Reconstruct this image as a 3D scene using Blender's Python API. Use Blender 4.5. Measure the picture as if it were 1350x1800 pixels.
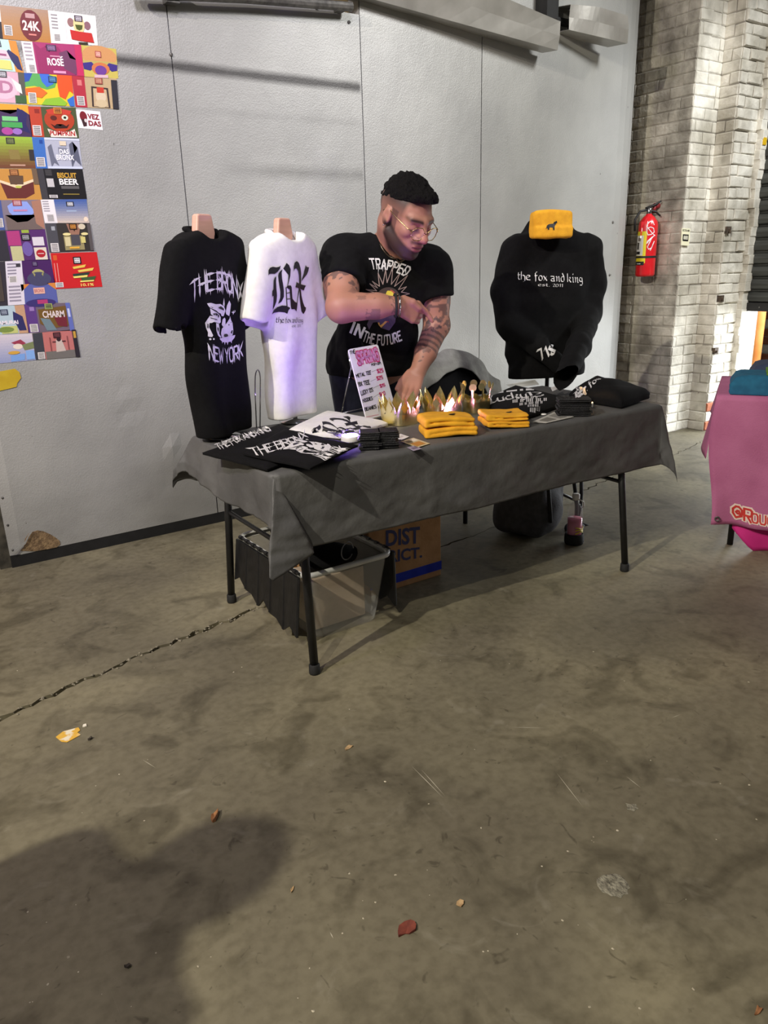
import bpy, bmesh, math, random
import numpy as np
from mathutils import Vector, Matrix
from mathutils.bvhtree import BVHTree
random.seed(7)
for o in list(bpy.data.objects): bpy.data.objects.remove(o)
SC = bpy.context.scene
COL = SC.collection
# ---------------------------------------------------------------- camera
# world: X runs along the metal wall to the right, Y towards that wall, Z up; the lens stands above (0, 0)
FPX, PITCH, ROLL, YAW, EYE = 1341.4, math.radians(18.12), math.radians(-1.756), math.radians(34.17), 1.39
def _basis():
    fh = np.array([math.sin(YAW), math.cos(YAW), 0]); rh = np.array([math.cos(YAW), -math.sin(YAW), 0]); u = np.array([0, 0, 1.0])
    F = math.cos(PITCH)*fh-math.sin(PITCH)*u; U = math.cos(PITCH)*u+math.sin(PITCH)*fh
    return F, math.cos(ROLL)*rh+math.sin(ROLL)*U, -math.sin(ROLL)*rh+math.cos(ROLL)*U
CF, CR, CU = _basis(); CC = np.array([0, 0, EYE])
cd = bpy.data.cameras.new('camera'); cam = bpy.data.objects.new('camera', cd); COL.objects.link(cam)
cd.sensor_fit = 'HORIZONTAL'; cd.sensor_width = 36; cd.lens = 36*FPX/1350; cd.clip_start = 0.05; cd.clip_end = 200
cam.matrix_world = Matrix(((CR[0], CU[0], -CF[0], 0), (CR[1], CU[1], -CF[1], 0), (CR[2], CU[2], -CF[2], EYE), (0, 0, 0, 1)))
SC.camera = cam
SC.view_settings.view_transform = 'Standard'; SC.view_settings.look = 'None'; SC.view_settings.gamma = 1
SC.view_settings.use_curve_mapping = False
SC.view_settings.exposure = 0.0
# ---------------------------------------------------------------- light
wd = bpy.data.worlds.new('world'); SC.world = wd; wd.use_nodes = True
wd.node_tree.nodes['Background'].inputs[0].default_value = (0.93, 0.95, 1.0, 1); wd.node_tree.nodes['Background'].inputs[1].default_value = 0.10
def area(name, loc, target, size, power, color, shape='DISK', sy=None):
    l = bpy.data.lights.new(name, 'AREA'); l.shape = shape; l.size = size; l.energy = power; l.color = color
    if sy: l.size_y = sy
    o = bpy.data.objects.new(name, l); COL.objects.link(o); o.location = loc
    o.rotation_euler = (Vector(target)-Vector(loc)).to_track_quat('-Z', 'Y').to_euler()
    return o
area('hall_flood_light', (-1.5, 0.2, 4.0), (2.6, 3.2, 1.2), 0.07, 78, (1.0, 0.92, 0.76))
area('hall_flood_light', (-3.2, 1.05, 4.3), (1.8, 2.8, 0.8), 0.08, 270, (1.0, 0.92, 0.76))
area('purple_wash_light', (-1.6, 2.4, 3.6), (1.2, 3.96, 1.8), 0.5, 26, (0.55, 0.38, 1.0))
area('daylight_at_opening', (7.2, 2.4, 1.25), (4.6, 2.7, 0.0), 2.8, 290, (0.93, 0.97, 1.0), 'RECTANGLE', 1.7)
def spot(name, loc, target, angle, power, color, radius):
    l = bpy.data.lights.new(name, 'SPOT'); l.energy = power; l.color = color; l.spot_size = math.radians(angle); l.spot_blend = .7; l.shadow_soft_size = radius
    o = bpy.data.objects.new(name, l); COL.objects.link(o); o.location = loc
    o.rotation_euler = (Vector(target)-Vector(loc)).to_track_quat('-Z', 'Y').to_euler()
    return o
spot('wall_fill_spot', (0.8, 0.2, 4.4), (1.5, 3.96, 2.15), 50, 520, (0.93, 0.88, 1.0), .45)  # unseen spots added to brighten the wall, cones kept off the floor
spot('wall_fill_spot', (4.7, 0.0, 4.4), (3.65, 3.96, 1.95), 52, 640, (1.0, 1.0, 0.97), .45)
spot('pillar_fill_spot', (5.28, 0.8, 4.4), (5.55, 3.7, 1.5), 46, 600, (0.97, 0.99, 1.0), .3)  # another added spot, aimed to lift only the brick pillar
# ---------------------------------------------------------------- maths helpers
def ray(px, py): return CF+CR*(px-675)/FPX-CU*(py-900)/FPX
def AY(px, py, Y): d = ray(px, py); return CC+(Y/d[1])*d
def AX(px, py, X): d = ray(px, py); return CC+(X/d[0])*d
def AZ(px, py, z=0.0): d = ray(px, py); return CC+((z-EYE)/d[2])*d
def AP(px, py, O, N): d = ray(px, py); return CC+(np.dot(np.asarray(O)-CC, N)/np.dot(d, N))*d
def unit(v): v = np.asarray(v, float); return v/np.linalg.norm(v)
def lin(c):
    c = np.asarray(c, float)/255
    return tuple(np.where(c <= .04045, c/12.92, ((c+.055)/1.055)**2.4))
# ---------------------------------------------------------------- materials
MATS = {}
def pm(name, c1, c2=None, scale=8, rough=.7, metal=0, bump=0, bscale=40, detail=6, spec=.5, trans=0, coat=0, stretch=None, sheen=0, ramp=(.35, .65)):
    """procedural material: two sRGB colours mixed by noise, optional noise bump"""
    if name in MATS: return MATS[name]
    m = bpy.data.materials.new(name); m.use_nodes = True; nt = m.node_tree; N = nt.nodes; L = nt.links
    b = N['Principled BSDF']; b.inputs['Roughness'].default_value = rough; b.inputs['Metallic'].default_value = metal
    b.inputs['Specular IOR Level'].default_value = spec; b.inputs['Transmission Weight'].default_value = trans
    b.inputs['Coat Weight'].default_value = coat; b.inputs['Sheen Weight'].default_value = sheen
    g = N.new('ShaderNodeNewGeometry'); mp = N.new('ShaderNodeMapping'); L.new(g.outputs['Position'], mp.inputs[0])
    if stretch: mp.inputs['Scale'].default_value = stretch
    n = N.new('ShaderNodeTexNoise'); n.inputs['Scale'].default_value = scale; n.inputs['Detail'].default_value = detail
    L.new(mp.outputs[0], n.inputs['Vector'])
    r = N.new('ShaderNodeValToRGB'); r.color_ramp.elements[0].position = ramp[0]; r.color_ramp.elements[1].position = ramp[1]
    c2 = c2 if c2 is not None else c1
    r.color_ramp.elements[0].color = (*lin(c1), 1); r.color_ramp.elements[1].color = (*lin(c2), 1)
    L.new(n.outputs[0], r.inputs[0]); L.new(r.outputs[0], b.inputs['Base Color'])
    if bump:
        n2 = N.new('ShaderNodeTexNoise'); n2.inputs['Scale'].default_value = bscale; n2.inputs['Detail'].default_value = 4
        L.new(mp.outputs[0], n2.inputs['Vector'])
        bp = N.new('ShaderNodeBump'); bp.inputs['Strength'].default_value = bump; bp.inputs['Distance'].default_value = .01
        L.new(n2.outputs[0], bp.inputs['Height']); L.new(bp.outputs[0], b.inputs['Normal'])
    MATS[name] = m
    return m
def vc(name, rough=.6, spec=.4, bump=0, bscale=300, sub=0):
    """material that takes its printed colours from the mesh's colour attribute, with a faint grain"""
    if name in MATS: return MATS[name]
    m = bpy.data.materials.new(name); m.use_nodes = True; nt = m.node_tree; N = nt.nodes; L = nt.links
    b = N['Principled BSDF']; b.inputs['Roughness'].default_value = rough; b.inputs['Specular IOR Level'].default_value = spec
    a = N.new('ShaderNodeAttribute'); a.attribute_name = 'Col'
    n = N.new('ShaderNodeTexNoise'); n.inputs['Scale'].default_value = bscale
    g = N.new('ShaderNodeNewGeometry'); L.new(g.outputs['Position'], n.inputs['Vector'])
    mx = N.new('ShaderNodeMix'); mx.data_type = 'RGBA'; mx.blend_type = 'OVERLAY'; mx.inputs[0].default_value = .12
    L.new(a.outputs['Color'], mx.inputs[6]); L.new(n.outputs[0], mx.inputs[7]); L.new(mx.outputs[2], b.inputs['Base Color'])
    if bump:
        bp = N.new('ShaderNodeBump'); bp.inputs['Strength'].default_value = bump; bp.inputs['Distance'].default_value = .004
        L.new(n.outputs[0], bp.inputs['Height']); L.new(bp.outputs[0], b.inputs['Normal'])
    if sub:
        b.inputs['Subsurface Weight'].default_value = sub; b.inputs['Subsurface Radius'].default_value = (.012, .005, .003); b.inputs['Subsurface Scale'].default_value = 1
    MATS[name] = m
    return m
def emit(name, color, strength):
    m = bpy.data.materials.new(name); m.use_nodes = True
    b = m.node_tree.nodes['Principled BSDF']; b.inputs['Emission Color'].default_value = (*color, 1); b.inputs['Emission Strength'].default_value = strength
    b.inputs['Base Color'].default_value = (.8, .8, .8, 1)
    MATS[name] = m
    return m
# ---------------------------------------------------------------- object helpers
ORG = {}; WV = {}
def tag(o, label=None, cat=None, group=None, kind=None):
    if label: o['label'] = label
    if cat: o['category'] = cat
    if group: o['group'] = group
    if kind: o['kind'] = kind
    return o
def thing(name, loc, label=None, cat=None, group=None, kind=None):
    o = bpy.data.objects.new(name, None); COL.objects.link(o); o.location = loc; ORG[o] = np.asarray(loc, float); o.empty_display_size = .05
    return tag(o, label, cat, group, kind)
def obj(name, V, F, mat, parent=None, smooth=False, cols=None, org=None, subsurf=0, bevel=0, solid=0):
    """link one mesh; V are world coordinates. cols: one sRGB colour per face, or an (n,3) linear array per vertex"""
    V = np.asarray(V, float).reshape(-1, 3)
    if parent is not None: og = ORG[parent]
    elif org is not None: og = np.asarray(org, float)
    else: og = np.array([(V[:, 0].min()+V[:, 0].max())/2, (V[:, 1].min()+V[:, 1].max())/2, V[:, 2].min()])
    me = bpy.data.meshes.new(name); me.from_pydata((V-og).tolist(), [], [list(map(int, f)) for f in F]); me.update()
    if smooth: me.shade_smooth()
    if mat: me.materials.append(mat)
    if cols is not None:
        ca = me.color_attributes.new('Col', 'FLOAT_COLOR', 'CORNER' if isinstance(cols, list) else 'POINT')
        if isinstance(cols, list):
            buf = []
            for f, c in zip(me.polygons, cols):
                cl = (*lin(c), 1)
                for _ in f.loop_indices: buf += cl
            ca.data.foreach_set('color', buf)
        else:
            ca.data.foreach_set('color', np.concatenate([cols, np.ones((len(cols), 1))], 1).ravel())
    o = bpy.data.objects.new(name, me); COL.objects.link(o); ORG[o] = og; WV[o] = (V, F)
    if parent is not None: o.parent = parent
    else: o.location = og
    if solid: md = o.modifiers.new('s', 'SOLIDIFY'); md.thickness = solid; md.offset = 0
    if bevel: md = o.modifiers.new('b', 'BEVEL'); md.width = bevel; md.segments = 2; md.limit_method = 'ANGLE'
    if subsurf: md = o.modifiers.new('u', 'SUBSURF'); md.levels = subsurf; md.render_levels = subsurf
    return o
def mesh_copy(src, name, parent, loc, rot=(0, 0, 0), scale=(1, 1, 1), mat=None):
    o = src.copy(); o.name = name; COL.objects.link(o); o.parent = parent
    o.location = loc; o.rotation_euler = rot; o.scale = scale
    return o
class MB:
    """collects primitives into one mesh"""
    def __init__(s): s.V = []; s.F = []; s.C = []
    def add(s, V, F, c=None):
        n = len(s.V); s.V += [tuple(v) for v in np.asarray(V, float)]; s.F += [[i+n for i in f] for f in F]; s.C += [c]*len(F); return s
    def box(s, lo, hi, M=None, c=None, ch=0):
        x0, y0, z0 = lo; x1, y1, z1 = hi
        V = np.array([(x, y, z) for z in (z0, z1) for y in (y0, y1) for x in (x0, x1)], float)
        if M is not None: V = xf(M, V)
        return s.add(V, [(0, 2, 3, 1), (4, 5, 7, 6), (0, 1, 5, 4), (2, 6, 7, 3), (0, 4, 6, 2), (1, 3, 7, 5)], c)
    def tube(s, P, r, n=8, cap=True, closed=False, c=None):
        P = np.asarray(P, float); m = len(P); r = np.broadcast_to(np.asarray(r, float), (m,))
        V = []; up = None
        for i in range(m):
            t = P[(i+1) % m]-P[i-1] if closed else P[min(i+1, m-1)]-P[max(i-1, 0)]
            t = unit(t)
            if up is None: up = np.array([0, 0, 1.]) if abs(t[2]) < .9 else np.array([1., 0, 0])
            a = unit(np.cross(t, up)); b = np.cross(a, t); up = b
            for k in range(n):
                q = 2*math.pi*k/n; V.append(P[i]+r[i]*(math.cos(q)*a+math.sin(q)*b))
        F = []
        for i in range(m if closed else m-1):
            j = (i+1) % m
            for k in range(n): F.append((i*n+k, i*n+(k+1) % n, j*n+(k+1) % n, j*n+k))
        if cap and not closed: F += [tuple(range(n-1, -1, -1)), tuple((m-1)*n+k for k in range(n))]
        return s.add(V, F, c)
    def lathe(s, prof, base, n=20, axis=(0, 0, 1), c=None):
        ax = unit(axis); a = unit(np.cross(ax, [1, 0, 0] if abs(ax[0]) < .8 else [0, 1, 0])); b = np.cross(ax, a); V = []; m = len(prof)
        for r, h in prof:
            for k in range(n):
                q = 2*math.pi*k/n; V.append(np.asarray(base)+ax*h+r*(math.cos(q)*a+math.sin(q)*b))
        F = [(i*n+k, i*n+(k+1) % n, (i+1)*n+(k+1) % n, (i+1)*n+k) for i in range(m-1) for k in range(n)]
        F += [tuple(range(n-1, -1, -1)), tuple((m-1)*n+k for k in range(n))]
        return s.add(V, F, c)
    def prism(s, poly, O, U, Vv, N, th, c=None):
        """2-D polygon in the plane O+x*U+y*V, thickened by th along N"""
        O, U, Vv, N = [np.asarray(q, float) for q in (O, U, Vv, N)]
        A = [O+U*x+Vv*y for x, y in poly]; n = len(A); B = [p+N*th for p in A]
        return s.add(A+B, [tuple(range(n))[::-1], tuple(range(n, 2*n))]+[(i, (i+1) % n, n+(i+1) % n, n+i) for i in range(n)], c)
    def build(s, name, mat, parent=None, **k):
        if any(c is not None for c in s.C): k['cols'] = [c or (200, 200, 200) for c in s.C]
        return obj(name, s.V, s.F, mat, parent, **k)
def xf(M, V): V = np.asarray(V, float); return V@np.asarray(M)[:3, :3].T+np.asarray(M)[:3, 3]
def frame(o, u, v, w):
    M = np.eye(4); M[:3, 0] = u; M[:3, 1] = v; M[:3, 2] = w; M[:3, 3] = o; return M
def rotz(a): c, s = math.cos(a), math.sin(a); return np.array([[c, -s, 0], [s, c, 0], [0, 0, 1.]])
def grid(nu, nv, fn):
    V = [fn(i/(nu-1), j/(nv-1)) for j in range(nv) for i in range(nu)]
    return V, [(j*nu+i, j*nu+i+1, (j+1)*nu+i+1, (j+1)*nu+i) for j in range(nv-1) for i in range(nu-1)]
def wob(p, k=1.0, s=0.0):
    """smooth pseudo-noise of position arrays (...,3) in -1..1"""
    x, y, z = p[..., 0]*k+s, p[..., 1]*k+1.7*s, p[..., 2]*k-s
    return (np.sin(x*1.3+2.1*np.sin(y*.9+z*.7))+np.sin(y*1.7+1.6*np.sin(z*1.1-x*.6))+np.sin(z*1.5+1.9*np.sin(x*.8+y*1.2)))/3
# ---------------------------------------------------------------- signed-distance surfaces (bodies and garments)
def cone(p, a, b, ra, rb):
    a = np.asarray(a, float); b = np.asarray(b, float); ab = b-a
    t = np.clip(((p-a)@ab)/(ab@ab), 0, 1); return np.linalg.norm(p-a-t[..., None]*ab, axis=-1)-(ra+(rb-ra)*t)
def ell(p, c, r, R=None):
    q = p-np.asarray(c, float)
    if R is not None: q = q@np.asarray(R).T
    r = np.asarray(r, float); k0 = np.linalg.norm(q/r, axis=-1); k1 = np.linalg.norm(q/(r*r), axis=-1)
    return k0*(k0-1)/np.maximum(k1, 1e-9)
def smin(a, b, k):
    h = np.clip(.5+.5*(b-a)/k, 0, 1); return b+(a-b)*h-k*h*(1-h)
def smax(a, b, k): return -smin(-a, -b, k)
def sun(ds, k):
    d = ds[0]
    for e in ds[1:]: d = smin(d, e, k)
    return d
def sdf_mesh(f, xs, ys, zs):
    n = [len(xs), len(ys), len(zs)]; C = 4; ax = [xs, ys, zs]
    cx = [a[np.unique(np.append(np.arange(0, len(a), C), len(a)-1))] for a in ax]
    P = np.stack(np.meshgrid(*cx, indexing='ij'), -1); D0 = f(P.reshape(-1, 3)).reshape(P.shape[:3])
    mx = lambda a: np.max(np.diff(a))
    diag = math.sqrt(sum(mx(a)**2 for a in cx))
    A = np.abs(D0); m = A[:-1, :-1, :-1].copy()
    for i in (0, 1):
        for j in (0, 1):
            for k in (0, 1):
                m = np.minimum(m, A[i:A.shape[0]-1+i, j:A.shape[1]-1+j, k:A.shape[2]-1+k])
    act = m < diag*.9
    fine = np.zeros(n, bool); D = np.zeros(n, np.float32)
    idx = [np.minimum(np.arange(q)//C, len(c)-1) for q, c in zip(n, cx)]
    D[...] = D0[np.ix_(*idx)]
    ia = [np.minimum(np.arange(q)//C, len(c)-2) for q, c in zip(n, cx)]
    fine = act[np.ix_(*ia)]
    for d in range(3):   # points on a block border belong to both blocks
        ib = [v.copy() for v in ia]; ib[d] = np.where(np.arange(n[d]) % C == 0, np.maximum(ib[d]-1, 0), ib[d]); fine |= act[np.ix_(*ib)]
    I = np.nonzero(fine); D[I] = f(np.stack([xs[I[0]], ys[I[1]], zs[I[2]]], -1))
    S = D < 0
    cs = S[:-1, :-1, :-1].astype(np.int8).copy()*0
    for i in (0, 1):
        for j in (0, 1):
            for k in (0, 1): cs += S[i:n[0]-1+i, j:n[1]-1+j, k:n[2]-1+k]
    mixed = (cs > 0) & (cs < 8); cell = np.nonzero(mixed); nc = len(cell[0])
    vid = np.full(mixed.shape, -1, np.int64); vid[cell] = np.arange(nc)
    acc = np.zeros((nc, 3)); cnt = np.zeros(nc)
    cor = [(0, 0, 0), (1, 0, 0), (0, 1, 0), (1, 1, 0), (0, 0, 1), (1, 0, 1), (0, 1, 1), (1, 1, 1)]
    for a in range(8):
        for d in range(3):
            b = list(cor[a])
            if b[d]: continue
            b[d] = 1; ca = [cell[t]+cor[a][t] for t in range(3)]; cb = [cell[t]+b[t] for t in range(3)]
            da = D[tuple(ca)]; db = D[tuple(cb)]; c = (da < 0) != (db < 0); t = np.where(c, da/np.where(c, da-db, 1), 0)
            for e in range(3):
                pa = ax[e][ca[e]]; pb = ax[e][cb[e]]; acc[:, e] += np.where(c, pa+t*(pb-pa), 0)
            cnt += c
    V = acc/np.maximum(cnt, 1)[:, None]
    Fs = []
    for d in range(3):
        e, g = (d+1) % 3, (d+2) % 3
        sl0 = [slice(None)]*3; sl1 = [slice(None)]*3; sl0[d] = slice(0, -1); sl1[d] = slice(1, None)
        ch = S[tuple(sl0)] != S[tuple(sl1)]
        I = list(np.nonzero(ch)); ok = (I[e] > 0) & (I[g] > 0) & (I[e] < n[e]-1) & (I[g] < n[g]-1); I = [q[ok] for q in I]
        def cv(oe, og):
            J = [q.copy() for q in I]; J[e] = J[e]+oe; J[g] = J[g]+og; return vid[tuple(J)]
        q = np.stack([cv(-1, -1), cv(0, -1), cv(0, 0), cv(-1, 0)], 1)
        ins = S[tuple(I)]; q = np.where(ins[:, None], q, q[:, ::-1]); Fs.append(q)
    F = np.concatenate(Fs); F = F[(F >= 0).all(1)]
    return V, F
def gax(lo, hi, h): return np.arange(lo, hi+h, h)
def gaxv(*segs):
    """axis with changing step: (lo, hi, h), ..."""
    return np.unique(np.round(np.concatenate([np.arange(a, b, h) for a, b, h in segs]), 6))
# ---------------------------------------------------------------- pens: lettering and line work as flat polygons
CAPS = {'A': '003960 1353', 'B': '000949585645 05455451400000', 'C': '5849190702104051', 'D': '000939575230 3000', 'E': '50000959 0545', 'F': '000959 0545',
 'G': '58491907021040525535', 'H': '0009 5059 0555', 'I': '0009', 'J': '0110304249', 'K': '0009 5904 2450', 'L': '090050', 'M': '0009346960', 'N': '00095059',
 'O': '190702104052574919', 'P': '000949585544 4404', 'Q': '190702104052574919 3260', 'R': '000949585544 4404 2450', 'S': '584919080615445351401001', 'T': '0969 3039',
 'U': '090210405259', 'V': '093069', 'W': '0920466089', 'X': '0059 0950', 'Y': '0935 6935 3530', 'Z': '09590050', '0': '190702104052574919', '1': '072920', '2': '0819495846 0050 4600',
 '3': '0819495846 2546 2545 5351400001', '4': '40490262', '5': '59090545535140100 '.strip()[:-1], '7': '095920', '8': '151749574515 0301104053 1503 5345', '9': '5346 4919070615455749 5350',
 '$': '584919080615445351401001 3039', '-': '0545', '.': '0010', "'": '0907', '!': '0904 0010', '%': '0059 0819 4151', '@': '6241200306284866635245 4535243343'}
LOW = {'t': '18132232 0636', 'h': '0902 052645 454120', 'e': '1445361605031242', 'f': '11182939 0636', 'o': '160503123243453616', 'x': '0642 0246 1434', 'a': '06364642 4252 441403 031242',
 'n': '061612 143646 464252', 'd': '294643321203051636', 'k': '0902 0436452442 4252', 'i': '06161222 1819', 'g': '361605041343 464130 3000', 's': '461605344332 3202', 'c': '461605031242',
 'u': '06031242 464252', 'y': '06031242 464120 2000', 'r': '061612 143646', 'l': '09031222', '.': '0212', 'm': '0612 143632 345652', 'w': '06031222 2632 325246', 'b': '0902 02324345361605', 'v': '060322 463222', 'p': '0600 0536454332 3202', '0': '180702 021232 324347 473818', '1': '072922', '2': '072838471232 1242', '7': '0949 4922', '8': '2507183847 4725 2503123243 4325', 'L': '093905 05021242 4254 1612', 'B': '0902 094847361636 364543321202'}
def glyph(ch, low):
    s = (LOW.get(ch) if low else None) or CAPS.get(ch) or CAPS.get(ch.upper())
    if not s: return []
    return [[(int(w[i]), int(w[i+1])) for i in range(0, len(w)-1, 2)] for w in s.split()]
def text_strokes(txt, low=False, gap=2.2, space=4):
    """list of polylines, baseline at y=0, cap height 1; returns strokes and length"""
    out = []; x = 0
    for ch in txt:
        if ch == ' ': x += space; continue
        g = glyph(ch, low); w = max([p[0] for l in g for p in l] or [3])
        out += [[((x+a)/9, (b-(2 if low else 0))/(7 if low else 9)) for a, b in l] for l in g]
        x += w+gap
    return out, (x-gap)/9
def dense(l, step):
    o = []
    for (a, b), (c, d) in zip(l[:-1], l[1:]):
        m = max(1, int(math.hypot(c-a, d-b)/step))
        o += [(a+(c-a)*i/m, b+(d-b)*i/m) for i in range(m)]
    return o+[l[-1]]
def pen_round(l, w):
    """constant-width ribbon"""
    P = []
    for (a, b), (c, d) in zip(l[:-1], l[1:]):
        L = math.hypot(c-a, d-b) or 1e-6; ux, uy = (c-a)/L*w/2, (d-b)/L*w/2
        P.append([(a-ux*.6-uy, b-uy*.6+ux), (a-ux*.6+uy, b-uy*.6-ux), (c+ux*.6+uy, d+uy*.6-ux), (c+ux*.6-uy, d+uy*.6+ux)])
    return P
def pen_nib(l, nx, ny):
    """broad nib held at an angle: the blackletter pen"""
    P = []
    for (a, b), (c, d) in zip(l[:-1], l[1:]):
        t = .12; e = (c-a)*t*0, (d-b)*t*0
        q = [(a-nx, b-ny), (a+nx, b+ny), (c+nx, d+ny), (c-nx, d-ny)]
        if abs((c-a)*ny-(d-b)*nx) < 1e-5: q = [(a-nx-ny*.15, b-ny+nx*.15), (a-nx+ny*.15, b-ny-nx*.15), (c+nx+ny*.15, d+ny-nx*.15), (c+nx-ny*.15, d+ny+nx*.15)]
        P.append(q)
    return P
def pen_spike(l, w, rnd, over=.28):
    """tapering stroke with barbed, dripping ends"""
    P = []
    for (a, b), (c, d) in zip(l[:-1], l[1:]):
        L = math.hypot(c-a, d-b) or 1e-6; ux, uy = (c-a)/L, (d-b)/L; nx, ny = -uy*w, ux*w
        o1, o2 = over*rnd.uniform(.5, 1.5)*.5, over*rnd.uniform(.5, 1.6)*.5; m1, m2 = rnd.uniform(.15, .3), rnd.uniform(.7, .85)
        P.append([(a-ux*o1, b-uy*o1), (a+(c-a)*m1+nx*.55, b+(d-b)*m1+ny*.55), (a+(c-a)*m2+nx*.5, b+(d-b)*m2+ny*.5), (c+ux*o2, d+uy*o2), (a+(c-a)*m2-nx*.5, b+(d-b)*m2-ny*.5), (a+(c-a)*m1-nx*.55, b+(d-b)*m1-ny*.55)])
        if rnd.random() < .6:
            k = rnd.uniform(.3, .9); x, y = a+(c-a)*k, b+(d-b)*k
            P.append([(x-w*.35, y), (x+w*.35, y), (x+w*rnd.uniform(-.6, .6), y-rnd.uniform(.15, .4))])
    return P
def ribbon_text(txt, pen, low=False, gap=2.2, space=4, step=.25):
    S, L = text_strokes(txt, low, gap, space); out = []
    for l in S: out += pen(dense(l, step))
    return [[(x/L, y) for x, y in q] for q in out], L
def quadmap(polys, TL, TR, BL, BR, arc=0, fan=0):
    """unit square (x right, y up) to a quadrilateral of 2-D points; arc lifts the middle"""
    TL, TR, BL, BR = [np.asarray(q, float) for q in (TL, TR, BL, BR)]; out = []
    for q in polys:
        r = []
        for x, y in q:
            a = BL+(BR-BL)*x; b = TL+(TR-TL)*x; p = a+(b-a)*y; up = unit(TL-BL)
            p = p+up*arc*(1-(2*x-1)**2); r.append(p)
        out.append(r)
    return out
def bvh(o): V, F = WV[o]; return BVHTree.FromPolygons([tuple(v) for v in V], [tuple(map(int, f)) for f in F])
def decal(name, polys, O, N, target, mat, parent, off=.0018, cols=None, flat=False):
    """print flat shapes, given where the picture shows them, on to a surface: laid out on the plane (O, N), then pressed on to the cloth along N"""
    N = unit(N); V = []; F = []; t = bvh(target) if target is not None else None
    for q in polys:
        n = len(V)
        for x, y in q:
            p = AP(x, y, O, N)
            if t is not None:
                h = t.ray_cast(Vector(p+N*.35), Vector(-N), .7)
                if h[0] is not None: p = np.array(h[0])+N*off
                else: p = p+N*off
            else: p = p+N*off
            V.append(p)
        F.append(list(range(n, len(V))))
    # face the viewer
    G = []
    for f in F:
        a = sum(np.cross(V[f[i]], V[f[(i+1) % len(f)]]) for i in range(len(f)))
        G.append(f if np.dot(a, N) > 0 else f[::-1])
    return obj(name, V, G, mat, parent, cols=cols)
FONTC = {}
def font_polys(txt, bold=0.0, shear=0):
    """built-in typeface as flat polygons: list of polygons with x in 0..1 and y in 0..1, and the aspect ratio"""
    k = (txt, bold, shear)
    if k not in FONTC:
        cu = bpy.data.curves.new('lettering', 'FONT'); cu.body = txt; cu.offset = bold; cu.resolution_u = 3; cu.shear = shear
        o = bpy.data.objects.new('lettering', cu); COL.objects.link(o)
        dg = bpy.context.evaluated_depsgraph_get(); me = o.evaluated_get(dg).to_mesh()
        V = np.array([v.co[:2] for v in me.vertices]).reshape(-1, 2); F = [list(p.vertices) for p in me.polygons]
        o.evaluated_get(dg).to_mesh_clear(); bpy.data.objects.remove(o); bpy.data.curves.remove(cu)
        lo, hi = V.min(0), V.max(0); W = (V-lo)/(hi-lo)
        FONTC[k] = ([[tuple(W[i]) for i in f] for f in F], (hi[0]-lo[0])/(hi[1]-lo[1]))
    return FONTC[k]
def pol(cx, cy, rx, ry=None, n=16, a0=0, a1=2*math.pi):
    ry = ry or rx; return [(cx+rx*math.cos(a0+(a1-a0)*i/n), cy+ry*math.sin(a0+(a1-a0)*i/n)) for i in range(n if abs(a1-a0) > 6.28 else n+1)]
# ================================================================ the setting
WY = 3.964          # face of the metal sliding wall
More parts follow.
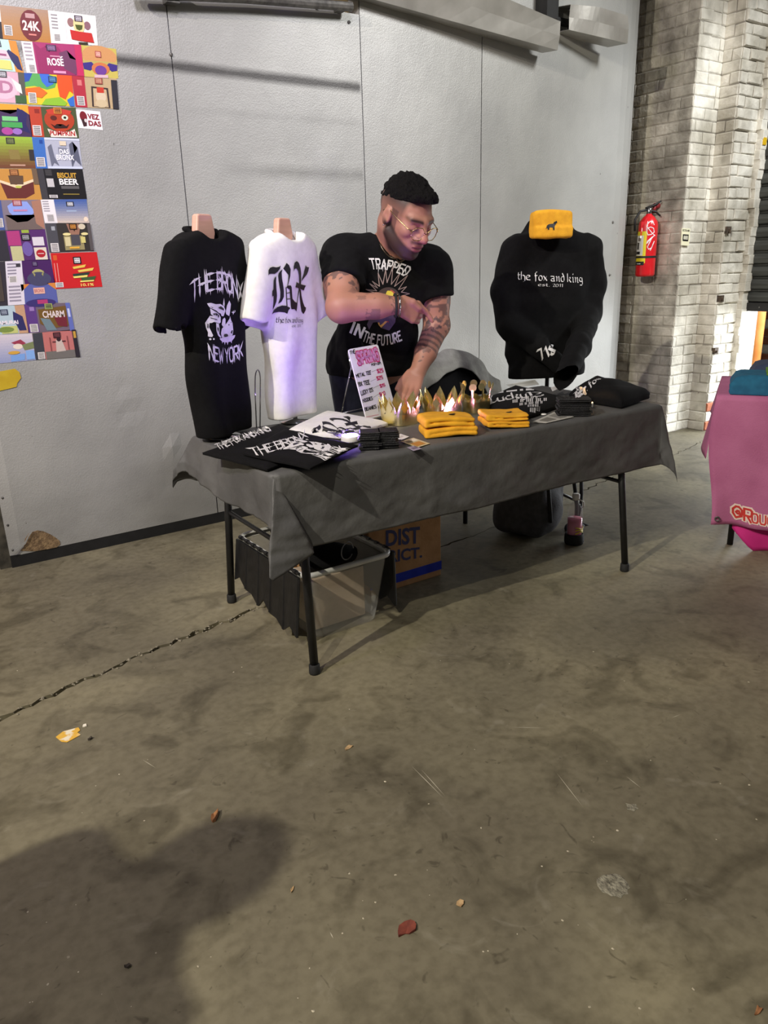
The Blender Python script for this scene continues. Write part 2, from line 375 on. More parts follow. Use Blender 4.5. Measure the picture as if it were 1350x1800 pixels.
# ---- floor: two concrete slabs parted by a real crack over a dark gap
def concrete():
    m = bpy.data.materials.new('worn_concrete'); m.use_nodes = True; N = m.node_tree.nodes; L = m.node_tree.links; b = N['Principled BSDF']
    g = N.new('ShaderNodeNewGeometry')
    def noise(s, d, st=None, dist=0):
        mp = N.new('ShaderNodeMapping'); L.new(g.outputs['Position'], mp.inputs[0])
        if st: mp.inputs['Scale'].default_value = st[:3]; mp.inputs['Rotation'].default_value = (0, 0, st[3])
        n = N.new('ShaderNodeTexNoise'); n.inputs['Scale'].default_value = s; n.inputs['Detail'].default_value = d; n.inputs['Distortion'].default_value = dist
        L.new(mp.outputs[0], n.inputs['Vector']); return n
    def ramp(src, stops):
        r = N.new('ShaderNodeValToRGB'); e = r.color_ramp.elements
        while len(e) < len(stops): e.new(.5)
        for q, (p, c) in zip(e, stops): q.position = p; q.color = (*lin(c), 1)
        L.new(src.outputs[0], r.inputs[0]); return r
    def mix(a, bb, f, mode='MULTIPLY'):
        x = N.new('ShaderNodeMix'); x.data_type = 'RGBA'; x.blend_type = mode
        L.new(a.outputs[2] if a.bl_idname == 'ShaderNodeMix' else a.outputs[0], x.inputs[6]); L.new(bb.outputs[0], x.inputs[7])
        if isinstance(f, float): x.inputs[0].default_value = f
        else: L.new(f.outputs[0], x.inputs[0])
        return x
    base = ramp(noise(1.1, 8, None, .6), [(.32, (104, 98, 82)), (.5, (120, 114, 94)), (.68, (142, 135, 110))])
    blot = ramp(noise(4.5, 7, None, 1.2), [(.33, (196, 194, 190)), (.48, (255, 255, 255)), (.62, (255, 255, 255))])
    fine = ramp(noise(34, 6), [(.3, (214, 212, 208)), (.6, (255, 255, 255))])
    spot = ramp(noise(16, 3, None, 2.0), [(.27, (168, 164, 160)), (.34, (255, 255, 255))])
    lite = ramp(noise(7, 5, None, 1.5), [(.62, (0, 0, 0)), (.74, (90, 88, 80))])
    scr = ramp(noise(10, 3, (14, .5, 1, .5), .4), [(.70, (0, 0, 0)), (.76, (52, 50, 46))])
    x = mix(base, blot, .8); x = mix(x, fine, .7); x = mix(x, spot, .6); x = mix(x, lite, .5, 'SCREEN'); x = mix(x, scr, .45, 'SCREEN')
    L.new(x.outputs[2], b.inputs['Base Color'])
    rr = N.new('ShaderNodeMapRange'); L.new(noise(3, 5).outputs[0], rr.inputs[0]); rr.inputs[3].default_value = .42; rr.inputs[4].default_value = .7
    L.new(rr.outputs[0], b.inputs['Roughness']); b.inputs['Specular IOR Level'].default_value = .35
    bp = N.new('ShaderNodeBump'); bp.inputs['Strength'].default_value = .25; bp.inputs['Distance'].default_value = .006
    L.new(noise(22, 7).outputs[0], bp.inputs['Height']); L.new(bp.outputs[0], b.inputs['Normal'])
    return m
CONC = concrete()
r0 = random.Random(3)
key = [(-6, 1.6), (-2, 2.25), (.165, 2.524), (.46, 2.614), (.637, 2.659), (.877, 2.704), (1.176, 2.764), (1.75, 2.82), (2.3, 2.86), (2.9, 2.93), (3.3, 2.99), (3.625, 3.077), (4.033, 3.167), (4.6, 3.22), (5.2, 3.36), (7.2, 3.7)]
crk = []
for (a, b), (c, d) in zip(key[:-1], key[1:]):
    m = max(2, int(math.hypot(c-a, d-b)/.035))
    for i in range(m):
        t = i/m; crk.append((a+(c-a)*t+r0.uniform(-.008, .008), b+(d-b)*t+r0.uniform(-.014, .014)))
crk.append(key[-1])
def cw(x): return .0045+.003*math.sin(x*9)+(.0075 if .1 < x < 1.4 else 0)
lower = [(x, y-max(.001, cw(x))*r0.uniform(.3, 1.5)) for x, y in crk]; upper = [(x, y+max(.001, cw(x))*r0.uniform(.3, 1.5)) for x, y in crk]
mb = MB()
def slab(poly_edge, far):
    n = len(poly_edge); V = []; F = []
    for x, y in poly_edge: V += [(x, y, 0), (x, far, 0), (x, y, -.03)]
    for i in range(n-1):
        a, b = 3*i, 3*(i+1)
        F.append((a, b, b+1, a+1) if far > 2.6 else (a, a+1, b+1, b)); F.append((a, a+2, b+2, b) if far > 2.6 else (a, b, b+2, a+2))
    mb.add(V, F)
slab(lower, -5.0); slab(upper, 5.4)
mb.add([(7.2, -5, 0), (12.5, -5, 0), (12.5, 9, 0), (7.2, 9, 0), (-6, -5, -.03), (7.2, -5, -.03), (7.2, 5.4, -.03), (-6, 5.4, -.03)], [(0, 1, 2, 3), (4, 5, 6, 7)])
floor = tag(mb.build('floor', CONC, org=(0, 0, 0)), 'worn grey brown concrete floor with a long crack', kind='structure')
# chipped crumbs along the crack
mb = MB()
for k in range(170):
    x, y = r0.choice([q for q in crk if .1 < q[0] < 1.35] if k < 130 else [q for q in crk if 3.2 < q[0] < 5]); s = r0.uniform(.002, .008)
    c = np.array([x+r0.uniform(-.012, .012), y+r0.uniform(-.016, .016), s*.2]); d = [(1, 0, 0), (0, 1, 0), (-1, 0, 0), (0, -1, 0), (0, 0, .7)]
    V = [c+np.array(q)*s*r0.uniform(.6, 1.3) for q in d]; mb.add(V, [(0, 1, 4), (1, 2, 4), (2, 3, 4), (3, 0, 4)])
tag(mb.build('crack_crumbs', pm('crumb', (104, 98, 84), (150, 143, 124), 60, .9), floor), kind='stuff')
# ---- metal sliding wall in sheets
def sheetmetal():
    m = bpy.data.materials.new('painted_sheet_metal'); m.use_nodes = True; N = m.node_tree.nodes; L = m.node_tree.links; b = N['Principled BSDF']
    g = N.new('ShaderNodeNewGeometry'); sp = N.new('ShaderNodeSeparateXYZ'); L.new(g.outputs['Position'], sp.inputs[0])
    def noise(s, d, st=(1, 1, 1)):
        mp = N.new('ShaderNodeMapping'); mp.inputs['Scale'].default_value = st; L.new(g.outputs['Position'], mp.inputs[0])
        n = N.new('ShaderNodeTexNoise'); n.inputs['Scale'].default_value = s; n.inputs['Detail'].default_value = d; L.new(mp.outputs[0], n.inputs['Vector']); return n
    def M(op, a, bv=None, cl=False):
        n = N.new('ShaderNodeMath'); n.operation = op; n.use_clamp = cl
        for i, q in enumerate((a, bv)):
            if q is None: continue
            if isinstance(q, (int, float)): n.inputs[i].default_value = q
            else: L.new(q, n.inputs[i])
        return n.outputs[0]
    r = N.new('ShaderNodeValToRGB'); r.color_ramp.elements[0].position = .35; r.color_ramp.elements[1].position = .7
    r.color_ramp.elements[0].color = (*lin((160, 160, 158)), 1); r.color_ramp.elements[1].color = (*lin((175, 175, 172)), 1); L.new(noise(2.2, 6).outputs[0], r.inputs[0])
    # soft dark horizontal bands, fading in from the left
    def band(z, w, x0, x1, amt):
        d = M('ABSOLUTE', M('SUBTRACT', sp.outputs[2], z)); a = M('SUBTRACT', 1.0, M('DIVIDE', d, w), True)
        a = M('MULTIPLY', a, M('DIVIDE', M('SUBTRACT', sp.outputs[0], x0), .3, True)); a = M('MULTIPLY', a, M('DIVIDE', M('SUBTRACT', x1, sp.outputs[0]), .02, True))
        return M('MULTIPLY', a, M('MULTIPLY', M('ADD', noise(5, 4).outputs[0], .4), amt))
    s = M('ADD', band(2.312, .036, .7, 2.63, 1.25), M('ADD', band(2.13, .03, 1.55, 2.63, .14), band(1.865, .05, 1.72, 2.63, .42)))
    # darker towards the foot of the sheets, mottled by noise
    low = M('MULTIPLY', M('SUBTRACT', 1.0, M('DIVIDE', sp.outputs[2], .5), True), M('MULTIPLY', noise(6, 6, (1, 1, 2)).outputs[0], .45)); s = M('ADD', s, low)
    drk = M('MULTIPLY', M('GREATER_THAN', noise(26, 2, (1, 1, .8)).outputs[0], .765), .5); s = M('ADD', s, drk)
    mx = N.new('ShaderNodeMix'); mx.data_type = 'RGBA'; L.new(M('MINIMUM', s, .9), mx.inputs[0]); L.new(r.outputs[0], mx.inputs[6]); mx.inputs[7].default_value = (*lin((62, 60, 60)), 1)
    L.new(mx.outputs[2], b.inputs['Base Color']); b.inputs['Roughness'].default_value = .48; b.inputs['Metallic'].default_value = .25
    bp = N.new('ShaderNodeBump'); bp.inputs['Strength'].default_value = .35; bp.inputs['Distance'].default_value = .004; L.new(noise(150, 2).outputs[0], bp.inputs['Height'])
    bp2 = N.new('ShaderNodeBump'); bp2.inputs['Strength'].default_value = .30; bp2.inputs['Distance'].default_value = .03; L.new(noise(3.2, 3, (1, 1, .7)).outputs[0], bp2.inputs['Height'])
    L.new(bp2.outputs[0], bp.inputs['Normal']); L.new(bp.outputs[0], b.inputs['Normal'])
    return m
SHM = sheetmetal()
wall = thing('wall_back', (2.7, WY, 0), 'tall pale grey metal sliding wall made of riveted sheets', kind='structure')
DARK = pm('black_iron', (14, 14, 15), (22, 22, 23), 20, .6)
CORE = pm('crumbling_core', (96, 76, 54), (140, 116, 84), 60, .95, bump=.6, bscale=120)
tear = [(.505, .075), (.53, .115), (.60, .165), (.66, .175), (.72, .15), (.775, .10), (.80, .06)]
for x0, x1, zt in [(.452, 1.543, 4.2), (1.548, 2.627, 2.664), (2.632, 3.508, 4.2), (3.513, 4.735, 4.2), (4.7352, 5.02, 4.2)]:
    mb = MB()
    # front skin as a grid so dents can be real; slightly rolled right edge
    nx, nz = max(4, int((x1-x0)/.05)), 60
    def fn(u, v):
        x = x0+(x1-x0)*u; z = .06+(zt-.06)*v; y = WY
        if x0 > 4.7: y += .06*max(0, (x-4.80)/.22)**2
        y += .006*math.exp(-((x-1.12)/.05)**2-((z-.62)/.16)**2)*math.sin(z*40)-.010*math.exp(-((x-1.32)/.02)**2-((z-.47)/.05)**2)+.006*math.exp(-((x-1.28)/.06)**2-((z-.3)/.05)**2)
        if x < .47: y += .012
        return (x, y, z)
    V, F = grid(nx, nz, fn)
    mb.add(V, F)
    mb.box((x0, WY+.012+(.05 if x0 > 4.7 else 0), .06), (x1, WY+.11, zt))
    mb.build('metal_sheet', SHM, wall)
q = [(36, 968), (42, 962), (44, 948), (50, 939), (58, 935), (66, 932.5), (76, 934), (88, 939), (98, 945), (105, 951), (106, 957), (100, 962), (86, 965), (60, 969)]; P = [AY(x, y, WY-.003) for x, y in q]; c = np.mean(P, 0)+np.array([0, .001, 0])
obj('torn_core', P+[c]+[p+np.array([0, .02, 0]) for p in P], [(i, len(P), (i+1) % len(P)) for i in range(len(P))]+[(i, (i+1) % len(P), len(P)+1+(i+1) % len(P), len(P)+1+i) for i in range(len(P))], CORE, wall)
P = [AY(x, y, WY-.012) for x, y in [(20, 972), (44, 952), (50, 940), (57, 933), (56, 936), (51, 943), (45, 956), (22, 976)]]; obj('curled_edge', P, [tuple(range(8))], SHM, wall, solid=.002)
mb = MB(); mb.box((.452, WY+.002, .0), (5.02, WY+.10, .062)); tag(mb.build('baseboard_back', DARK), 'black kick strip under the metal wall', kind='structure')
mb = MB()
for z in (.09, .22, .36, .5, .64): mb.lathe([(.006, 0), (.006, .004), (.001, .006)], (.468, WY+.010, z), 8, (0, -1, 0))
for x, z in ((2.56, 2.62), (2.36, 2.66), (1.544, 2.36), (4.80, 1.62), (4.80, 1.25)): mb.lathe([(.009, 0), (.008, .006), (.001, .009)], (x, WY, z), 8, (0, -1, 0))
mb.build('rivets', pm('dull_steel', (120, 118, 114), (80, 78, 76), 40, .5, .6), wall)
mb = MB(); mb.box((.40, WY+.015, .0), (.452, WY+.11, 4.2)); mb.build('edge_channel', pm('dirty_steel', (92, 88, 78), (60, 58, 52), 20, .6, .5), wall)
# building wall behind the sliding wall, glimpsed at its left end
mb = MB(); mb.box((-6, 4.55, 0), (5.9, 4.7, 4.6)); tag(mb.build('wall_rear', pm('old_plaster', (150, 132, 96), (120, 104, 76), 6, .9)), 'tan plaster wall behind the sliding wall', kind='structure')
# ---- overhead rail covers: bent metal sheets hanging along the top of the wall
GALV = pm('galvanised_sheet', (186, 184, 178), (160, 158, 152), 5, .38, .45, bump=.25, bscale=7)
def cover(name, pts_lo, pts_hi, depth, label, dent=0.0, seed=1):
    """front leaf between two edges plus a lip folded back to the wall"""
    n = len(pts_lo); k = 14; V = []; F = []
    lo = np.array(pts_lo); hi = np.array(pts_hi)
    for i in range(k):
        t = i/(k-1)*(n-1); j = min(int(t), n-2); f = t-j; a = lo[j]*(1-f)+lo[j+1]*f; b = hi[j]*(1-f)+hi[j+1]*f
        w = dent*math.sin(i*.7+seed); m = (a+b)/2+np.array([0, w, 0])
        V += [a+np.array([0, depth, .012]), a, m, b, b+np.array([0, depth, .02])]
    for i in range(k-1):
        for q in range(4): F.append((5*i+q, 5*(i+1)+q, 5*(i+1)+q+1, 5*i+q+1))
    return tag(obj(name, V, F, GALV, None, solid=.003), label, 'metal sheet')
cover('rail_cover', [AY(560, -28, 3.90), AY(770, 30, 3.87), AY(980, 88, 3.80)], [AY(575, -120, 3.82), AY(790, -45, 3.80), AY(985, 38, 3.76)], .13, 'long bent metal sheet hanging over the top of the wall', .010, 1)
cover('rail_cover', [AY(1000, 52, 3.86), AY(1052, 64, 3.80), AY(1103, 76, 3.74)], [AY(1003, 8, 3.84), AY(1050, 12, 3.78), AY(1104, 28, 3.70)], .16, 'short bent metal sheet at the end of the rail', .006, 2)
mb = MB(); P = [AY(240, -12, 3.9), AY(430, -3, 3.9), AY(618, 12, 3.9)]; mb.tube(P, .022, 10); mb.box(AY(596, 14, 3.93)-.02, AY(596, 14, 3.93)+.02)
mb.box(AY(300, -6, 3.93)-.03, AY(300, -6, 3.93)+.03)
tag(mb.build('slide_rail', pm('rail_steel', (96, 94, 92), (130, 128, 124), 30, .4, .7)), 'steel slide rail above the left sheets of the wall', 'rail')
mb = MB(); mb.box((2.9, WY-.05, 2.80), (4.75, WY+.06, 2.83)); mb.box((3.95, WY-.10, 2.80), (4.05, WY+.02, 3.1)); tag(mb.build('rail_beam', DARK), 'dark rail beam behind the bent metal sheets', 'beam')
# ---- brick corner: stepped reveal towards the roll-up door, whitewashed bricks laid one by one
BR = []
def brick_mesh(seed):
    r = random.Random(seed); V = []
    for x, y in ((0, 0), (1, 0), (1, 1), (0, 1)): V.append((x+r.uniform(-.02, .02), 0, y+r.uniform(-.05, .05)))
    V += [(x, 1.0-.35, z) for x, _, z in V[:4]]
    ins = .05; yy = [1+r.uniform(-.18, .18) for _ in range(4)]
    for (x, _, z), y in zip(list(V[:4]), yy): V.append((x+(ins if x < .5 else -ins)*.5, y, z+(ins*1.8 if z < .5 else -ins*1.8)))
    V.append((.5+r.uniform(-.1, .1), 1+r.uniform(-.05, .22), .5+r.uniform(-.1, .1)))
    F = [(i, (i+1) % 4, 4+(i+1) % 4, 4+i) for i in range(4)]+[(4+i, 4+(i+1) % 4, 8+(i+1) % 4, 8+i) for i in range(4)]+[(8+i, 8+(i+1) % 4, 12) for i in range(4)]
    return V, F
def paint_mat(name, hi, lo, dirt, red=0):
    m = bpy.data.materials.new(name); m.use_nodes = True; N = m.node_tree.nodes; L = m.node_tree.links; b = N['Principled BSDF']
    g = N.new('ShaderNodeNewGeometry')
    def nz(s, d, st=(1, 1, 1)):
        mp = N.new('ShaderNodeMapping'); mp.inputs['Scale'].default_value = st; L.new(g.outputs['Position'], mp.inputs[0])
        n = N.new('ShaderNodeTexNoise'); n.inputs['Scale'].default_value = s; n.inputs['Detail'].default_value = d; L.new(mp.outputs[0], n.inputs['Vector']); return n
    r = N.new('ShaderNodeValToRGB'); e = r.color_ramp.elements; e[0].position = .3; e[1].position = .62; e[0].color = (*lin(lo), 1); e[1].color = (*lin(hi), 1); L.new(nz(11, 8).outputs[0], r.inputs[0])
    r2 = N.new('ShaderNodeValToRGB'); e = r2.color_ramp.elements; e[0].position = .36; e[1].position = .56; e[0].color = (*lin(dirt), 1); e[1].color = (1, 1, 1, 1); L.new(nz(3.2, 9, (1, 1, .6)).outputs[0], r2.inputs[0])
    mx = N.new('ShaderNodeMix'); mx.data_type = 'RGBA'; mx.blend_type = 'MULTIPLY'; mx.inputs[0].default_value = .75; L.new(r.outputs[0], mx.inputs[6]); L.new(r2.outputs[0], mx.inputs[7])
    L.new(mx.outputs[2], b.inputs['Base Color']); b.inputs['Roughness'].default_value = .75
    bp = N.new('ShaderNodeBump'); bp.inputs['Strength'].default_value = .6; bp.inputs['Distance'].default_value = .008; L.new(nz(45, 6).outputs[0], bp.inputs['Height']); L.new(bp.outputs[0], b.inputs['Normal'])
    return m
WASH = paint_mat('whitewashed_brick', (232, 228, 216), (204, 200, 188), (168, 163, 152))
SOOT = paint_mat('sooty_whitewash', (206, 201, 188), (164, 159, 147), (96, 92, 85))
MORT = paint_mat('whitewashed_mortar', (196, 191, 180), (166, 161, 150), (130, 126, 118))
REDB = pm('bare_red_brick', (150, 84, 58), (176, 110, 80), 20, .9, bump=.5, bscale=60)
for s in range(8):
    V, F = brick_mesh(s); pair = []
    for mt in (WASH, SOOT, REDB):
        me = bpy.data.meshes.new('brick'); me.from_pydata(V, [], F); me.materials.append(mt); pair.append(me)
    BR.append(pair)
CRS = .0768
def brick_face(parent, O, U, N, length, z0, z1, mi, depth=.0065, seed=0, blen=.205, red_below=-1, rough=0, shift=0):
    """bricks on a vertical face: O foot of the face, U along it, N outwards"""
    r = random.Random(seed); U = unit(U); N = unit(N); k = 0; z = z0
    R = Matrix(((U[0], N[0], 0), (U[1], N[1], 0), (0, 0, 1)))
    while z < z1:
        x = -blen*(.5 if k % 2 else 0)-shift
        while x < length:
            a, b = max(0, x), min(length, x+blen-.007)
            if b-a > .035:
                o = bpy.data.objects.new('brick', BR[r.randrange(8)][2 if z < red_below and r.random() < .8 else mi]); COL.objects.link(o); o.parent = parent
                j = r.uniform(-rough, rough)
                p = np.asarray(O)+U*a+N*(-.004)-ORG[parent]; o.location = (p[0], p[1], z+.004+r.uniform(-.003, .003))
                sx, sy, sz = b-a, depth*r.uniform(.75, 1.25)+j+.004, CRS-.0065+r.uniform(-.002, .002)
                o.matrix_basis = Matrix.Translation(o.location) @ R.to_4x4() @ Matrix.Rotation(r.uniform(-.012, .012), 4, 'Y') @ Matrix.Diagonal((sx, sy, sz, 1))
            x += blen*r.choice((1, 1, 1, .52))
        z += CRS; k += 1
XA, XB, XC, YP, YQ = 5.32, 5.62, 5.92, 3.737, 3.588
def face_wall(name, lo, hi, label):
    mb = MB(); mb.box(lo, hi); return tag(mb.build(name, MORT, org=(lo[0], lo[1], 0)), label, kind='structure')
w1 = face_wall('wall_right', (XA, YP, 0), (XA+.6, 4.55, 4.6), 'whitewashed brick wall with the fire extinguisher')
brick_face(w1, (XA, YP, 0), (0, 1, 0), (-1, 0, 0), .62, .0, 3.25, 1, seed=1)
brick_face(w1, (XA, YP, 0), (1, 0, 0), (0, -1, 0), XB-XA, .0, 3.25, 0, seed=2, shift=.06)
w2 = face_wall('wall_right_jamb', (XB, YQ, 0), (XC+.3, YP+.05, 4.6), 'stepped whitewashed brick jamb beside the roll-up door')
brick_face(w2, (XB, YQ, 0), (0, 1, 0), (-1, 0, 0), YP-YQ-.004, .0, 3.35, 0, seed=3, blen=.15)
brick_face(w2, (XB, YQ, 0), (1, 0, 0), (0, -1, 0), XC-XB+.02, .0, 3.35, 0, seed=4, depth=.014, rough=.006, red_below=.17, blen=.18)
# ragged plaster strip and broken iron sockets beside the door track
mb = MB(); rr = random.Random(9)
for k in range(46):
    z = k*.068; w = .07+rr.uniform(-.012, .014); x = XC-.02+rr.uniform(-.012, .012)
    mb.box((x-.0, YQ-.055+rr.uniform(-.01, .01), z), (XC+.06, YQ+.01, z+.069))
mb.build('plaster_strip', WASH, w2, bevel=.004)
mb = MB()
for z in (.62, 1.02, 1.52): mb.box((XB+.0, YQ-.03, z), (XB+.05, YQ+.01, z+.05)); mb.box((XB+.01, YQ-.045, z+.012), (XB+.026, YQ, z+.03))
mb.build('iron_socket', pm('rusty_iron', (54, 46, 40), (90, 74, 60), 40, .8), w2)
mb = MB(); mb.box((XC-.012, YQ-.066, 2.14), (XC+.03, YQ-.05, 2.19)); tag(mb.build('yellow_sticker', pm('yellow_vinyl', (226, 186, 30), (210, 170, 24), 30, .5), None), 'small yellow sticker on the brick jamb', 'sticker')
# ---- roll-up door with single slats, half open
DRX = 5.985
door = thing('door_1', (DRX, 2.2, .94), 'dark grey roll-up door half lowered', kind='structure')
SLAT = pm('door_slat', (58, 60, 58), (84, 86, 83), 6, .45, .5, stretch=(1, .3, 6))
def slat(z):
    n = 8; V = []; F = []
    prof = [(0, 0), (-.020, .012), (-.024, .045), (-.016, .078), (0, .088), (.0, .096)]
    for y in (.6, YQ+.02):
        for dx, dz in prof: V.append((DRX+dx, y, z+dz))
    m = len(prof); F = [(i, i+1, m+i+1, m+i) for i in range(m-1)]
    return V, F
V, F = slat(1.0)
s0 = obj('slat', V, F, SLAT, door, solid=.003)
for k in range(1, 34): mesh_copy(s0, 'slat', door, (0, 0, .0962*k))
mb = MB(); mb.box((DRX-.03, .6, .935), (DRX+.02, YQ+.02, 1.0)); mb.build('bottom_bar', DARK, door, bevel=.004)
mb = MB()
for k in range(18): mb.lathe([(.006, 0), (.005, .004)], (DRX-.03, YQ-.04-.12*k, .966), 8, (-1, 0, 0))
mb.build('rivets', MATS['dull_steel'], door)
mb = MB(); mb.box((DRX-.045, YQ+.005, 0), (DRX+.04, YQ+.05, 4.3)); mb.build('guide_track', MATS['dirty_steel'], door)
mb = MB(); mb.box((XC, -5, 0), (XC+.4, .62, 4.6)); mb.box((XC, .62, 4.25), (XC+.4, YQ, 4.6)); tag(mb.build('wall_right_front', MORT), 'brick wall beyond the roll-up door', kind='structure')
# ---- street outside the opening
ext = thing('wall_street', (9.2, 5, 0), 'sunlit white and red brick building across the street', kind='structure')
mb = MB(); mb.box((9.2, 2, -.1), (9.5, 9, 4)); mb.build('render_coat', pm('street_render', (236, 232, 224), (216, 208, 200), 3, .9), ext)
for k in range(7):
    for j in range(14):
        me = BR[(k*3+j) % 8][2 if (k+j) % 3 else 0]; o = bpy.data.objects.new('brick', me); COL.objects.link(o); o.parent = ext
        o.matrix_basis = Matrix.Translation((0, -1.2+.29*j+.14*(k % 2), .0+.10*k)) @ Matrix(((0, -1, 0), (1, 0, 0), (0, 0, 1))).to_4x4() @ Matrix.Diagonal((.28, .02, .09, 1))
mb = MB(); c = AX(1326, 600, 7.3); mb.tube([(c[0], c[1], 0), (c[0], c[1], 3)], .075, 16); tag(mb.build('street_post', pm('orange_paint', (226, 140, 70), (240, 160, 92), 8, .5), None, smooth=True), 'orange painted post outside the roll-up door', 'post')
c = AX(1313, 590, 8.6); mb = MB(); mb.box((c[0], c[1]-.08, .30), (c[0]+.1, c[1]+.09, .78)); mb.box((c[0]-.01, c[1]-.05, .36), (c[0], c[1]+.06, .40)); mb.box((c[0]+.03, c[1]-.02, 0), (c[0]+.07, c[1]+.03, .32))
tag(mb.build('utility_box', pm('yellow_paint', (240, 208, 30), (250, 216, 50), 8, .5), None, bevel=.01), 'yellow box on a short leg outside beside the orange post', 'box')
# ================================================================ the vendor's table
TZ = .742
TA, TB, TD, TE = np.array([1.06, 2.20]), np.array([2.96, 2.12]), np.array([1.09, 2.95]), np.array([2.99, 2.87])   # front left, front right, back left, back right
BLK = pm('black_powder_coat', (17, 17, 18), (26, 26, 27), 30, .45)
RUB = pm('black_rubber', (24, 24, 24), (34, 34, 34), 40, .8)
tb = thing('folding_table', (2.02, 2.53, 0), 'long folding table with black metal legs under the grey cloth', 'table')
mb = MB(); V = [(*TA, TZ-.04), (*TB, TZ-.04), (*TE, TZ-.04), (*TD, TZ-.04), (*TA, TZ-.004), (*TB, TZ-.004), (*TE, TZ-.004), (*TD, TZ-.004)]
mb.add(V, [(0, 3, 2, 1), (4, 5, 6, 7), (0, 1, 5, 4), (1, 2, 6, 5), (2, 3, 7, 6), (3, 0, 4, 7)]); mb.build('tabletop', pm('table_plastic', (150, 148, 142), (160, 158, 152), 40, .6), tb)
LEG = [(1.139, 2.150), (2.747, 2.080), (1.155, 2.904), (2.78, 2.83)]
for i, (x, y) in enumerate(LEG):
    tx, ty = x+(.02 if i % 2 == 0 else -.02), y+(.07 if i < 2 else -.05)
    mb = MB(); mb.tube([(x, y, .03), (tx, ty, TZ-.04)], .0155, 12); lg = mb.build('leg', BLK, tb, smooth=True)
    mb = MB(); mb.lathe([(.019, 0), (.021, .006), (.020, .034), (.017, .038)], (x, y, 0), 14); mb.build('rubber_foot', RUB, lg, smooth=True)
for i, j in ((0, 2), (1, 3)):
    mb = MB(); a, b = LEG[i], LEG[j]; dx = .012 if i == 0 else -.012
    mb.tube([(a[0]+dx, a[1]+.03, .42), (b[0]+dx, b[1]-.02, .42)], .009, 8); mb.build('crossbar', BLK, tb, smooth=True)
for sx in (0, 1):
    x0 = 1.19 if sx == 0 else 2.73; x1 = 1.75 if sx == 0 else 2.2
    mb = MB(); mb.tube([(x0, 2.53, .42), (x1, 2.53, TZ-.045)], .008, 8); mb.build('brace', BLK, tb, smooth=True)
# ---- cloth: a flat sheet larger than the top, falling over the edges and gathering at the corners
def cloth_mat():
    m = pm('grey_table_cover', (78, 78, 78), (93, 93, 92), 5, .62, bump=.35, bscale=22, stretch=(1, 1, 1)); return m
def cloth_pt(s, t, ov=(.155, .33, .275, .24)):
    """s,t in metres on the sheet measured from the front left corner of the top; ov = overhang left, right, front, back"""
    Lx, Ly = 1.9, .75; u = min(max(s/Lx, 0), 1); v = min(max(t/Ly, 0), 1)
    b = (TA*(1-u)+TB*u)*(1-v)+(TD*(1-u)+TE*u)*v
    ds = s if s < 0 else (s-Lx if s > Lx else 0); dt = t if t < 0 else (t-Ly if t > Ly else 0)
    r = math.hypot(ds, dt)
    if r == 0: return np.array([b[0], b[1], TZ+.0015*math.sin(s*9+t*5)*math.sin(t*8)])
    R0 = .012; ex = unit(TB-TA); ey = unit(TD-TA)
    dx, dy = ds/r, dt/r; corner = abs(2*dx*dy)
    flare = .03+.035*math.sin(s*4.2+1.0)*0+.012*math.sin(s*11+t*7)
    out = (R0*min(1, r/R0)+flare*min(1, r/.25)*.55)
    # at a corner the spare cloth sticks out along the diagonal
    diag = np.array([math.copysign(1, ds) if ds else 0, math.copysign(1, dt) if dt else 0])
    if ds < 0 and dt < 0:   # front left corner: the spare cloth is folded across the front
        w = math.atan2(-ds, -dt)/(math.pi/2); rho = r/.3
        kx = np.interp(w, [0, .12, .2, .40, .6, 1], [0, .115, .10, -.075, -.065, -.02]); ky = np.interp(w, [0, .12, .2, .40, .6, 1], [-.03, -.045, -.075, -.085, -.05, 0])
        p = b+ex*kx*rho+ey*(ky*rho); return np.array([p[0], p[1], TZ-math.sqrt(max(r*r-(kx*rho)**2*.6, 0))])
    k = corner**1.5*min(r, .4)*(.22 if dt < 0 else .22)
    drop = math.sqrt(max(r*r-k*k, 0))
    side = np.array([dx, dy]) if corner < 1e-9 else np.array([math.copysign(abs(dx)**1.6, ds), math.copysign(abs(dy)**1.6, dt)])
    off = side*out+diag*.7071*k
    p = b+ex*off[0]+ey*off[1]; z = TZ-drop+R0*.3
    return np.array([p[0], p[1], z])
OVL, OVR, OVF, OVB = .19, .25, .275, .20
ss = np.unique(np.concatenate([np.linspace(-OVL, 0, 34), np.linspace(0, 1.9, 96), np.linspace(1.9, 1.9+OVR, 26)]))
ts = np.unique(np.concatenate([np.linspace(-OVF, 0, 40), np.linspace(0, .75, 40), np.linspace(.75, .75+OVB, 20)]))
V = []
for t in ts:
    for s in ss:
        p = cloth_pt(s, t)
        hang = max(0, min(1, (TZ-p[2])/.2))
        q = np.array([s, t, 0.3])
        w = .010*wob(q, 9, .4)+.006*wob(q, 23, 1.1)+.0025*wob(q, 60, 2.2)
        cr = 0
        for c0 in (.62, 1.25): cr += .004*math.exp(-((s-c0)/.006)**2)          # packing creases
        n2 = np.array([-.15, -1, 0]) if t < 0 else (np.array([-1, 0, 0]) if s < 0 else (np.array([1, 0, 0]) if s > 1.9 else np.array([0, .6, 0])))
        p = p+n2*(w*hang*(1.6 if s < 0 else 1)+cr*hang)
        if hang == 0: p[2] += cr*.3
        if s < 0: p = p+np.array([-.045, 0, .05])*max(0, min(1, (t-.35)/.45))*min(1, -s/.15)
        V.append(p)
nu = len(ss); F = [(j*nu+i, j*nu+i+1, (j+1)*nu+i+1, (j+1)*nu+i) for j in range(len(ts)-1) for i in range(nu-1)]
cl = obj('tablecloth', V, F, cloth_mat(), None, smooth=True, solid=.0012, org=(2.02, 2.53, TZ)); tag(cl, 'dark grey plastic tablecloth draped over the long table', 'tablecloth')
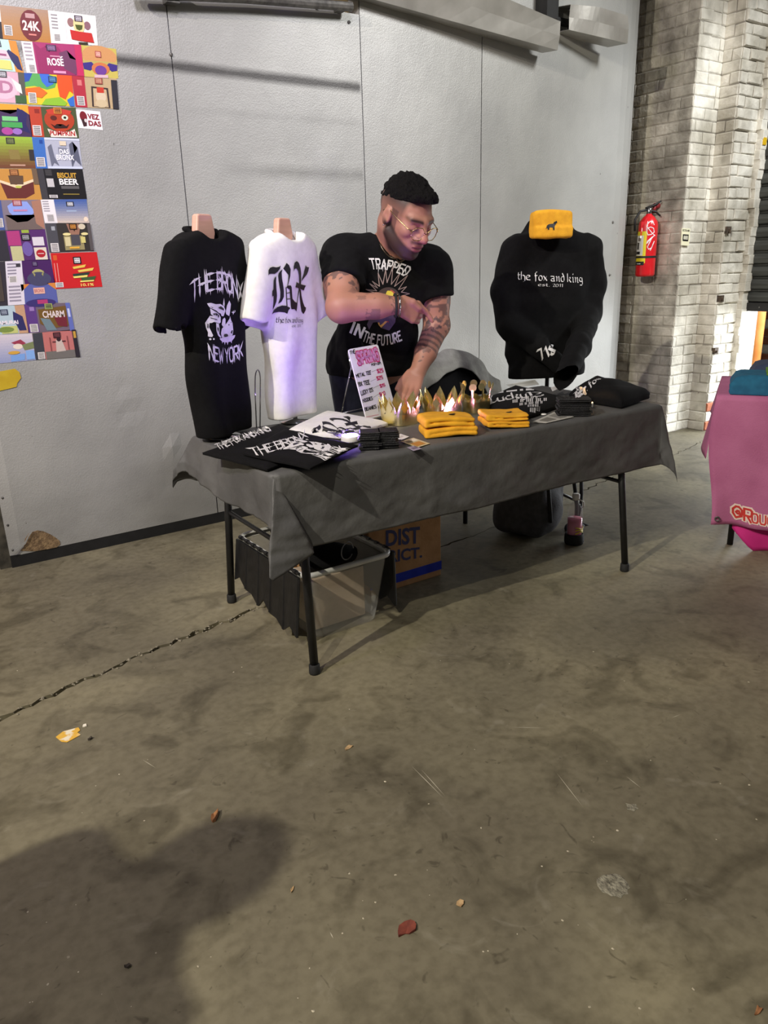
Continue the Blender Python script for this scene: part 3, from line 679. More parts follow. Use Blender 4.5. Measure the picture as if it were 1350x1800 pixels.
# ================================================================ under the table
def translucent(name, color, rough=.35):
    m = bpy.data.materials.new(name); m.use_nodes = True; N = m.node_tree.nodes; L = m.node_tree.links; b = N['Principled BSDF']
    b.inputs['Base Color'].default_value = (*lin(color), 1); b.inputs['Roughness'].default_value = rough
    t = N.new('ShaderNodeBsdfTransparent'); mx = N.new('ShaderNodeMixShader'); n = N.new('ShaderNodeTexNoise'); n.inputs['Scale'].default_value = 9
    mr = N.new('ShaderNodeMapRange'); mr.inputs[3].default_value = .16; mr.inputs[4].default_value = .26; L.new(n.outputs[0], mr.inputs[0]); L.new(mr.outputs[0], mx.inputs[0])
    tl = N.new('ShaderNodeBsdfTranslucent'); tl.inputs[0].default_value = (*lin(color), 1); ad = N.new('ShaderNodeMixShader'); ad.inputs[0].default_value = .4
    L.new(b.outputs[0], ad.inputs[1]); L.new(tl.outputs[0], ad.inputs[2]); L.new(t.outputs[0], mx.inputs[1]); L.new(ad.outputs[0], mx.inputs[2])
    L.new(mx.outputs[0], N['Material Output'].inputs[0]); return m
TUBM = translucent('frosted_plastic', (226, 226, 220))
tub = thing('storage_tub', (1.42, 2.61, 0), 'clear plastic storage tub with black flap lids under the table', 'storage tub')
bo = (1.272, 1.566, 2.372, 2.845); to = (1.222, 1.606, 2.330, 2.905); HZ = .298
def rrect(b, r, z, n=5):
    x0, x1, y0, y1 = b; P = []
    for cx, cy, a in ((x1-r, y0+r, -90), (x1-r, y1-r, 0), (x0+r, y1-r, 90), (x0+r, y0+r, 180)):
        for i in range(n): q = math.radians(a+90*i/(n-1)); P.append((cx+r*math.cos(q), cy+r*math.sin(q), z))
    return P
def lerpb(k): return tuple(a+(b-a)*k for a, b in zip(bo, to))
rings = [rrect(lerpb(0), .05, .004), rrect(lerpb(.02), .05, .0), rrect(lerpb(0.06), .045, .015)]+[rrect(lerpb(k), .04, HZ*k) for k in (.2, .4, .6, .8, .93)]
V = sum(rings[1:], []); n = 20; m = len(rings)-1
F = [(i*n+k, i*n+(k+1) % n, (i+1)*n+(k+1) % n, (i+1)*n+k) for i in range(m-1) for k in range(n)]+[tuple(range(n-1, -1, -1))]
obj('body', V, F, TUBM, tub, smooth=True, solid=.003)
g = lambda b, d: (b[0]-d, b[1]+d, b[2]-d, b[3]+d)
R = [rrect(to, .045, HZ-.02), rrect(g(to, .012), .05, HZ-.016), rrect(g(to, .014), .05, HZ), rrect(g(to, .004), .045, HZ+.004), rrect(g(to, -.004), .04, HZ-.004)]
V = sum(R, []); F = [(i*n+k, i*n+(k+1) % n, (i+1)*n+(k+1) % n, (i+1)*n+k) for i in range(4) for k in range(n)]
obj('rim', V, F, pm('frosted_rim', (205, 206, 202), (190, 192, 188), 20, .35), tub, smooth=True)
LID = pm('black_lid_plastic', (16, 16, 17), (26, 26, 27), 30, .5, bump=.1, bscale=60)
def lid(sx):
    mb = MB(); x = to[0]-.020 if sx < 0 else to[1]+.014; tilt = .024*sx if sx < 0 else .004
    ys = np.linspace(to[2]+.005, to[3]-.02, 11); hs = [.245, .215, .255, .225, .225, .185, .235, .20, .20, .16, .19]
    for i in range(10):
        P = [(x, ys[i], HZ-.008), (x, ys[i+1], HZ-.008), (x+tilt, ys[i+1], HZ-hs[i+1]), (x+tilt, ys[i], HZ-hs[i])]; Q = [(p[0]+.009*sx, p[1], p[2]) for p in P]
        mb.add(P+Q, [(0, 1, 2, 3), (4, 7, 6, 5), (0, 4, 5, 1), (1, 5, 6, 2), (2, 6, 7, 3), (3, 7, 4, 0)])
        if i % 2 == 0:
            a_, b_ = np.array([x+.006*sx, ys[i]+.004, HZ-.012]), np.array([x+tilt+.006*sx, ys[i]+.004, HZ-hs[i]+.004]); mb.tube([a_, b_], .007, 6)
    l = mb.build('flap_lid', LID, tub)
    mb = MB(); mb.tube([(x-.004*sx, to[2]+.02, HZ+.002), (x-.004*sx, to[3]-.03, HZ+.002)], .006, 8)
    for k in range(9): y = to[2]+.04+.06*k; mb.tube([(x-.004*sx, y, HZ+.002), (x-.004*sx, y+.02, HZ+.002)], .009, 8)
    mb.build('hinge', LID, l)
lid(-1); lid(1)
CARD = pm('kraft_cardboard', (160, 118, 74), (176, 134, 88), 14, .85, bump=.1, bscale=90)
mb = MB(); M0 = frame((1.30, 2.42, .012), (1, 0, 0), (0, 1, 0), (0, 0, 1)); mb.box((0, 0, 0), (.235, .16, .215), M0); tag(mb.build('carton', pm('pale_carton', (206, 186, 160), (190, 170, 146), 10, .85), None, bevel=.003), 'pale carton standing inside the clear tub', 'carton')
mb = MB(); M0 = frame((1.40, 2.60, .012), (.985, .17, 0), (-.17, .985, 0), (0, 0, 1)); mb.box((-.07, 0, 0), (.13, .012, .268), M0); mb.box((-.07, .06, 0), (.1, .075, .24), M0); tag(mb.build('cardboard_flap', CARD, None), 'loose brown cardboard pieces poking up inside the clear tub', 'cardboard')
mb = MB(); mb.box((1.285, 2.62, .012), (1.36, 2.80, .20)); tag(mb.build('yellow_packet', pm('amber_packet', (238, 176, 84), (226, 160, 66), 8, .6), None, bevel=.02, subsurf=1), 'amber packet seen through the side of the clear tub', 'packet')
def lump(c, r, seed, n=14, m=9):
    V = []; F = []
    for j in range(m):
        a = math.pi*j/(m-1)
        for i in range(n):
            b = 2*math.pi*i/n; d = np.array([math.sin(a)*math.cos(b), math.sin(a)*math.sin(b), math.cos(a)]); w = 1+.22*wob(d*1.0, 3, seed)
            V.append(np.asarray(c)+d*np.asarray(r)*w)
    for j in range(m-1):
        for i in range(n): F.append((j*n+i, (j+1)*n+i, (j+1)*n+(i+1) % n, j*n+(i+1) % n))
    return V, F
BCL = pm('black_cotton', (8, 8, 10), (13, 13, 15), 60, .9, bump=.25, bscale=500, spec=.2)
V, F = lump((1.42, 2.50, .27), (.13, .10, .055), 3); tag(obj('black_cloth', V, F, BCL, None, smooth=True, subsurf=1), 'crumpled black cloth in the clear tub', 'cloth')
mb = MB(); mb.tube([(1.45+.035*math.cos(a), 2.40+.012*math.cos(a), .318+.035*math.sin(a)) for a in np.linspace(0, 5.6, 22)], .0022, 6); tag(mb.build('cable', pm('grey_cable', (120, 120, 120), None, 10, .5), None, smooth=True), 'thin grey cable loop on the cloth in the tub', 'cable')
# ---- brown box with navy lettering
bx = thing('cardboard_box', (1.83, 2.74, 0), 'brown cardboard box with navy lettering and blue tape', 'box')
mb = MB(); mb.box((1.66, 2.57, 0), (2.055, 2.92, .33)); body = mb.build('body', CARD, bx, bevel=.004)
mb = MB(); mb.box((1.66, 2.5695, .331), (2.055, 2.74, .334)); mb.box((1.66, 2.75, .331), (2.055, 2.92, .334)); mb.build('top_flap', CARD, bx)
NAVY = pm('navy_ink', (38, 44, 92), (46, 52, 100), 50, .7)
def flat_text(name, txt, TL, TR, BL, BR, O, N, mat, parent, bold=.0, off=.001, target=None, shear=0):
    ps, _ = font_polys(txt, bold, shear); return decal(name, quadmap(ps, TL, TR, BL, BR), O, N, target, mat, parent, off)
FB = (1.9, 2.57, .2)
flat_text('lettering', 'DIST', (678, 932), (738, 925), (678, 961), (738, 955), FB, (0, -1, 0), NAVY, bx, .03)
flat_text('lettering', 'RICT.', (684, 967), (742, 961), (684, 990), (742, 980), FB, (0, -1, 0), NAVY, bx, .03)
mb = MB(); mb.box((1.66, 2.5685, .030), (2.0565, 2.57, .072)); mb.box((2.0555, 2.5685, .030), (2.0565, 2.92, .072)); mb.build('blue_tape', pm('blue_tape', (24, 42, 150), (34, 54, 170), 20, .3), bx)
# ---- rucksack and bottle
GRYF = pm('grey_canvas', (64, 64, 66), (78, 78, 80), 30, .9, bump=.3, bscale=250)
bag = thing('rucksack', (2.79, 2.74, 0), 'grey canvas rucksack with black straps under the table', 'rucksack')
def bagf(p):
    q = p-np.array([2.80, 2.76, .24]); c, s = math.cos(.35), math.sin(.35); q = np.stack([q[..., 0]*c+q[..., 1]*s, -q[..., 0]*s+q[..., 1]*c, q[..., 2]], -1)
    b = np.array([.095, .085, .165]); d = np.abs(q)-b; r = np.linalg.norm(np.maximum(d, 0), axis=-1)+np.minimum(d.max(-1), 0)-.065
    pk = ell(q, (-.02, -.135, -.10), (.10, .055, .11)); d = smin(r, pk, .03)
    return smax(d+.006*wob(p, 22), -p[..., 2]+.004, .01)
V, F = sdf_mesh(bagf, gax(2.55, 3.05, .012), gax(2.50, 3.0, .012), gax(-.02, .52, .012)); obj('body', V, F, GRYF, bag, smooth=True)
for i, pts in enumerate(([(933, 850, 2.60), (964, 858, 2.565), (966, 886, 2.56), (968, 918, 2.56)], [(1008, 835, 2.72), (1011, 862, 2.70), (1014, 890, 2.69), (1013, 912, 2.70)], [(1022, 838, 2.80), (1022, 868, 2.77), (1020, 892, 2.75), (1014, 915, 2.74)])):
    P = [AY(a, b, y) for a, b, y in pts]; mb = MB(); mb.tube(P, .011, 6); mb.build('strap', RUB, bag, smooth=True)
P = [AY(1012, 918, 2.66), AY(1030, 925, 2.62), AY(1045, 928, 2.60)]; mb = MB(); mb.tube(P, [.012, .013, .012], 6); mb.build('strap', RUB, bag, smooth=True)
V, F = lump(AY(1018, 930, 2.58)+np.array([0, .03, -.005]), (.055, .05, .03), 8); V = [np.array([v[0], v[1], max(v[2], .002)]) for v in V]; obj('side_flap', V, F, GRYF, bag, smooth=True)
bt = thing('drink_bottle', (2.852, 2.50, .0), 'clear plastic bottle with pink drink and white cap', 'bottle')
bc = np.array([2.845, 2.475, .0])
mb = MB(); mb.lathe([(.03, .025), (.037, .03), (.039, .06), (.038, .15), (.036, .18), (.026, .205), (.0165, .215), (.0165, .232)], bc, 24)
cm = bpy.data.materials.new('clear_plastic'); cm.use_nodes = True; b_ = cm.node_tree.nodes['Principled BSDF']; b_.inputs['Base Color'].default_value = (.8, .82, .86, 1); b_.inputs['Roughness'].default_value = .12; b_.inputs['Alpha'].default_value = .16
mb.build('bottle_body', cm, bt, smooth=True)
mb = MB(); mb.lathe([(.028, .028), (.034, .032), (.036, .06), (.0355, .135), (.001, .136)], bc, 24); mb.build('pink_drink', pm('pink_drink', (196, 84, 120), (206, 96, 130), 10, .2), bt, smooth=True)
mb = MB(); mb.lathe([(.018, .232), (.019, .236), (.019, .258), (.016, .262)], bc, 20); mb.build('cap', pm('white_plastic', (224, 222, 218), None, 10, .4), bt, smooth=True)
mb = MB(); mb.tube([bc+np.array([.0185*0+.004, -.019, .235]), bc+np.array([.022, -.030, .222]), bc+np.array([.034, -.024, .195]), bc+np.array([.038, -.012, .185])], .0035, 6); mb.build('carry_loop', MATS['white_plastic'], bt, smooth=True)
mb = MB()
for k in range(3): mb.tube([bc+.0400*np.array([math.cos(a), math.sin(a), 0])+np.array([0, 0, .064+.012*k+.006*math.sin(a*3+k)]) for a in np.linspace(-2.3, -.6, 8)], .003, 5)
mb.build('yellow_logo', pm('yellow_ink', (222, 200, 40), None, 10, .5), bt)
mb = MB(); mb.lathe([(.046, .0), (.050, .012), (.048, .045), (.043, .055), (.041, .05)], bc, 20); mb.build('mesh_pocket', RUB, bag, smooth=True)
# ================================================================ garments on stands
PUR = (.30, .17, 1.0)
def tee(name, C, ang, sc, mat, seed):
    """T-shirt on a bust hanger. local x across, y back, z up from the table"""
    R = np.array([[math.cos(ang), math.sin(ang), 0], [-math.sin(ang), math.cos(ang), 0], [0, 0, 1.]]); C = np.asarray(C, float)
    def f(p):
        q = (p-C)@R.T/sc; x, y, z = q[..., 0], q[..., 1], q[..., 2]
        t = np.clip(z/.8, 0, 1); a = .136+.040*t; b = .060+.014*t-.012*np.clip((t-.8)/.2, 0, 1)
        fold = .010*np.sin(x*34+1.2*np.sin(z*5+seed)+seed)*np.clip(1-t, 0, 1)*1.0+.006*wob(q, 14, seed)
        k = ((np.abs(x)/a)**2.7+(np.abs(y)/b)**2.7)**(1/2.7); d = (k-1)*np.minimum(a, b)*.9
        d = np.minimum(d, (np.abs(x)-a)*.5+np.abs(y)*2) if False else d
        top = (z-(.80-.23*np.abs(x)-.7*np.maximum(np.abs(x)-.16, 0)))*.95
        d = smax(d, top, .03)
        for s in (-1, 1):
            A = np.array([s*.142, .0, .695]); B = np.array([s*.238, -.004, .43]); ab = B-A; L = np.linalg.norm(ab); w = ab/L
            h = (q-A)@w; r = q-A-h[..., None]*w; r = r*np.array([1, 1.0, 1])
            rr_ = np.sqrt((r[..., 0]**2+r[..., 2]**2)+(r[..., 1]*1.45)**2); dd = (rr_-(.062+.012*np.clip(h/L, 0, 1)))*.85
            dd = smax(dd, h-L, .01); dd = smax(dd, -h-.03, .03)
            inn = (rr_-.058)*.6; dd = smax(dd, -smax(inn, (L-.035)-h, .015), .006)
            d = smin(d, dd, .035)
        d = d+fold
        nk = np.sqrt((x/.072)**2+((y-.008)/.050)**2); nd = (nk-1)*.06; front = (.745+.35*np.clip(y+.02, -.08, .12))-z
        d = smax(d, -np.maximum(nd, np.maximum(front*.0-.02, (.66-z))), .008)
        d = smax(d, -ell(q, (0, -.062, .805), (.076, .072, .056)), .006)
        return np.maximum(d, .012-z)*sc
    w = .44*sc; V, F = sdf_mesh(f, gax(C[0]-w, C[0]+w, .0065), gax(C[1]-w, C[1]+w, .0065), gax(C[2]-.01, C[2]+.83*sc, .0065))
    return V, F, (lambda x, y, z: C+sc*(np.array([x, y, z])@R))
def tee_extras(root, loc, mat, black):
    # collar rib follows the neckline
    P = [loc(.077*math.cos(a), .004+.056*math.sin(a), .784-.040*max(0, -math.sin(a))**.8+.010*max(0, math.sin(a))) for a in np.linspace(0, 2*math.pi, 40, endpoint=False)]
    mb = MB(); mb.tube(P, .009, 8, closed=True); mb.build('collar', mat, root, smooth=True)
WOOD = pm('pink_beech', (206, 160, 140), (216, 170, 150), 12, .5, stretch=(1, 1, 8)); CHR = pm('chrome', (200, 200, 200), (180, 180, 184), 30, .15, 1.0)
def display_stand(root, loc, zt):
    mb = MB()   # paddle-shaped neck of the hanger
    pol_ = [(-.035, .725), (-.052, .775), (-.040, .835), (-.034, .842), (.034, .842), (.040, .835), (.052, .775), (.035, .725)]
    A = [loc(x, -.014, z) for x, z in pol_]; B = [loc(x, .016, z) for x, z in pol_]; n = len(A)
    mb.add(A+B, [tuple(range(n)), tuple(range(2*n-1, n-1, -1))]+[(i, n+i, n+(i+1) % n, (i+1) % n) for i in range(n)]); mb.build('hanger_neck', WOOD, root, bevel=.006)
    mb = MB(); mb.tube([loc(0, .0, .03), loc(0, 0, .73)], .006, 8); mb.build('pole', CHR, root, smooth=True)
    mb = MB(); p = loc(0, 0, 0); mb.lathe([(.07, 0), (.07, .004), (.01, .010), (.008, .03)], (p[0], p[1], zt), 24); mb.build('base', CHR, root, smooth=True)
BTEE = BCL; WTEE = pm('white_cotton', (224, 222, 220), (232, 230, 228), 40, .85, bump=.15, bscale=400, spec=.2)
C1 = (1.165, 2.847, .748); A1 = math.radians(27)
t1 = thing('hanging_tee', (C1[0], C1[1], TZ+.003), 'black T-shirt with a snarling dog print on a display hanger', 'T-shirt')
V, F, L1 = tee('t', C1, A1, .985, BTEE, .3); cloth1 = obj('shirt', V, F, BTEE, t1, smooth=True); tee_extras(t1, L1, BTEE, True); display_stand(t1, L1, TZ+.003)
C2 = (1.535, 2.925, .762); A2 = math.radians(25)
t2 = thing('hanging_tee', (C2[0], C2[1], TZ+.003), 'white T-shirt with large black gothic letters on a display hanger', 'T-shirt')
V, F, L2 = tee('t', C2, A2, .96, WTEE, 1.7); cloth2 = obj('shirt', V, F, WTEE, t2, smooth=True); tee_extras(t2, L2, WTEE, False); display_stand(t2, L2, TZ+.003)
# prints
INKW = pm('white_ink', (222, 220, 222), (232, 230, 232), 60, .6); INKB = pm('black_ink', (16, 16, 20), (22, 22, 26), 60, .6)
rs = random.Random(5)
spike = lambda l: pen_spike(l, .15, rs, .55)
N1 = np.array([math.sin(A1), -math.cos(A1), 0]); O1 = L1(0, -.07, .5); N2 = np.array([math.sin(A2), -math.cos(A2), 0]); O2 = L2(0, -.07, .5)
def two(polys, f): return [[(f(x, y)) for x, y in q] for q in polys]
ps, _ = ribbon_text('THE BRONX', spike, gap=1.5, space=3.6, step=.45)
bx_poly = quadmap(ps, (342, 497), (431, 501), (347, 525), (430, 530), 20)
# dog head: the outline pieces in white with the dark cut-outs left open
CR1 = lambda pts: [(320+x/7.823, 440+y/7.826) for x, y in pts]
dog = [CR1(q) for q in (
 [(362, 730), (400, 722), (460, 742), (520, 738), (575, 770), (600, 830), (575, 905), (545, 905), (530, 870), (500, 860), (470, 830), (440, 815), (395, 790), (378, 765)],
 [(395, 800), (440, 828), (500, 870), (530, 920), (530, 990), (500, 1010), (480, 960), (462, 930), (450, 880), (430, 900), (415, 860), (405, 880)],
 [(558, 745), (570, 655), (584, 740), (580, 775)], [(605, 850), (618, 760), (650, 690), (672, 740), (662, 860), (655, 905), (648, 820), (640, 790), (622, 850), (612, 880)],
 [(395, 900), (445, 905), (520, 940), (520, 985), (490, 1000), (440, 985), (410, 1000), (380, 1000), (372, 950)],
 [(372, 950), (390, 990), (385, 1060), (400, 1110), (418, 1170), (408, 1192), (395, 1150), (378, 1190), (368, 1180), (372, 1130), (358, 1070), (352, 1000)],
 [(462, 1000), (500, 1010), (508, 1080), (500, 1150), (530, 1190), (520, 1205), (480, 1170), (462, 1110), (462, 1060)],
 [(560, 950), (590, 925), (605, 950), (605, 1020), (590, 1050), (565, 1052), (545, 1020)],
 [(625, 1000), (660, 940), (665, 905), (680, 960), (700, 1000), (716, 1100), (712, 1165), (690, 1190), (640, 1212), (575, 1215), (540, 1190), (530, 1140), (545, 1080), (575, 1100), (600, 1070), (612, 1100), (622, 1060)],
 [(505, 1210), (560, 1240), (640, 1250), (700, 1225), (745, 1165), (738, 1200), (705, 1250), (640, 1268), (560, 1262), (512, 1228)],
 [(545, 1255), (560, 1255), (552, 1285)], [(590, 1262), (612, 1262), (602, 1305)], [(636, 1262), (660, 1258), (650, 1305)], [(686, 1248), (706, 1236), (705, 1280)],
 pol(388, 1222, 12, 14, 8), pol(424, 1220, 11, 13, 8), [(680, 850), (700, 845), (705, 825), (712, 848), (730, 850), (712, 862), (704, 888), (698, 862)], [(718, 835), (724, 822), (732, 836), (725, 850)])]
cuts = [CR1(q) for q in (
 [(490, 790), (525, 768), (570, 800), (575, 830), (535, 795), (500, 800)], [(388, 770), (430, 790), (420, 795)], [(410, 815), (470, 835), (520, 880), (515, 890), (460, 845)], [(425, 870), (440, 900), (450, 870), (462, 905), (480, 885), (492, 930), (505, 915), (500, 890), (470, 865)],
 [(400, 925), (480, 950), (470, 958), (398, 935)], [(575, 1170), (590, 1150), (600, 1180), (612, 1150), (622, 1180), (638, 1145), (650, 1170), (640, 1190), (590, 1195)], [(665, 1110), (685, 1100), (690, 1130), (708, 1100), (700, 1150), (680, 1135), (672, 1150)], [(640, 1030), (655, 1010), (660, 1040), (650, 1060)], [(672, 990), (684, 985), (682, 1000)], [(470, 1080), (480, 1050), (495, 1080), (485, 1130)], [(370, 1010), (378, 1010), (376, 1080), (366, 1060)])]
ps, _ = ribbon_text('NEW YORK', lambda l: pen_spike(l, .14, rs, .32), gap=1.4, space=2.5, step=.45)
ny = quadmap(ps, (367, 606), (427, 603), (369, 630), (427, 626), -9)
def fine_poly(q, mxl):
    return [tuple(a) for a in dense(list(q)+[q[0]], mxl)[:-1]]
def fan(q):
    """split a polygon into a fan of triangles from its centre so it can follow the cloth"""
    c = np.mean(np.asarray(q), 0); return [[tuple(c), tuple(q[i]), tuple(q[(i+1) % len(q)])] for i in range(len(q))]
def tri(q):
    """ear-clip via bmesh so concave shapes survive being pressed on to cloth"""
    bm = bmesh.new(); vs = [bm.verts.new((x, y, 0)) for x, y in q]
    try: f = bm.faces.new(vs)
    except ValueError: bm.free(); return [q]
    r = bmesh.ops.triangulate(bm, faces=[f]); out = [[(v.co.x, v.co.y) for v in t.verts] for t in r['faces']]; bm.free(); return out
dogt = sum([tri(fine_poly(q, 6)) for q in dog], [])
decal('print', bx_poly+dogt+ny, O1, N1, cloth1, INKW, t1, .0022)
tag(decal('print_lines', sum([tri(q) for q in cuts], []), O1, N1, cloth1, INKB, t1, .0034), kind='stuff')
# the gothic BX on the white shirt, stroke by stroke
CB = lambda pts: [(470+x/12.0, 440+y/12.0) for x, y in pts]
BX = [CB(q) for q in (
 [(90, 535), (100, 420), (130, 365), (180, 345), (240, 358), (285, 345), (310, 320), (295, 390), (260, 450), (210, 495), (150, 492), (110, 497)],
 [(235, 548), (205, 580), (185, 640), (180, 740), (178, 820), (155, 860), (152, 930), (160, 1000), (172, 960), (190, 965), (205, 1080), (222, 1250), (250, 1190), (268, 1080), (262, 960), (240, 820), (232, 680)],
 [(268, 540), (275, 640), (290, 760), (310, 880), (318, 1000), (302, 1130), (345, 1080), (370, 980), (362, 860), (345, 720), (328, 600), (322, 470), (335, 400), (355, 375), (300, 440), (275, 490)],
 [(345, 385), (372, 330), (400, 265), (440, 310), (468, 400), (462, 540), (440, 660), (420, 755), (412, 745), (425, 640), (430, 520), (410, 430), (380, 385)],
 [(395, 780), (420, 745), (480, 742), (500, 780), (515, 900), (528, 1020), (540, 1100), (590, 1090), (645, 1110), (650, 1130), (640, 1200), (620, 1290), (580, 1240), (510, 1245), (500, 1200), (490, 1080), (475, 940), (462, 830), (450, 772), (425, 765), (408, 790)],
 [(385, 780), (400, 778), (440, 1180), (425, 1180)], [(400, 905), (465, 885), (468, 900), (402, 918)], [(415, 1025), (478, 1015), (480, 1030), (417, 1040)],
 [(230, 1355), (255, 1270), (300, 1200), (360, 1165), (420, 1170), (490, 1215), (460, 1260), (440, 1340), (400, 1310), (330, 1300), (270, 1320)],
 [(530, 450), (528, 340), (550, 260), (595, 228), (640, 265), (680, 380), (705, 480), (722, 600), (730, 720), (720, 800), (690, 740), (675, 620), (655, 520), (625, 430), (585, 385), (550, 390)],
 [(735, 620), (765, 500), (770, 440), (795, 315), (815, 350), (870, 360), (860, 440), (840, 505), (800, 500), (775, 480), (745, 600), (725, 700)],
 [(615, 675), (690, 705), (770, 730), (838, 745), (815, 790), (800, 845), (720, 815), (650, 790), (590, 780), (608, 730)],
 [(685, 800), (715, 800), (670, 1010), (648, 1130), (638, 1120), (655, 1000)],
 [(705, 820), (735, 830), (752, 960), (785, 1100), (812, 1185), (842, 1210), (830, 1270), (785, 1345), (745, 1290), (730, 1180), (712, 1000)])]
nib = lambda nx, ny: (lambda l: pen_nib(l, nx, ny))
ps, _ = ribbon_text('the fox and king', nib(.055, .05), True, 1.4, 2.6, .5); tx1 = quadmap(ps, (496, 557), (534, 558), (496, 567), (534, 567))
ps, _ = ribbon_text('est. 2011', nib(.05, .045), True, 1.4, 2.6, .5); tx2 = quadmap(ps, (513, 570), (529, 570), (513, 575), (529, 575))
decal('print', sum([tri(fine_poly(q, 4)) for q in BX], [])+tx1+tx2, O2, N2, cloth2, INKB, t2, .0022)
# silver easel wire behind the two shirts
mb = MB(); mb.tube([AY(457, 757, 2.92), AY(457.5, 690, 2.92)]+[AY(453+4.6*math.cos(q), 668-18*math.sin(q), 2.92) for q in np.linspace(0, math.pi, 9)]+[AY(448.5, 690, 2.92), AY(451, 757, 2.92)], .0026, 6)
tag(mb.build('wire_easel', CHR, None, smooth=True), 'thin silver wire loop between the black and white hanging T-shirts', 'wire stand')
# ---- hooded top on a floor stand
AH = math.radians(-20); CH = np.array([3.235, 3.07, 0]); uh = np.array([math.cos(AH), math.sin(AH), 0]); nh = np.array([math.sin(AH), -math.cos(AH), 0])
def H(u, f, z): return CH+uh*u+nh*f+np.array([0, 0, z])
RH = np.stack([uh, -nh, np.array([0, 0, 1.])])
cuffL, cuffR = AY(984, 642, 2.90), AZ(986, 676, .815)
def hood(p):
    q = (p-CH)@RH.T; x, y, z = q[..., 0]+.01, q[..., 1], q[..., 2]
    t = np.clip((z-.74)/.75, 0, 1); a = .235+.02*t; b = .085+.035*np.sin(t*2.6)
    d = (np.sqrt((np.abs(x)/a)**2.6+(np.abs(y)/b)**2.2)**.45*1.0-1)*b*1.0 if False else (np.sqrt((x/a)**2+(y/b)**2)-1)*b*.9
    d = smax(d, (z-(1.545-.20*np.abs(x)-1.0*np.maximum(np.abs(x)-.22, 0)))*.95, .04)
    nk = ell(q, (-.02, .01, 1.53), (.135, .10, .075)); d = smin(d, nk, .04)
    arms = []
    for pts in (([-.215, 0, 1.425], [-.262, .02, 1.22], [-.245, .0, 1.05]), ([.215, 0, 1.42], [.265, .02, 1.25], [.24, .0, 1.08])):
        A, B, Cc = [H(u, -f, zz) for u, f, zz in pts]; e = cuffL if pts[0][0] < 0 else cuffR
        arms += [cone(p, A, B, .082, .072), cone(p, B, Cc, .072, .068), cone(p, Cc, (Cc+e)/2+nh*.03, .068, .058), cone(p, (Cc+e)/2+nh*.03, e, .058, .046)]
    d = smin(d, sun(arms, .03), .03)
    d = d+.005*wob(p, 17, .8)+.003*wob(p, 38, 2.)
    return np.maximum(d, np.where(y < -.125, .752-z, .748-z))
hd = thing('hanging_hoodie', (CH[0], CH[1], 0), 'black hooded top with crossed sleeves and white gothic lettering', 'hooded top')
V, F = sdf_mesh(hood, gax(2.76, 3.65, .008), gax(2.54, 3.40, .008), gax(.70, 1.64, .008)); hoodie = obj('fabric', V, F, BCL, hd, smooth=True)
mb = MB(); mb.tube([H(0, 0, .02), H(0, 0, 1.4)], .012, 8); mb.build('stand_pole', BLK, hd, smooth=True)
for k in range(3): a = 2.1*k+.5; mb = MB(); mb.tube([H(0, 0, .10), H(.2*math.cos(a), .2*math.sin(a), .012)], .009, 8); mb.build('stand_leg', BLK, hd, smooth=True)
OH = H(0, .115, 1.25); ps, _ = ribbon_text('the fox and king', nib(.05, .045), True, 1.6, 3.2, .4)
lt = quadmap(ps, (915, 477), (1026, 482), (915, 491), (1026, 497)); ps, _ = ribbon_text('est. 2011', nib(.055, .05), True, 1.6, 3.2, .4); lt += quadmap(ps, (947, 497), (988, 499), (947, 502.5), (988, 504.5))
decal('print', lt, OH, nh, hoodie, INKW, hd, .003)
ps, _ = ribbon_text('718', nib(.10, .09), True, 2.0, 3, .3); decal('cuff_print', quadmap(ps, (944, 617), (970, 604), (950, 634), (977, 620)), H(-.02, .2, .9), unit(CC-H(-.02, .2, .9)), hoodie, INKW, hd, .003)
# yellow knitted hat folded over the hood
YEL = pm('yellow_knit', (226, 160, 28), (240, 176, 36), 30, .85, bump=.35, bscale=420)
hat = thing('folded_beanie', H(-.03, .06, 1.49), 'yellow beanie with a black fox badge on top of the black hooded top', 'beanie', 'yellow beanies')
hc = AY(970, 397, 2.94)
def hatf(p):
    q = (p-hc)@RH.T; q = q.copy(); bend = 1.1*q[..., 0]**2; y = q[..., 1]-bend; z = q[..., 2]
    d = np.stack([np.abs(q[..., 0])-.093, np.abs(y)-.018, np.abs(z-.02*np.cos(q[..., 0]*9))-.042], -1); r = np.linalg.norm(np.maximum(d, 0), axis=-1)+np.minimum(d.max(-1), 0)-.016
    cuff = np.stack([np.abs(q[..., 0])-.095, np.abs(y+.008)-.019, np.abs(z+.030)-.016], -1); c = np.linalg.norm(np.maximum(cuff, 0), axis=-1)+np.minimum(cuff.max(-1), 0)-.016
    return np.minimum(r, c)+.003*wob(p, 30)
V, F = sdf_mesh(hatf, gax(hc[0]-.17, hc[0]+.17, .006), gax(hc[1]-.14, hc[1]+.14, .006), gax(hc[2]-.09, hc[2]+.10, .006)); hatm = obj('knit', V, F, YEL, hat, smooth=True)
fox = [(978.7, 391.3), (977.3, 388.1), (975, 389.6), (973.3, 390), (971.2, 393.2), (964, 394), (960.5, 396.7), (957.3, 403.3), (960, 400.6), (961.3, 404.4), (963, 404.4), (964, 399.6), (969.3, 400.1), (970.1, 404.7), (972.3, 404.7), (972.5, 399.3), (974.7, 395.9), (976.5, 393.2)]
decal('fox_badge', tri(fox), hc+nh*.03, nh, hatm, INKB, hat, .002)
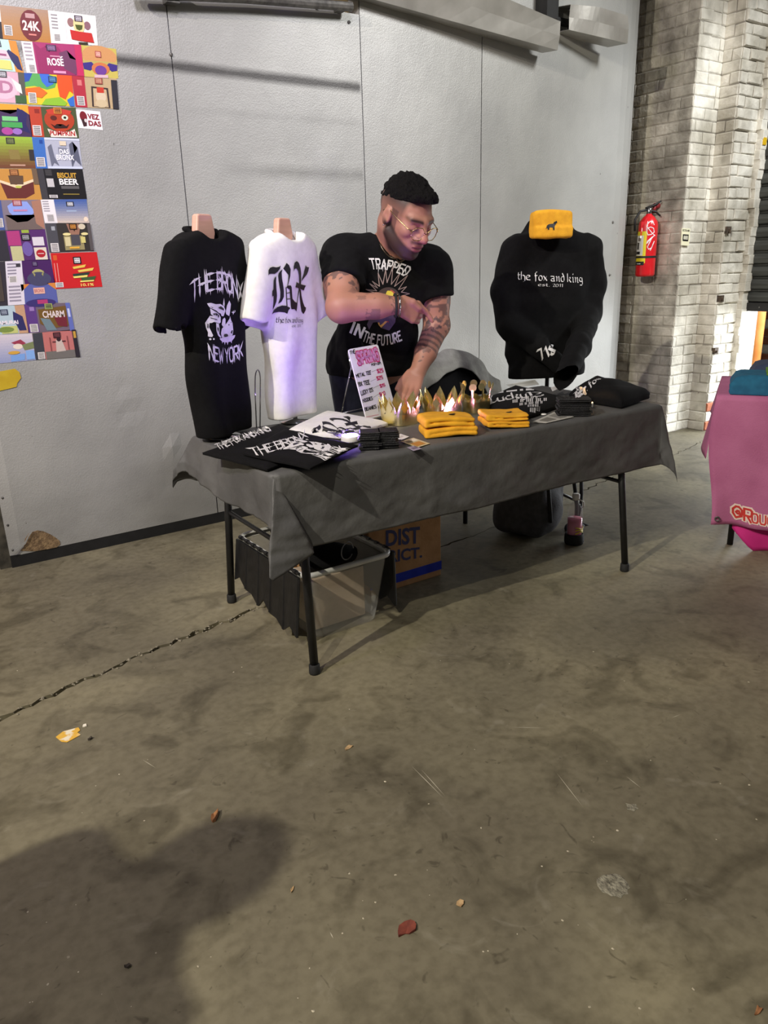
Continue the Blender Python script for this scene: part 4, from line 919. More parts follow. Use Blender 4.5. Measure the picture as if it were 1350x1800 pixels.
# ================================================================ goods on the table
ZT = TZ+.004
def flat_thing(name, corners, z0, h, mat, label, cat, n=22, seed=0, wav=.003, rnd=.25, group=None, plump=.0):
    """a folded garment: four table-plane corners (in order), rounded edges, soft top"""
    c = [np.asarray(q, float)[:2] for q in corners]; V = []; F = []
    root = thing(name, (*np.mean(c, 0), z0), label, cat, group)
    def P(u, v): return (c[0]*(1-u)+c[1]*u)*(1-v)+(c[3]*(1-u)+c[2]*u)*v
    for j in range(n):
        for i in range(n):
            u, v = i/(n-1), j/(n-1); p = P(u, v); e = min(u, 1-u, v, 1-v)*2
            edge = min(1, e/rnd); zz = z0+h*(.55+.45*math.sqrt(max(0, 1-(1-edge)**2)))+plump*math.sin(math.pi*u)*math.sin(math.pi*v)
            q = np.array([p[0], p[1], 0]); zz += wav*float(wob(q, 16, seed))*edge
            m = np.mean(c, 0); p = p+(p-m)*.02*float(wob(q, 25, seed+2))*(1-edge)
            V.append((p[0], p[1], zz))
    F = [(j*n+i, j*n+i+1, (j+1)*n+i+1, (j+1)*n+i) for j in range(n-1) for i in range(n-1)]
    ring = [i for i in range(n)]+[j*n+n-1 for j in range(1, n)]+[(n-1)*n+i for i in range(n-2, -1, -1)]+[j*n for j in range(n-2, 0, -1)]
    m = np.mean(c, 0)
    for lev, (k, zz) in enumerate(((1.012, .45), (1.0, .22), (1.012, .12), (.985, 0))):
        b = len(V)
        for i in ring: p = np.array(V[i][:2]); p = m+(p-m)*k; V.append((p[0], p[1], z0+h*zz))
        L = len(ring); prev = ring if lev == 0 else list(range(b-L, b))
        F += [(prev[i], b+i, b+(i+1) % L, prev[(i+1) % L]) for i in range(L)]
    o = obj('fabric', V, F, mat, root, smooth=True)
    return root, o
UPN = np.array([0, 0, 1.])
# black folded shirts, left end of the table
f1, f1m = flat_thing('folded_tee', [AZ(357, 800, ZT), AZ(470, 828, ZT), AZ(598, 784, ZT), AZ(490, 750, ZT)], ZT, .018, BCL, 'lower black folded T-shirt with spiky lettering at the left table corner', 'T-shirt', seed=1)
f2, f2m = flat_thing('folded_tee', [AZ(428, 800, ZT+.02), AZ(545, 826, ZT+.02), AZ(628, 786, ZT+.02), AZ(500, 757, ZT+.02)], ZT+.019, .016, BCL, 'upper black folded T-shirt with dog print beside the purple light', 'T-shirt', seed=2)
ps, _ = ribbon_text('THE FOX AND KING', lambda l: pen_spike(l, .13, rs, .5), gap=1.3, space=2.2, step=.45)
decal('print', quadmap(ps, (378, 782), (468, 750), (384, 790), (476, 756)), (1.2, 2.6, ZT+.018), UPN, f1m, INKW, f1, .002)
ps, _ = ribbon_text('THE BRONX', lambda l: pen_spike(l, .13, rs, .5), gap=1.3, space=2.2, step=.45); pp = quadmap(ps, (437, 788), (535, 757), (446, 799), (540, 767), -5)
# dog print lying down: same drawing, turned with the shirt
def lay(polys, x0, x1, y0, y1, TL, TR, BL, BR): return quadmap([[((x-x0)/(x1-x0), 1-(y-y0)/(y1-y0)) for x, y in q] for q in polys], TL, TR, BL, BR)
pp += sum([tri(q) for q in lay(dog, 364, 416, 523, 608, (486, 789), (522, 766), (566, 803), (592, 784))], [])
ps, _ = ribbon_text('NEW YORK', lambda l: pen_spike(l, .13, rs, .5), gap=1.3, space=2.2, step=.45); pp += quadmap(ps, (553, 801), (596, 784), (573, 806), (612, 789), 5)
decal('print', pp, (1.3, 2.45, ZT+.036), UPN, f2m, INKW, f2, .002)
tag(decal('print_lines', sum([tri(q) for q in lay(cuts, 364, 416, 523, 608, (486, 789), (522, 766), (566, 803), (592, 784))], []), (1.3, 2.45, ZT+.036), UPN, f2m, INKB, f2, .003), kind='stuff')
# white folded shirt
f3, f3m = flat_thing('folded_tee', [AZ(505, 764, ZT), AZ(598, 772, ZT), AZ(680, 749, ZT), AZ(575, 728, ZT)], ZT, .026, WTEE, 'white folded T-shirt with black gothic letters behind the purple light', 'T-shirt', seed=4, wav=.004, plump=.012)
lying = lay(BX, 477, 543, 458, 553, (536, 750), (605, 729), (597, 767), (660, 752))
decal('print', sum([tri(fine_poly(q, 5)) for q in lying], []), (1.6, 2.7, ZT+.035), UPN, f3m, INKB, f3, .002)
ps, _ = ribbon_text('est. 2011', nib(.06, .05), True, 1.4, 2.6, .5); decal('small_print', quadmap(ps, (652, 757), (668, 748), (656, 761), (672, 751)), (1.75, 2.62, ZT+.03), UPN, f3m, INKB, f3, .002)
# puck lights
def puck(px, py, col, power, label, r=.036, zt=ZT, strength=14):
    c = AZ(px, py, zt); root = thing('puck_light', c, label, 'light')
    mb = MB(); mb.lathe([(r*.98, 0), (r, .004), (r, .018), (r*.9, .021)], c, 28); mb.build('housing', MATS['white_plastic'], root, smooth=True)
    mb = MB(); mb.lathe([(r*.9, .0205), (r*.86, .0235), (r*.4, .026), (.001, .0265)], c, 28); mb.build('lens', emit('puck_glow_%d' % px, col, strength), root, smooth=True)
    l = bpy.data.lights.new('puck_lamp', 'AREA'); l.shape = 'DISK'; l.size = r*1.6; l.energy = power; l.color = col
    o = bpy.data.objects.new('puck_lamp', l); COL.objects.link(o); o.parent = root; o.location = (0, 0, .030); o.rotation_euler = (math.pi, 0, 0)
    return root
puck(616, 775, (.33, .18, 1.0), 7.0, 'glowing purple puck light between the folded shirts', strength=30)
puck(806, 741, (.80, .32, .95), 1.5, 'pink puck light hidden behind the front yellow beanies', strength=14)
puck(1034, 716, (1.0, .62, .25), .7, 'warm puck light behind the right stack of black wallets', .022, strength=6)
# black bifold wallets in stacks
WAL = pm('black_leather', (17, 17, 19), (27, 27, 30), 40, .5, bump=.3, bscale=160)
def wallet(c, ang, L, W, th, label, group):
    root = thing('wallet', c, label, 'wallet', group); R = rotz(ang); M = np.eye(4); M[:3, :3] = R; M[:3, 3] = c
    mb = MB(); mb.box((-L/2, -W/2, 0), (L/2, W/2, th*.40), M); mb.build('cover', WAL, root, bevel=.0015)
    mb = MB(); mb.box((-L/2, -W/2, th*.58), (L/2, W/2, th*.98), M); mb.build('cover', WAL, root, bevel=.0015)
    mb = MB(); mb.box((-L/2+.002, -W/2+.003, th*.38), (L/2-.012, W/2-.002, th*.6), M); mb.build('pocket_leaf', pm('black_lining', (10, 10, 11), None, 40, .8), root)
    mb = MB(); mb.tube([xf(M, [(-L/2+.003, -W/2+.004, th*.49)])[0], xf(M, [(-L/2+.003, W/2-.004, th*.49)])[0]], th*.47, 8); mb.build('spine', WAL, root, smooth=True)
    return root
pl = [(AZ(664, 791, ZT), 'left column'), (AZ(694, 789, ZT), 'right column')]
for ci, (c, nm) in enumerate(pl):
    for k in range(5):
        pos = ['bottom', 'second lowest', 'middle', 'second highest', 'top'][k]
        wallet(c+np.array([.012*math.sin(k*2+ci)*.4+(.006 if ci else .0), .05+.004*math.cos(k*3), .0125*k]), math.radians(-33+3*math.sin(k*1.7+ci)), .072 if ci else .072, .075, .012, 'black wallet, %s of the %s of the stack by the purple light' % (pos, nm), 'wallets by the purple light')
c = AZ(1020, 731, ZT)
for k in range(6):
    pos = ['bottom', 'second lowest', 'third lowest', 'third highest', 'second highest', 'top'][k]
    wallet(c+np.array([.0, .04, .0122*k])+np.array([.004*math.sin(k*2.1), .003*math.cos(k*3), 0]), math.radians(-38+3*math.sin(k*2)), .135, .085, .0118, 'black wallet, %s of the stack in front of the folded hooded top' % pos, 'wallets by the folded hooded top')
# folded yellow beanies
def beanie(c, ang, L, W, th, label, badge=True, seed=0):
    """knitted hat folded flat: two soft layers joined by a rolled edge"""
    root = thing('folded_beanie', c, label, 'beanie', 'yellow beanies'); R = rotz(ang)
    lay_ = th/2
    def f(p):
        q = (p-np.asarray(c))@R; x, y = q[..., 0], q[..., 1]; z = q[..., 2]-.0045*np.sin(x*20+seed)
        def rb(cx, cz, hx, hy, hz, r):
            d = np.stack([np.abs(x-cx)-hx+r, np.abs(y)-hy+r, np.abs(z-cz)-hz+r], -1); return np.linalg.norm(np.maximum(d, 0), axis=-1)+np.minimum(d.max(-1), 0)-r
        a = rb(0, lay_*.5, L/2, W/2, lay_*.47, lay_*.44); b = rb(.004, lay_*1.5, L/2-.003, W/2-.002, lay_*.5, lay_*.45)
        e = rb(-L/2+.012, lay_, .014, W/2-.001, lay_*.98, lay_*.7)
        return np.minimum(np.minimum(a, b), e)+.0022*wob(p, 38, seed)
    m = max(L, W)*.75; V, F = sdf_mesh(f, gax(c[0]-m, c[0]+m, .004), gax(c[1]-m, c[1]+m, .004), gax(c[2]-.006, c[2]+th+.012, .0032)); V[:, 2] = np.maximum(V[:, 2], c[2]+.0003)
    k = obj('knit', V, F, YEL, root, smooth=True)
    if badge:
        d = R@np.array([.02, -.01, 0]); t = bvh(k); h = t.ray_cast(Vector((c[0]+d[0], c[1]+d[1], c[2]+.2)), Vector((0, 0, -1))); z = h[0].z if h[0] else c[2]+th
        s = .0010; pts = [((x-967)*s*1.6, (397-y)*s*1.6) for x, y in fox]; B = MB()
        for q in tri(pts):
            P = [np.array([c[0]+d[0], c[1]+d[1], z+.003])+R@np.array([x, y, 0]) for x, y in q]; B.add(P, [(0, 1, 2)])
        B.build('fox_badge', INKB, root)
    return root
a = math.radians(-27)
ca = AZ(792, 768, ZT)+np.array([.035, .06, 0]); beanie(ca, a, .205, .150, .034, 'lower yellow beanie in the front stack next to the pink light', False, 1)
beanie(ca+np.array([-.006, .004, .036]), a+.03, .20, .145, .036, 'upper yellow beanie in the front stack next to the pink light', True, 2)
cb_ = AZ(893, 752, ZT)+np.array([.03, .06, 0]); beanie(cb_, a+.02, .175, .155, .026, 'lower yellow beanie in the right stack beside the printed card', False, 3)
beanie(cb_+np.array([.0, .002, .028]), a, .172, .15, .026, 'upper yellow beanie in the right stack beside the printed card', True, 4)
# printed cards
PAPER = vc('printed_card', .45)
def card(name, quad_px, base, bits, label, cat='card', z=ZT):
    mb = MB(); P = [AZ(x, y, z) for x, y in quad_px]; lo = np.array(P); mb.add(np.concatenate([lo, lo+np.array([0, 0, .0012])]), [(3, 2, 1, 0), (4, 5, 6, 7), (0, 1, 5, 4), (1, 2, 6, 5), (2, 3, 7, 6), (3, 0, 4, 7)], base)
    for k, (u0, v0, u1, v1, col) in enumerate(bits):
        Q = lambda u, v: (P[0]*(1-u)+P[1]*u)*(1-v)+(P[3]*(1-u)+P[2]*u)*v+np.array([0, 0, .0016+.0002*k])
        mb.add([Q(u0, v0), Q(u1, v0), Q(u1, v1), Q(u0, v1)], [(0, 1, 2, 3)], col)
    V = mb.V; Fn = []
    return tag(mb.build(name, PAPER, None), label, cat)
card('info_card', [(704, 776), (727, 770), (756, 780), (734, 787)], (206, 190, 150), [(.1, .15, .45, .4, (120, 110, 90)), (.1, .5, .8, .9, (190, 132, 56)), (.5, .1, .9, .4, (230, 222, 200))], 'cream printed card between the wallets and yellow beanies')
card('info_card', [(692, 769), (704, 763), (719, 768), (706, 774)], (232, 230, 226), [(.2, .3, .8, .6, (200, 196, 190))], 'small white card behind the stack of black wallets')
card('info_card', [(716, 787), (728, 784), (742, 789), (727, 793)], (160, 150, 170), [(.2, .3, .8, .7, (110, 100, 120))], 'small lilac card at the table edge below the cream card')
card('info_card', [(936, 742), (975, 724), (1009, 733), (960, 744)], (186, 184, 176), [(.15, .2, .5, .8, (120, 118, 110)), (.6, .15, .85, .85, (140, 138, 130))], 'grey printed card right of the yellow beanies')
def disc(px, py, r, col, label, z=ZT):
    c = AZ(px, py, z); mb = MB(); mb.lathe([(r, 0), (r, .003), (r*.8, .005), (.001, .0052)], c, 20); return tag(mb.build('pin_badge', pm('badge_%d' % px, col, None, 20, .3), None, smooth=True), label, 'badge')
disc(956, 729, .012, (236, 234, 230), 'round white pin badge near the grey printed card'); disc(929, 728, .013, (70, 66, 58), 'round dark pin badge beside the white one')
# folded black shirt with gothic print and two folded hooded tops, right end
f4, f4m = flat_thing('folded_tee', [AZ(838, 716, ZT), AZ(925, 737, ZT), AZ(1005, 710, ZT), AZ(905, 684, ZT)], ZT, .030, BCL, 'black folded T-shirt with white gothic print right of the gold crowns', 'T-shirt', seed=6, wav=.004, plump=.01)
ps, _ = ribbon_text('Lucky', nib(.075, .07), True, 1.0, 2, .4); pp = quadmap(ps, (858, 694), (922, 689), (862, 704), (926, 699))
ps, _ = ribbon_text('13', nib(.09, .08), True, 1.4, 2, .4); pp += quadmap(ps, (924, 690), (950, 688), (928, 696), (954, 693))
for txt, x0, y0, x1, y1, h in (('EST. 2011 NYC', 908, 702, 944, 699, 3.5), ('THE BRONX COLLECTIVE', 902, 707, 960, 702, 4), ('OF GOOD FORTUNE', 914, 711, 953, 706, 3.5), ('NEW YORK', 928, 713, 946, 711, 3), ('STAY TRUE', 932, 717, 949, 715, 3)):
    ps, _ = ribbon_text(txt if False else 'III II IIII III II', lambda l: pen_round(l, .16), gap=2.6, space=3, step=.5); pp += quadmap(ps, (x0, y0-h), (x1, y1-h), (x0, y0), (x1, y1))
ps, _ = ribbon_text('II IIII I III', lambda l: pen_round(l, .3), gap=2.2, space=3, step=.5); pp += quadmap(ps, (878, 686), (936, 680), (878, 689), (936, 683.5))
decal('print', pp, (2.55, 2.6, ZT+.04), UPN, f4m, INKW, f4, .002)
f5, f5m = flat_thing('folded_hoodie', [AZ(1000, 703, ZT), AZ(1092, 718, ZT), AZ(1141, 701, ZT), AZ(1045, 675, ZT)], ZT, .055, BCL, 'thick black folded hooded top at the right end of the table', 'hooded top', seed=8, wav=.006, rnd=.35, plump=.022)
ps, _ = ribbon_text('the fox', nib(.08, .07), True, 1.4, 2.6, .4); pp = quadmap(ps, (1010, 680), (1050, 664), (1014, 688), (1056, 670))
ps, _ = ribbon_text('18', nib(.13, .12), True, 1.4, 2.6, .4); pp += quadmap(ps, (1008, 690), (1022, 686), (1010, 700), (1024, 697))
decal('print', pp, (2.85, 2.4, ZT+.07), UPN, f5m, INKW, f5, .003)
card('paper_sheet', [(890, 676), (940, 668), (948, 676), (900, 682)], (210, 210, 206), [(.1, .2, .9, .5, (190, 190, 186))], 'white paper sheet on the table below the hanging hooded top', 'paper', ZT)
card('paper_sheet', [(968, 682), (978, 678), (981, 684), (971, 688)], (224, 222, 220), [], 'small white tag beside the dangling black cuff', 'tag', ZT+.034)
# mirror-gold paper crowns
GOLD = pm('gold_mirror_card', (240, 222, 150), (250, 238, 180), 6, .27, 1.0, bump=.15, bscale=18)
def crown(px, py, r, h, n, kind, label, seed):
    c = AZ(px, py, ZT+.001); rd = random.Random(seed); m = n*6; V = []; F = []; root = thing('gold_crown', c, label, 'crown', 'gold crowns')
    for i in range(m+1):
        a = 2*math.pi*i/m; rr_ = r*(1+.06*math.sin(3*a+seed)+.04*math.sin(5*a)); ph = (i % 6)/6
        pk = 1-abs(2*ph-1); top = h*(.45+.55*pk**.8) if kind == 0 else h*.5*(1+.1*math.sin(i))
        fl = 1+.16*pk*(1 if kind == 0 else .2); d = np.array([math.cos(a), math.sin(a)*.9, 0])
        V += [c+d*rr_, c+d*rr_*1.03+np.array([0, 0, h*.38]), c+d*rr_*fl+np.array([0, 0, top])]
    for i in range(m): F += [(3*i, 3*i+3, 3*i+4, 3*i+1), (3*i+1, 3*i+4, 3*i+5, 3*i+2)]
    obj('band', V, F, GOLD, root, solid=.0012)
    for k in range(n):
        a = 2*math.pi*(k+.5)/n+seed*.0; d = np.array([math.cos(a), math.sin(a)*.9, 0]); rr_ = r*(1+.06*math.sin(3*a+seed)+.04*math.sin(5*a))*(1.17 if kind == 0 else 1.04)
        t = np.array([-math.sin(a), math.cos(a), 0])
        if kind:
            mb = MB(); b = c+d*rr_+np.array([0, 0, h*.48]); q = [(-.003, 0), (.003, 0), (.003, h*.34), (-.003, h*.34)]; mb.prism(q, b, t, np.array([0, 0, 1.])+d*.15, d, .0012); mb.prism(pol(0, h*.42, .0165, .0165, 14), b+d*.002, t, np.array([0, 0, 1.])+d*.15*rd.uniform(-1, 2), d, .0012)
            mb.build('disc_tip', GOLD, root)
        else:
            mb = MB(); b = c+d*rr_*.98+np.array([0, 0, h*.62]); mb.prism([(0, -.022), (.016, 0), (0, .026), (-.016, 0)], b, t, np.array([0, 0, 1.])+d*rd.uniform(-.1, .4), d, .0014); mb.build('diamond_tip', GOLD, root)
    return root
crown(705, 742, .080, .118, 8, 0, 'leftmost gold paper crown with pointed tips next to the price board', 1)
crown(777, 733, .084, .122, 9, 0, 'middle gold paper crown with pointed tips behind the front yellow beanies', 2)
crown(836, 722, .062, .125, 9, 1, 'rightmost gold paper crown with round disc tips', 3)
# price board on a wire easel
sg = thing('price_board', AZ(668, 733, ZT), 'white price board with handwritten black and red lettering on a wire easel', 'sign')
BLp, BRp = AZ(645, 740, ZT+.006), AZ(698, 727, ZT+.006); ang_ = 0
TLp = AY(612, 614, BLp[1]+.105); TRp = AY(664, 605, BRp[1]+.105)
nb = unit(np.cross(BRp-BLp, TLp-BLp)); nb = nb if nb[1] < 0 else -nb
ux_ = BRp-BLp; uy_ = TLp-BLp
def bd(u, v): return (BLp*(1-u)+BRp*u)*(1-v)+(TLp*(1-u)+TRp*u)*v
cor_ = []
for cu, cv, a0 in ((.08, .03, 180), (.92, .03, 270), (.92, .97, 0), (.08, .97, 90)):
    for i in range(4): q = math.radians(a0+30*i); cor_.append(bd(cu+.08*math.cos(q), cv+.03*math.sin(q)))
mb = MB(); n = len(cor_); mb.add(cor_+[p-nb*.005 for p in cor_], [tuple(range(n)), tuple(range(2*n-1, n-1, -1))]+[(i, n+i, n+(i+1) % n, (i+1) % n) for i in range(n)]); mb.build('panel', pm('white_board', (222, 220, 226), (230, 228, 232), 20, .4), sg)
MRK = pm('black_marker', (22, 20, 26), None, 40, .5); RED = pm('red_marker', (206, 44, 110), None, 40, .5)
CS = lambda x, y: (600+x/11.25, 590+y/11.25)
def mark(txt, TL, TR, BL, BR, mat, w=.23, nm='lettering'):
    ps, _ = ribbon_text(txt, lambda l: pen_round(l, w), gap=1.8, space=3.4, step=9); decal(nm, quadmap(ps, CS(*TL), CS(*TR), CS(*BL), CS(*BR)), BLp+nb*.0, nb, None, mat, sg, .0012)
mark('THE', (162, 312), (262, 276), (172, 366), (272, 350), MRK, .2)
ps, _ = ribbon_text('SPRING', lambda l: pen_round(l, .46), gap=2.6, step=.5); decal('title', quadmap(ps, CS(290, 350), CS(695, 265), CS(335, 560), CS(745, 470)), BLp, nb, None, RED, sg, .0010)
ps, _ = ribbon_text('SPRING', lambda l: pen_round(l, .26), gap=2.6, step=.5); decal('title_fill', quadmap(ps, CS(290, 350), CS(695, 265), CS(335, 560), CS(745, 470)), BLp, nb, None, pm('pink_marker', (216, 150, 200), None, 40, .5), sg, .0016)
mark('POP-UP!', (585, 560), (770, 520), (600, 600), (780, 565), MRK, .22)
mark('METAL TEE', (283, 770), (578, 692), (300, 828), (582, 760), MRK); mark('-', (600, 740), (690, 700), (600, 690), (690, 650), MRK, .1); mark('$25', (700, 670), (815, 650), (712, 740), (825, 716), RED)
mark('BX TEE', (330, 930), (545, 880), (350, 1000), (560, 955), MRK); mark('-', (580, 925), (675, 880), (580, 880), (675, 838), MRK, .1); mark('$25', (690, 815), (805, 790), (705, 885), (815, 850), RED)
mark("LUCKY 13'S", (375, 1100), (610, 1030), (395, 1180), (625, 1100), MRK); mark('-', (630, 1060), (735, 1005), (630, 1010), (735, 960), MRK, .1); mark('$15', (752, 970), (850, 945), (768, 1030), (862, 1000), RED)
mark('HOODIES', (415, 1260), (605, 1205), (430, 1320), (620, 1265), MRK); mark('-', (635, 1240), (735, 1180), (635, 1190), (735, 1130), MRK, .1); mark('$40', (745, 1135), (850, 1100), (760, 1200), (865, 1165), RED)
mark('BEANIES', (455, 1430), (675, 1370), (468, 1490), (690, 1430), MRK); mark('$', (750, 1310), (790, 1295), (765, 1370), (805, 1352), RED); mark('-', (495, 1600), (690, 1560), (505, 1620), (700, 1580), RED, .3)
mb = MB(); mb.tube([AY(617, 648, BLp[1]+.085), AZ(600, 727, ZT)], .0032, 6); mb.tube([AY(612, 620, TLp[1]+.006), AY(618, 650, BLp[1]+.083)], .0032, 6); mb.tube([AZ(600, 727, ZT+.003), AZ(645, 716, ZT+.003), bd(.3, .02)-nb*.008], .003, 6); mb.tube([bd(.02, .01)+nb*.006, bd(.98, .01)+nb*.006], .003, 6)
mb.build('wire_easel', CHR, sg, smooth=True)
# ================================================================ chair with a draped jacket behind the table
chr_ = thing('chair', (2.82, 3.42, 0), 'black upholstered chair with a rounded back behind the table', 'chair')
cc = np.array([2.80, 3.40, .615])
def chf(p):
    q = p-cc; d = ell(q, (0, 0, .03), (.27, .055, .235)); s = ell(q, (.02, -.20, -.22), (.24, .24, .05)); return smin(d, s, .05)
V, F = sdf_mesh(chf, gax(2.45, 3.25, .014), gax(2.9, 3.55, .014), gax(.32, .95, .014)); obj('upholstery', V, F, BCL, chr_, smooth=True)
for x, y in ((2.62, 3.06), (2.99, 3.06), (2.62, 3.42), (2.99, 3.42)): mb = MB(); mb.tube([(x, y, 0), (x+.01, y+.01, .40)], .013, 8); mb.build('leg', BLK, chr_, smooth=True)
JK = pm('grey_jacket_cloth', (134, 132, 125), (166, 164, 155), 12, .85, bump=.3, bscale=90)
def jkf(u, v):
    """cloth thrown over the chair back: u along the top, v front to back"""
    x = 2.535+.63*u; top = .615+.03+.245*math.sqrt(max(.02, 1-((x-2.80)/.285)**2)) if x < 3.06 else .615+.03+.245*.41-(x-3.06)*.6
    w = .012*math.sin(u*17+1)+.008*math.sin(u*31+v*5); vv = (v-.5)*2; hang = max(0, abs(vv)-.25)
    fr = .10+.20*max(0, (u-.55)/.45)**1.2 if vv < 0 else .28
    y = 3.40+vv*.062+(.012 if vv > 0 else -.012)*min(1, hang*4)+w*.8*hang
    return (x, y, max(.50, top+.016-hang/.75*fr+w*.4))
V, F = grid(60, 36, jkf); tag(obj('jacket', V, F, JK, None, smooth=True, solid=.004), 'grey jacket thrown over the chair back behind the table', 'jacket')
# ================================================================ neighbour's pink table, cut by the right frame edge
PNK = pm('pink_cloth', (178, 98, 138), (192, 112, 152), 6, .8, bump=.25, bscale=200); MAG = pm('magenta_cloth', (214, 46, 136), (196, 36, 122), 6, .8)
pk0 = np.array([3.305, 2.022]); px_ = unit(np.array([.096, -.159])); pb_ = unit(np.array([.86, .51]))
pt = thing('market_table', (*(pk0+px_*.6+pb_*.35), 0), 'folding table under the pink cloth at the right edge', 'table')
def PT(a, b, z): p = pk0+px_*a+pb_*b; return np.array([p[0], p[1], z])
mb = MB(); V = [PT(a, b, z) for z in (.70, .744) for a, b in ((.02, .02), (1.5, .02), (1.5, .62), (.02, .62))]; mb.add(V, [(3, 2, 1, 0), (4, 5, 6, 7), (0, 1, 5, 4), (1, 2, 6, 5), (2, 3, 7, 6), (3, 0, 4, 7)]); mb.build('tabletop', MATS['table_plastic'], pt)
for a, b in ((.10, .08), (1.4, .08), (.10, .55), (1.4, .55)): mb = MB(); mb.tube([PT(a, b, 0), PT(a, b, .70)], .015, 8); mb.build('leg', BLK, pt, smooth=True)
def pkf(u, v):
    a = -.03+1.55*u; drop = .62*v; z = .752-drop; s = .05*v
    o = -.015-.006*v-.016*math.sin(a*16+v*3)*v-.010*math.sin(a*31-v*4)*v*v; edge = .015*v*max(0, 1-u*6)
    return PT(a+edge-.02*math.sin(v*5)*max(0, 1-u*6), o, z-.025*max(0, a)*v)
def pside(u, v):
    b = .66*u; z = .752-.30*v*(1-.35*u); return PT(-.03-.02*v-.03*math.sin(u*7)*v, b-.015, z)
V1, F1 = grid(60, 30, pkf); V2, F2 = grid(24, 14, pside); V3, F3 = grid(20, 10, lambda u, v: PT(-.03+1.55*u, -.015+.67*v, .752))
mb = MB(); mb.add(V1, F1); mb.add(V2, F2); mb.add(V3, F3); pc = mb.build('pink_tablecloth', PNK, None, smooth=True, solid=.002, org=PT(.7, .3, .1)); tag(pc, 'pink tablecloth with red lettering at the right edge of the picture', 'tablecloth')
grom = PT(.03, -.03, .165); mb = MB(); mb.tube([grom+.010*(px_[0]*math.cos(a)*np.array([1, 0, 0])+px_[1]*math.cos(a)*np.array([0, 1, 0])+math.sin(a)*np.array([0, 0, 1]))-np.array([*pb_, 0])*.012 for a in np.linspace(0, 6.28, 16, endpoint=False)], .0035, 6, closed=True); mb.build('grommet', MATS['dull_steel'], pc)
Np = np.array([-pb_[0], -pb_[1], 0]); Op = PT(.2, -.045, .2)
def ptext(name, off, w, mat):
    S = []
    for txt, TL, TR, BL, BR in (('@', (1288, 890), (1304, 893), (1288, 912), (1304, 916)), ('R', (1308, 897), (1322, 900), (1308, 918), (1320, 921)), ('OUG', (1322, 905), (1360, 912), (1322, 920), (1360, 928))):
        ps, _ = ribbon_text(txt, lambda l: pen_round(l, w), gap=2, step=.5); S += quadmap(ps, TL, TR, BL, BR)
    decal(name, S, Op, Np, pc, mat, pc, off)
ptext('lettering_outline', .0035, .42, pm('cream_ink', (236, 214, 200), None, 20, .7)); ptext('lettering', .005, .17, pm('red_ink', (190, 40, 40), (210, 60, 50), 20, .7))
V, F = grid(20, 14, lambda u, v: PT(.10+.5*u, .03-.02*math.sin(u*12)*v, .30-.30*v*min(1, (1.2-abs(u-.32)*1.7)))); tag(obj('magenta_cloth', V, F, MAG, None, smooth=True, solid=.002), 'bright magenta under-cloth hanging below the pink tablecloth', 'cloth')
TEAL = pm('teal_cotton', (22, 92, 124), (30, 106, 138), 30, .85, bump=.2, bscale=300)
f6, f6m = flat_thing('folded_shirt', [PT(.02, .03, 0), PT(.42, .03, 0), PT(.42, .30, 0), PT(.02, .30, 0)], .756, .085, TEAL, 'teal folded shirt on the pink tablecloth', 'shirt', rnd=.3, wav=.005, seed=11)
f7, f7m = flat_thing('folded_shirt', [PT(.10, .34, 0), PT(.6, .34, 0), PT(.6, .60, 0), PT(.10, .60, 0)], .756, .10, pm('slate_cotton', (48, 58, 84), (58, 68, 94), 30, .85), 'slate blue folded shirt behind the teal one', 'shirt', rnd=.3, seed=12)
f8, f8m = flat_thing('folded_shirt', [PT(.17, .06, 0), PT(.55, .06, 0), PT(.55, .28, 0), PT(.17, .28, 0)], .843, .02, pm('green_cotton', (84, 128, 24), (98, 142, 34), 30, .85), 'green folded shirt lying on the teal one', 'shirt', rnd=.3, seed=13)
# ================================================================ fire extinguisher and card on the bricks
ex = thing('fire_extinguisher', AX(1133, 486, 5.215), 'red fire extinguisher with white scrawl hanging on the brick wall', 'fire extinguisher')
exc = AX(1133, 486, 5.215); RED2 = pm('extinguisher_red', (196, 20, 30), (206, 28, 36), 20, .3, coat=.4)
mb = MB(); mb.lathe([(.060, 0), (.070, .008), (.072, .02), (.072, .37), (.066, .40), (.045, .43), (.024, .447), (.022, .455)], exc, 28); exb = mb.build('cylinder', RED2, ex, smooth=True)
mb = MB(); mb.lathe([(.018, .452), (.020, .46), (.020, .49), (.014, .50)], exc, 14); mb.build('valve', CHR, ex, smooth=True)
exd = unit(CR*np.array([1, 1, 0])); top = exc+np.array([0, 0, .495])
mb = MB(); mb.tube([top-exd*.03, top+exd*.03+np.array([0, 0, .02]), top+exd*.085+np.array([0, 0, .05])], [.009, .009, .006], 8); mb.build('carry_handle', DARK, ex, smooth=True)
mb = MB(); mb.tube([top-exd*.02-np.array([0, 0, .01]), top+exd*.05-np.array([0, 0, .025]), top+exd*.085-np.array([0, 0, .055])], [.008, .008, .006], 8); mb.build('squeeze_lever', DARK, ex, smooth=True)
mb = MB(); mb.tube([top-exd*.01-np.array([0, 0, .01]), top-exd*.07+np.array([0, 0, -.02]), top-exd*.105+np.array([0, 0, -.08]), top-exd*.10+np.array([0, 0, -.16])], .009, 8); mb.build('hose', DARK, ex, smooth=True)
hk = AX(1151, 362, 5.27); mb = MB(); mb.tube([hk, hk+np.array([.04, 0, 0])], .022, 12); mb.tube([hk+np.array([-.004, 0, .012]), hk+np.array([-.004, 0, -.05])], .014, 8); mb.build('wall_hook', pm('dark_red_paint', (120, 18, 26), None, 20, .5), ex, smooth=True)
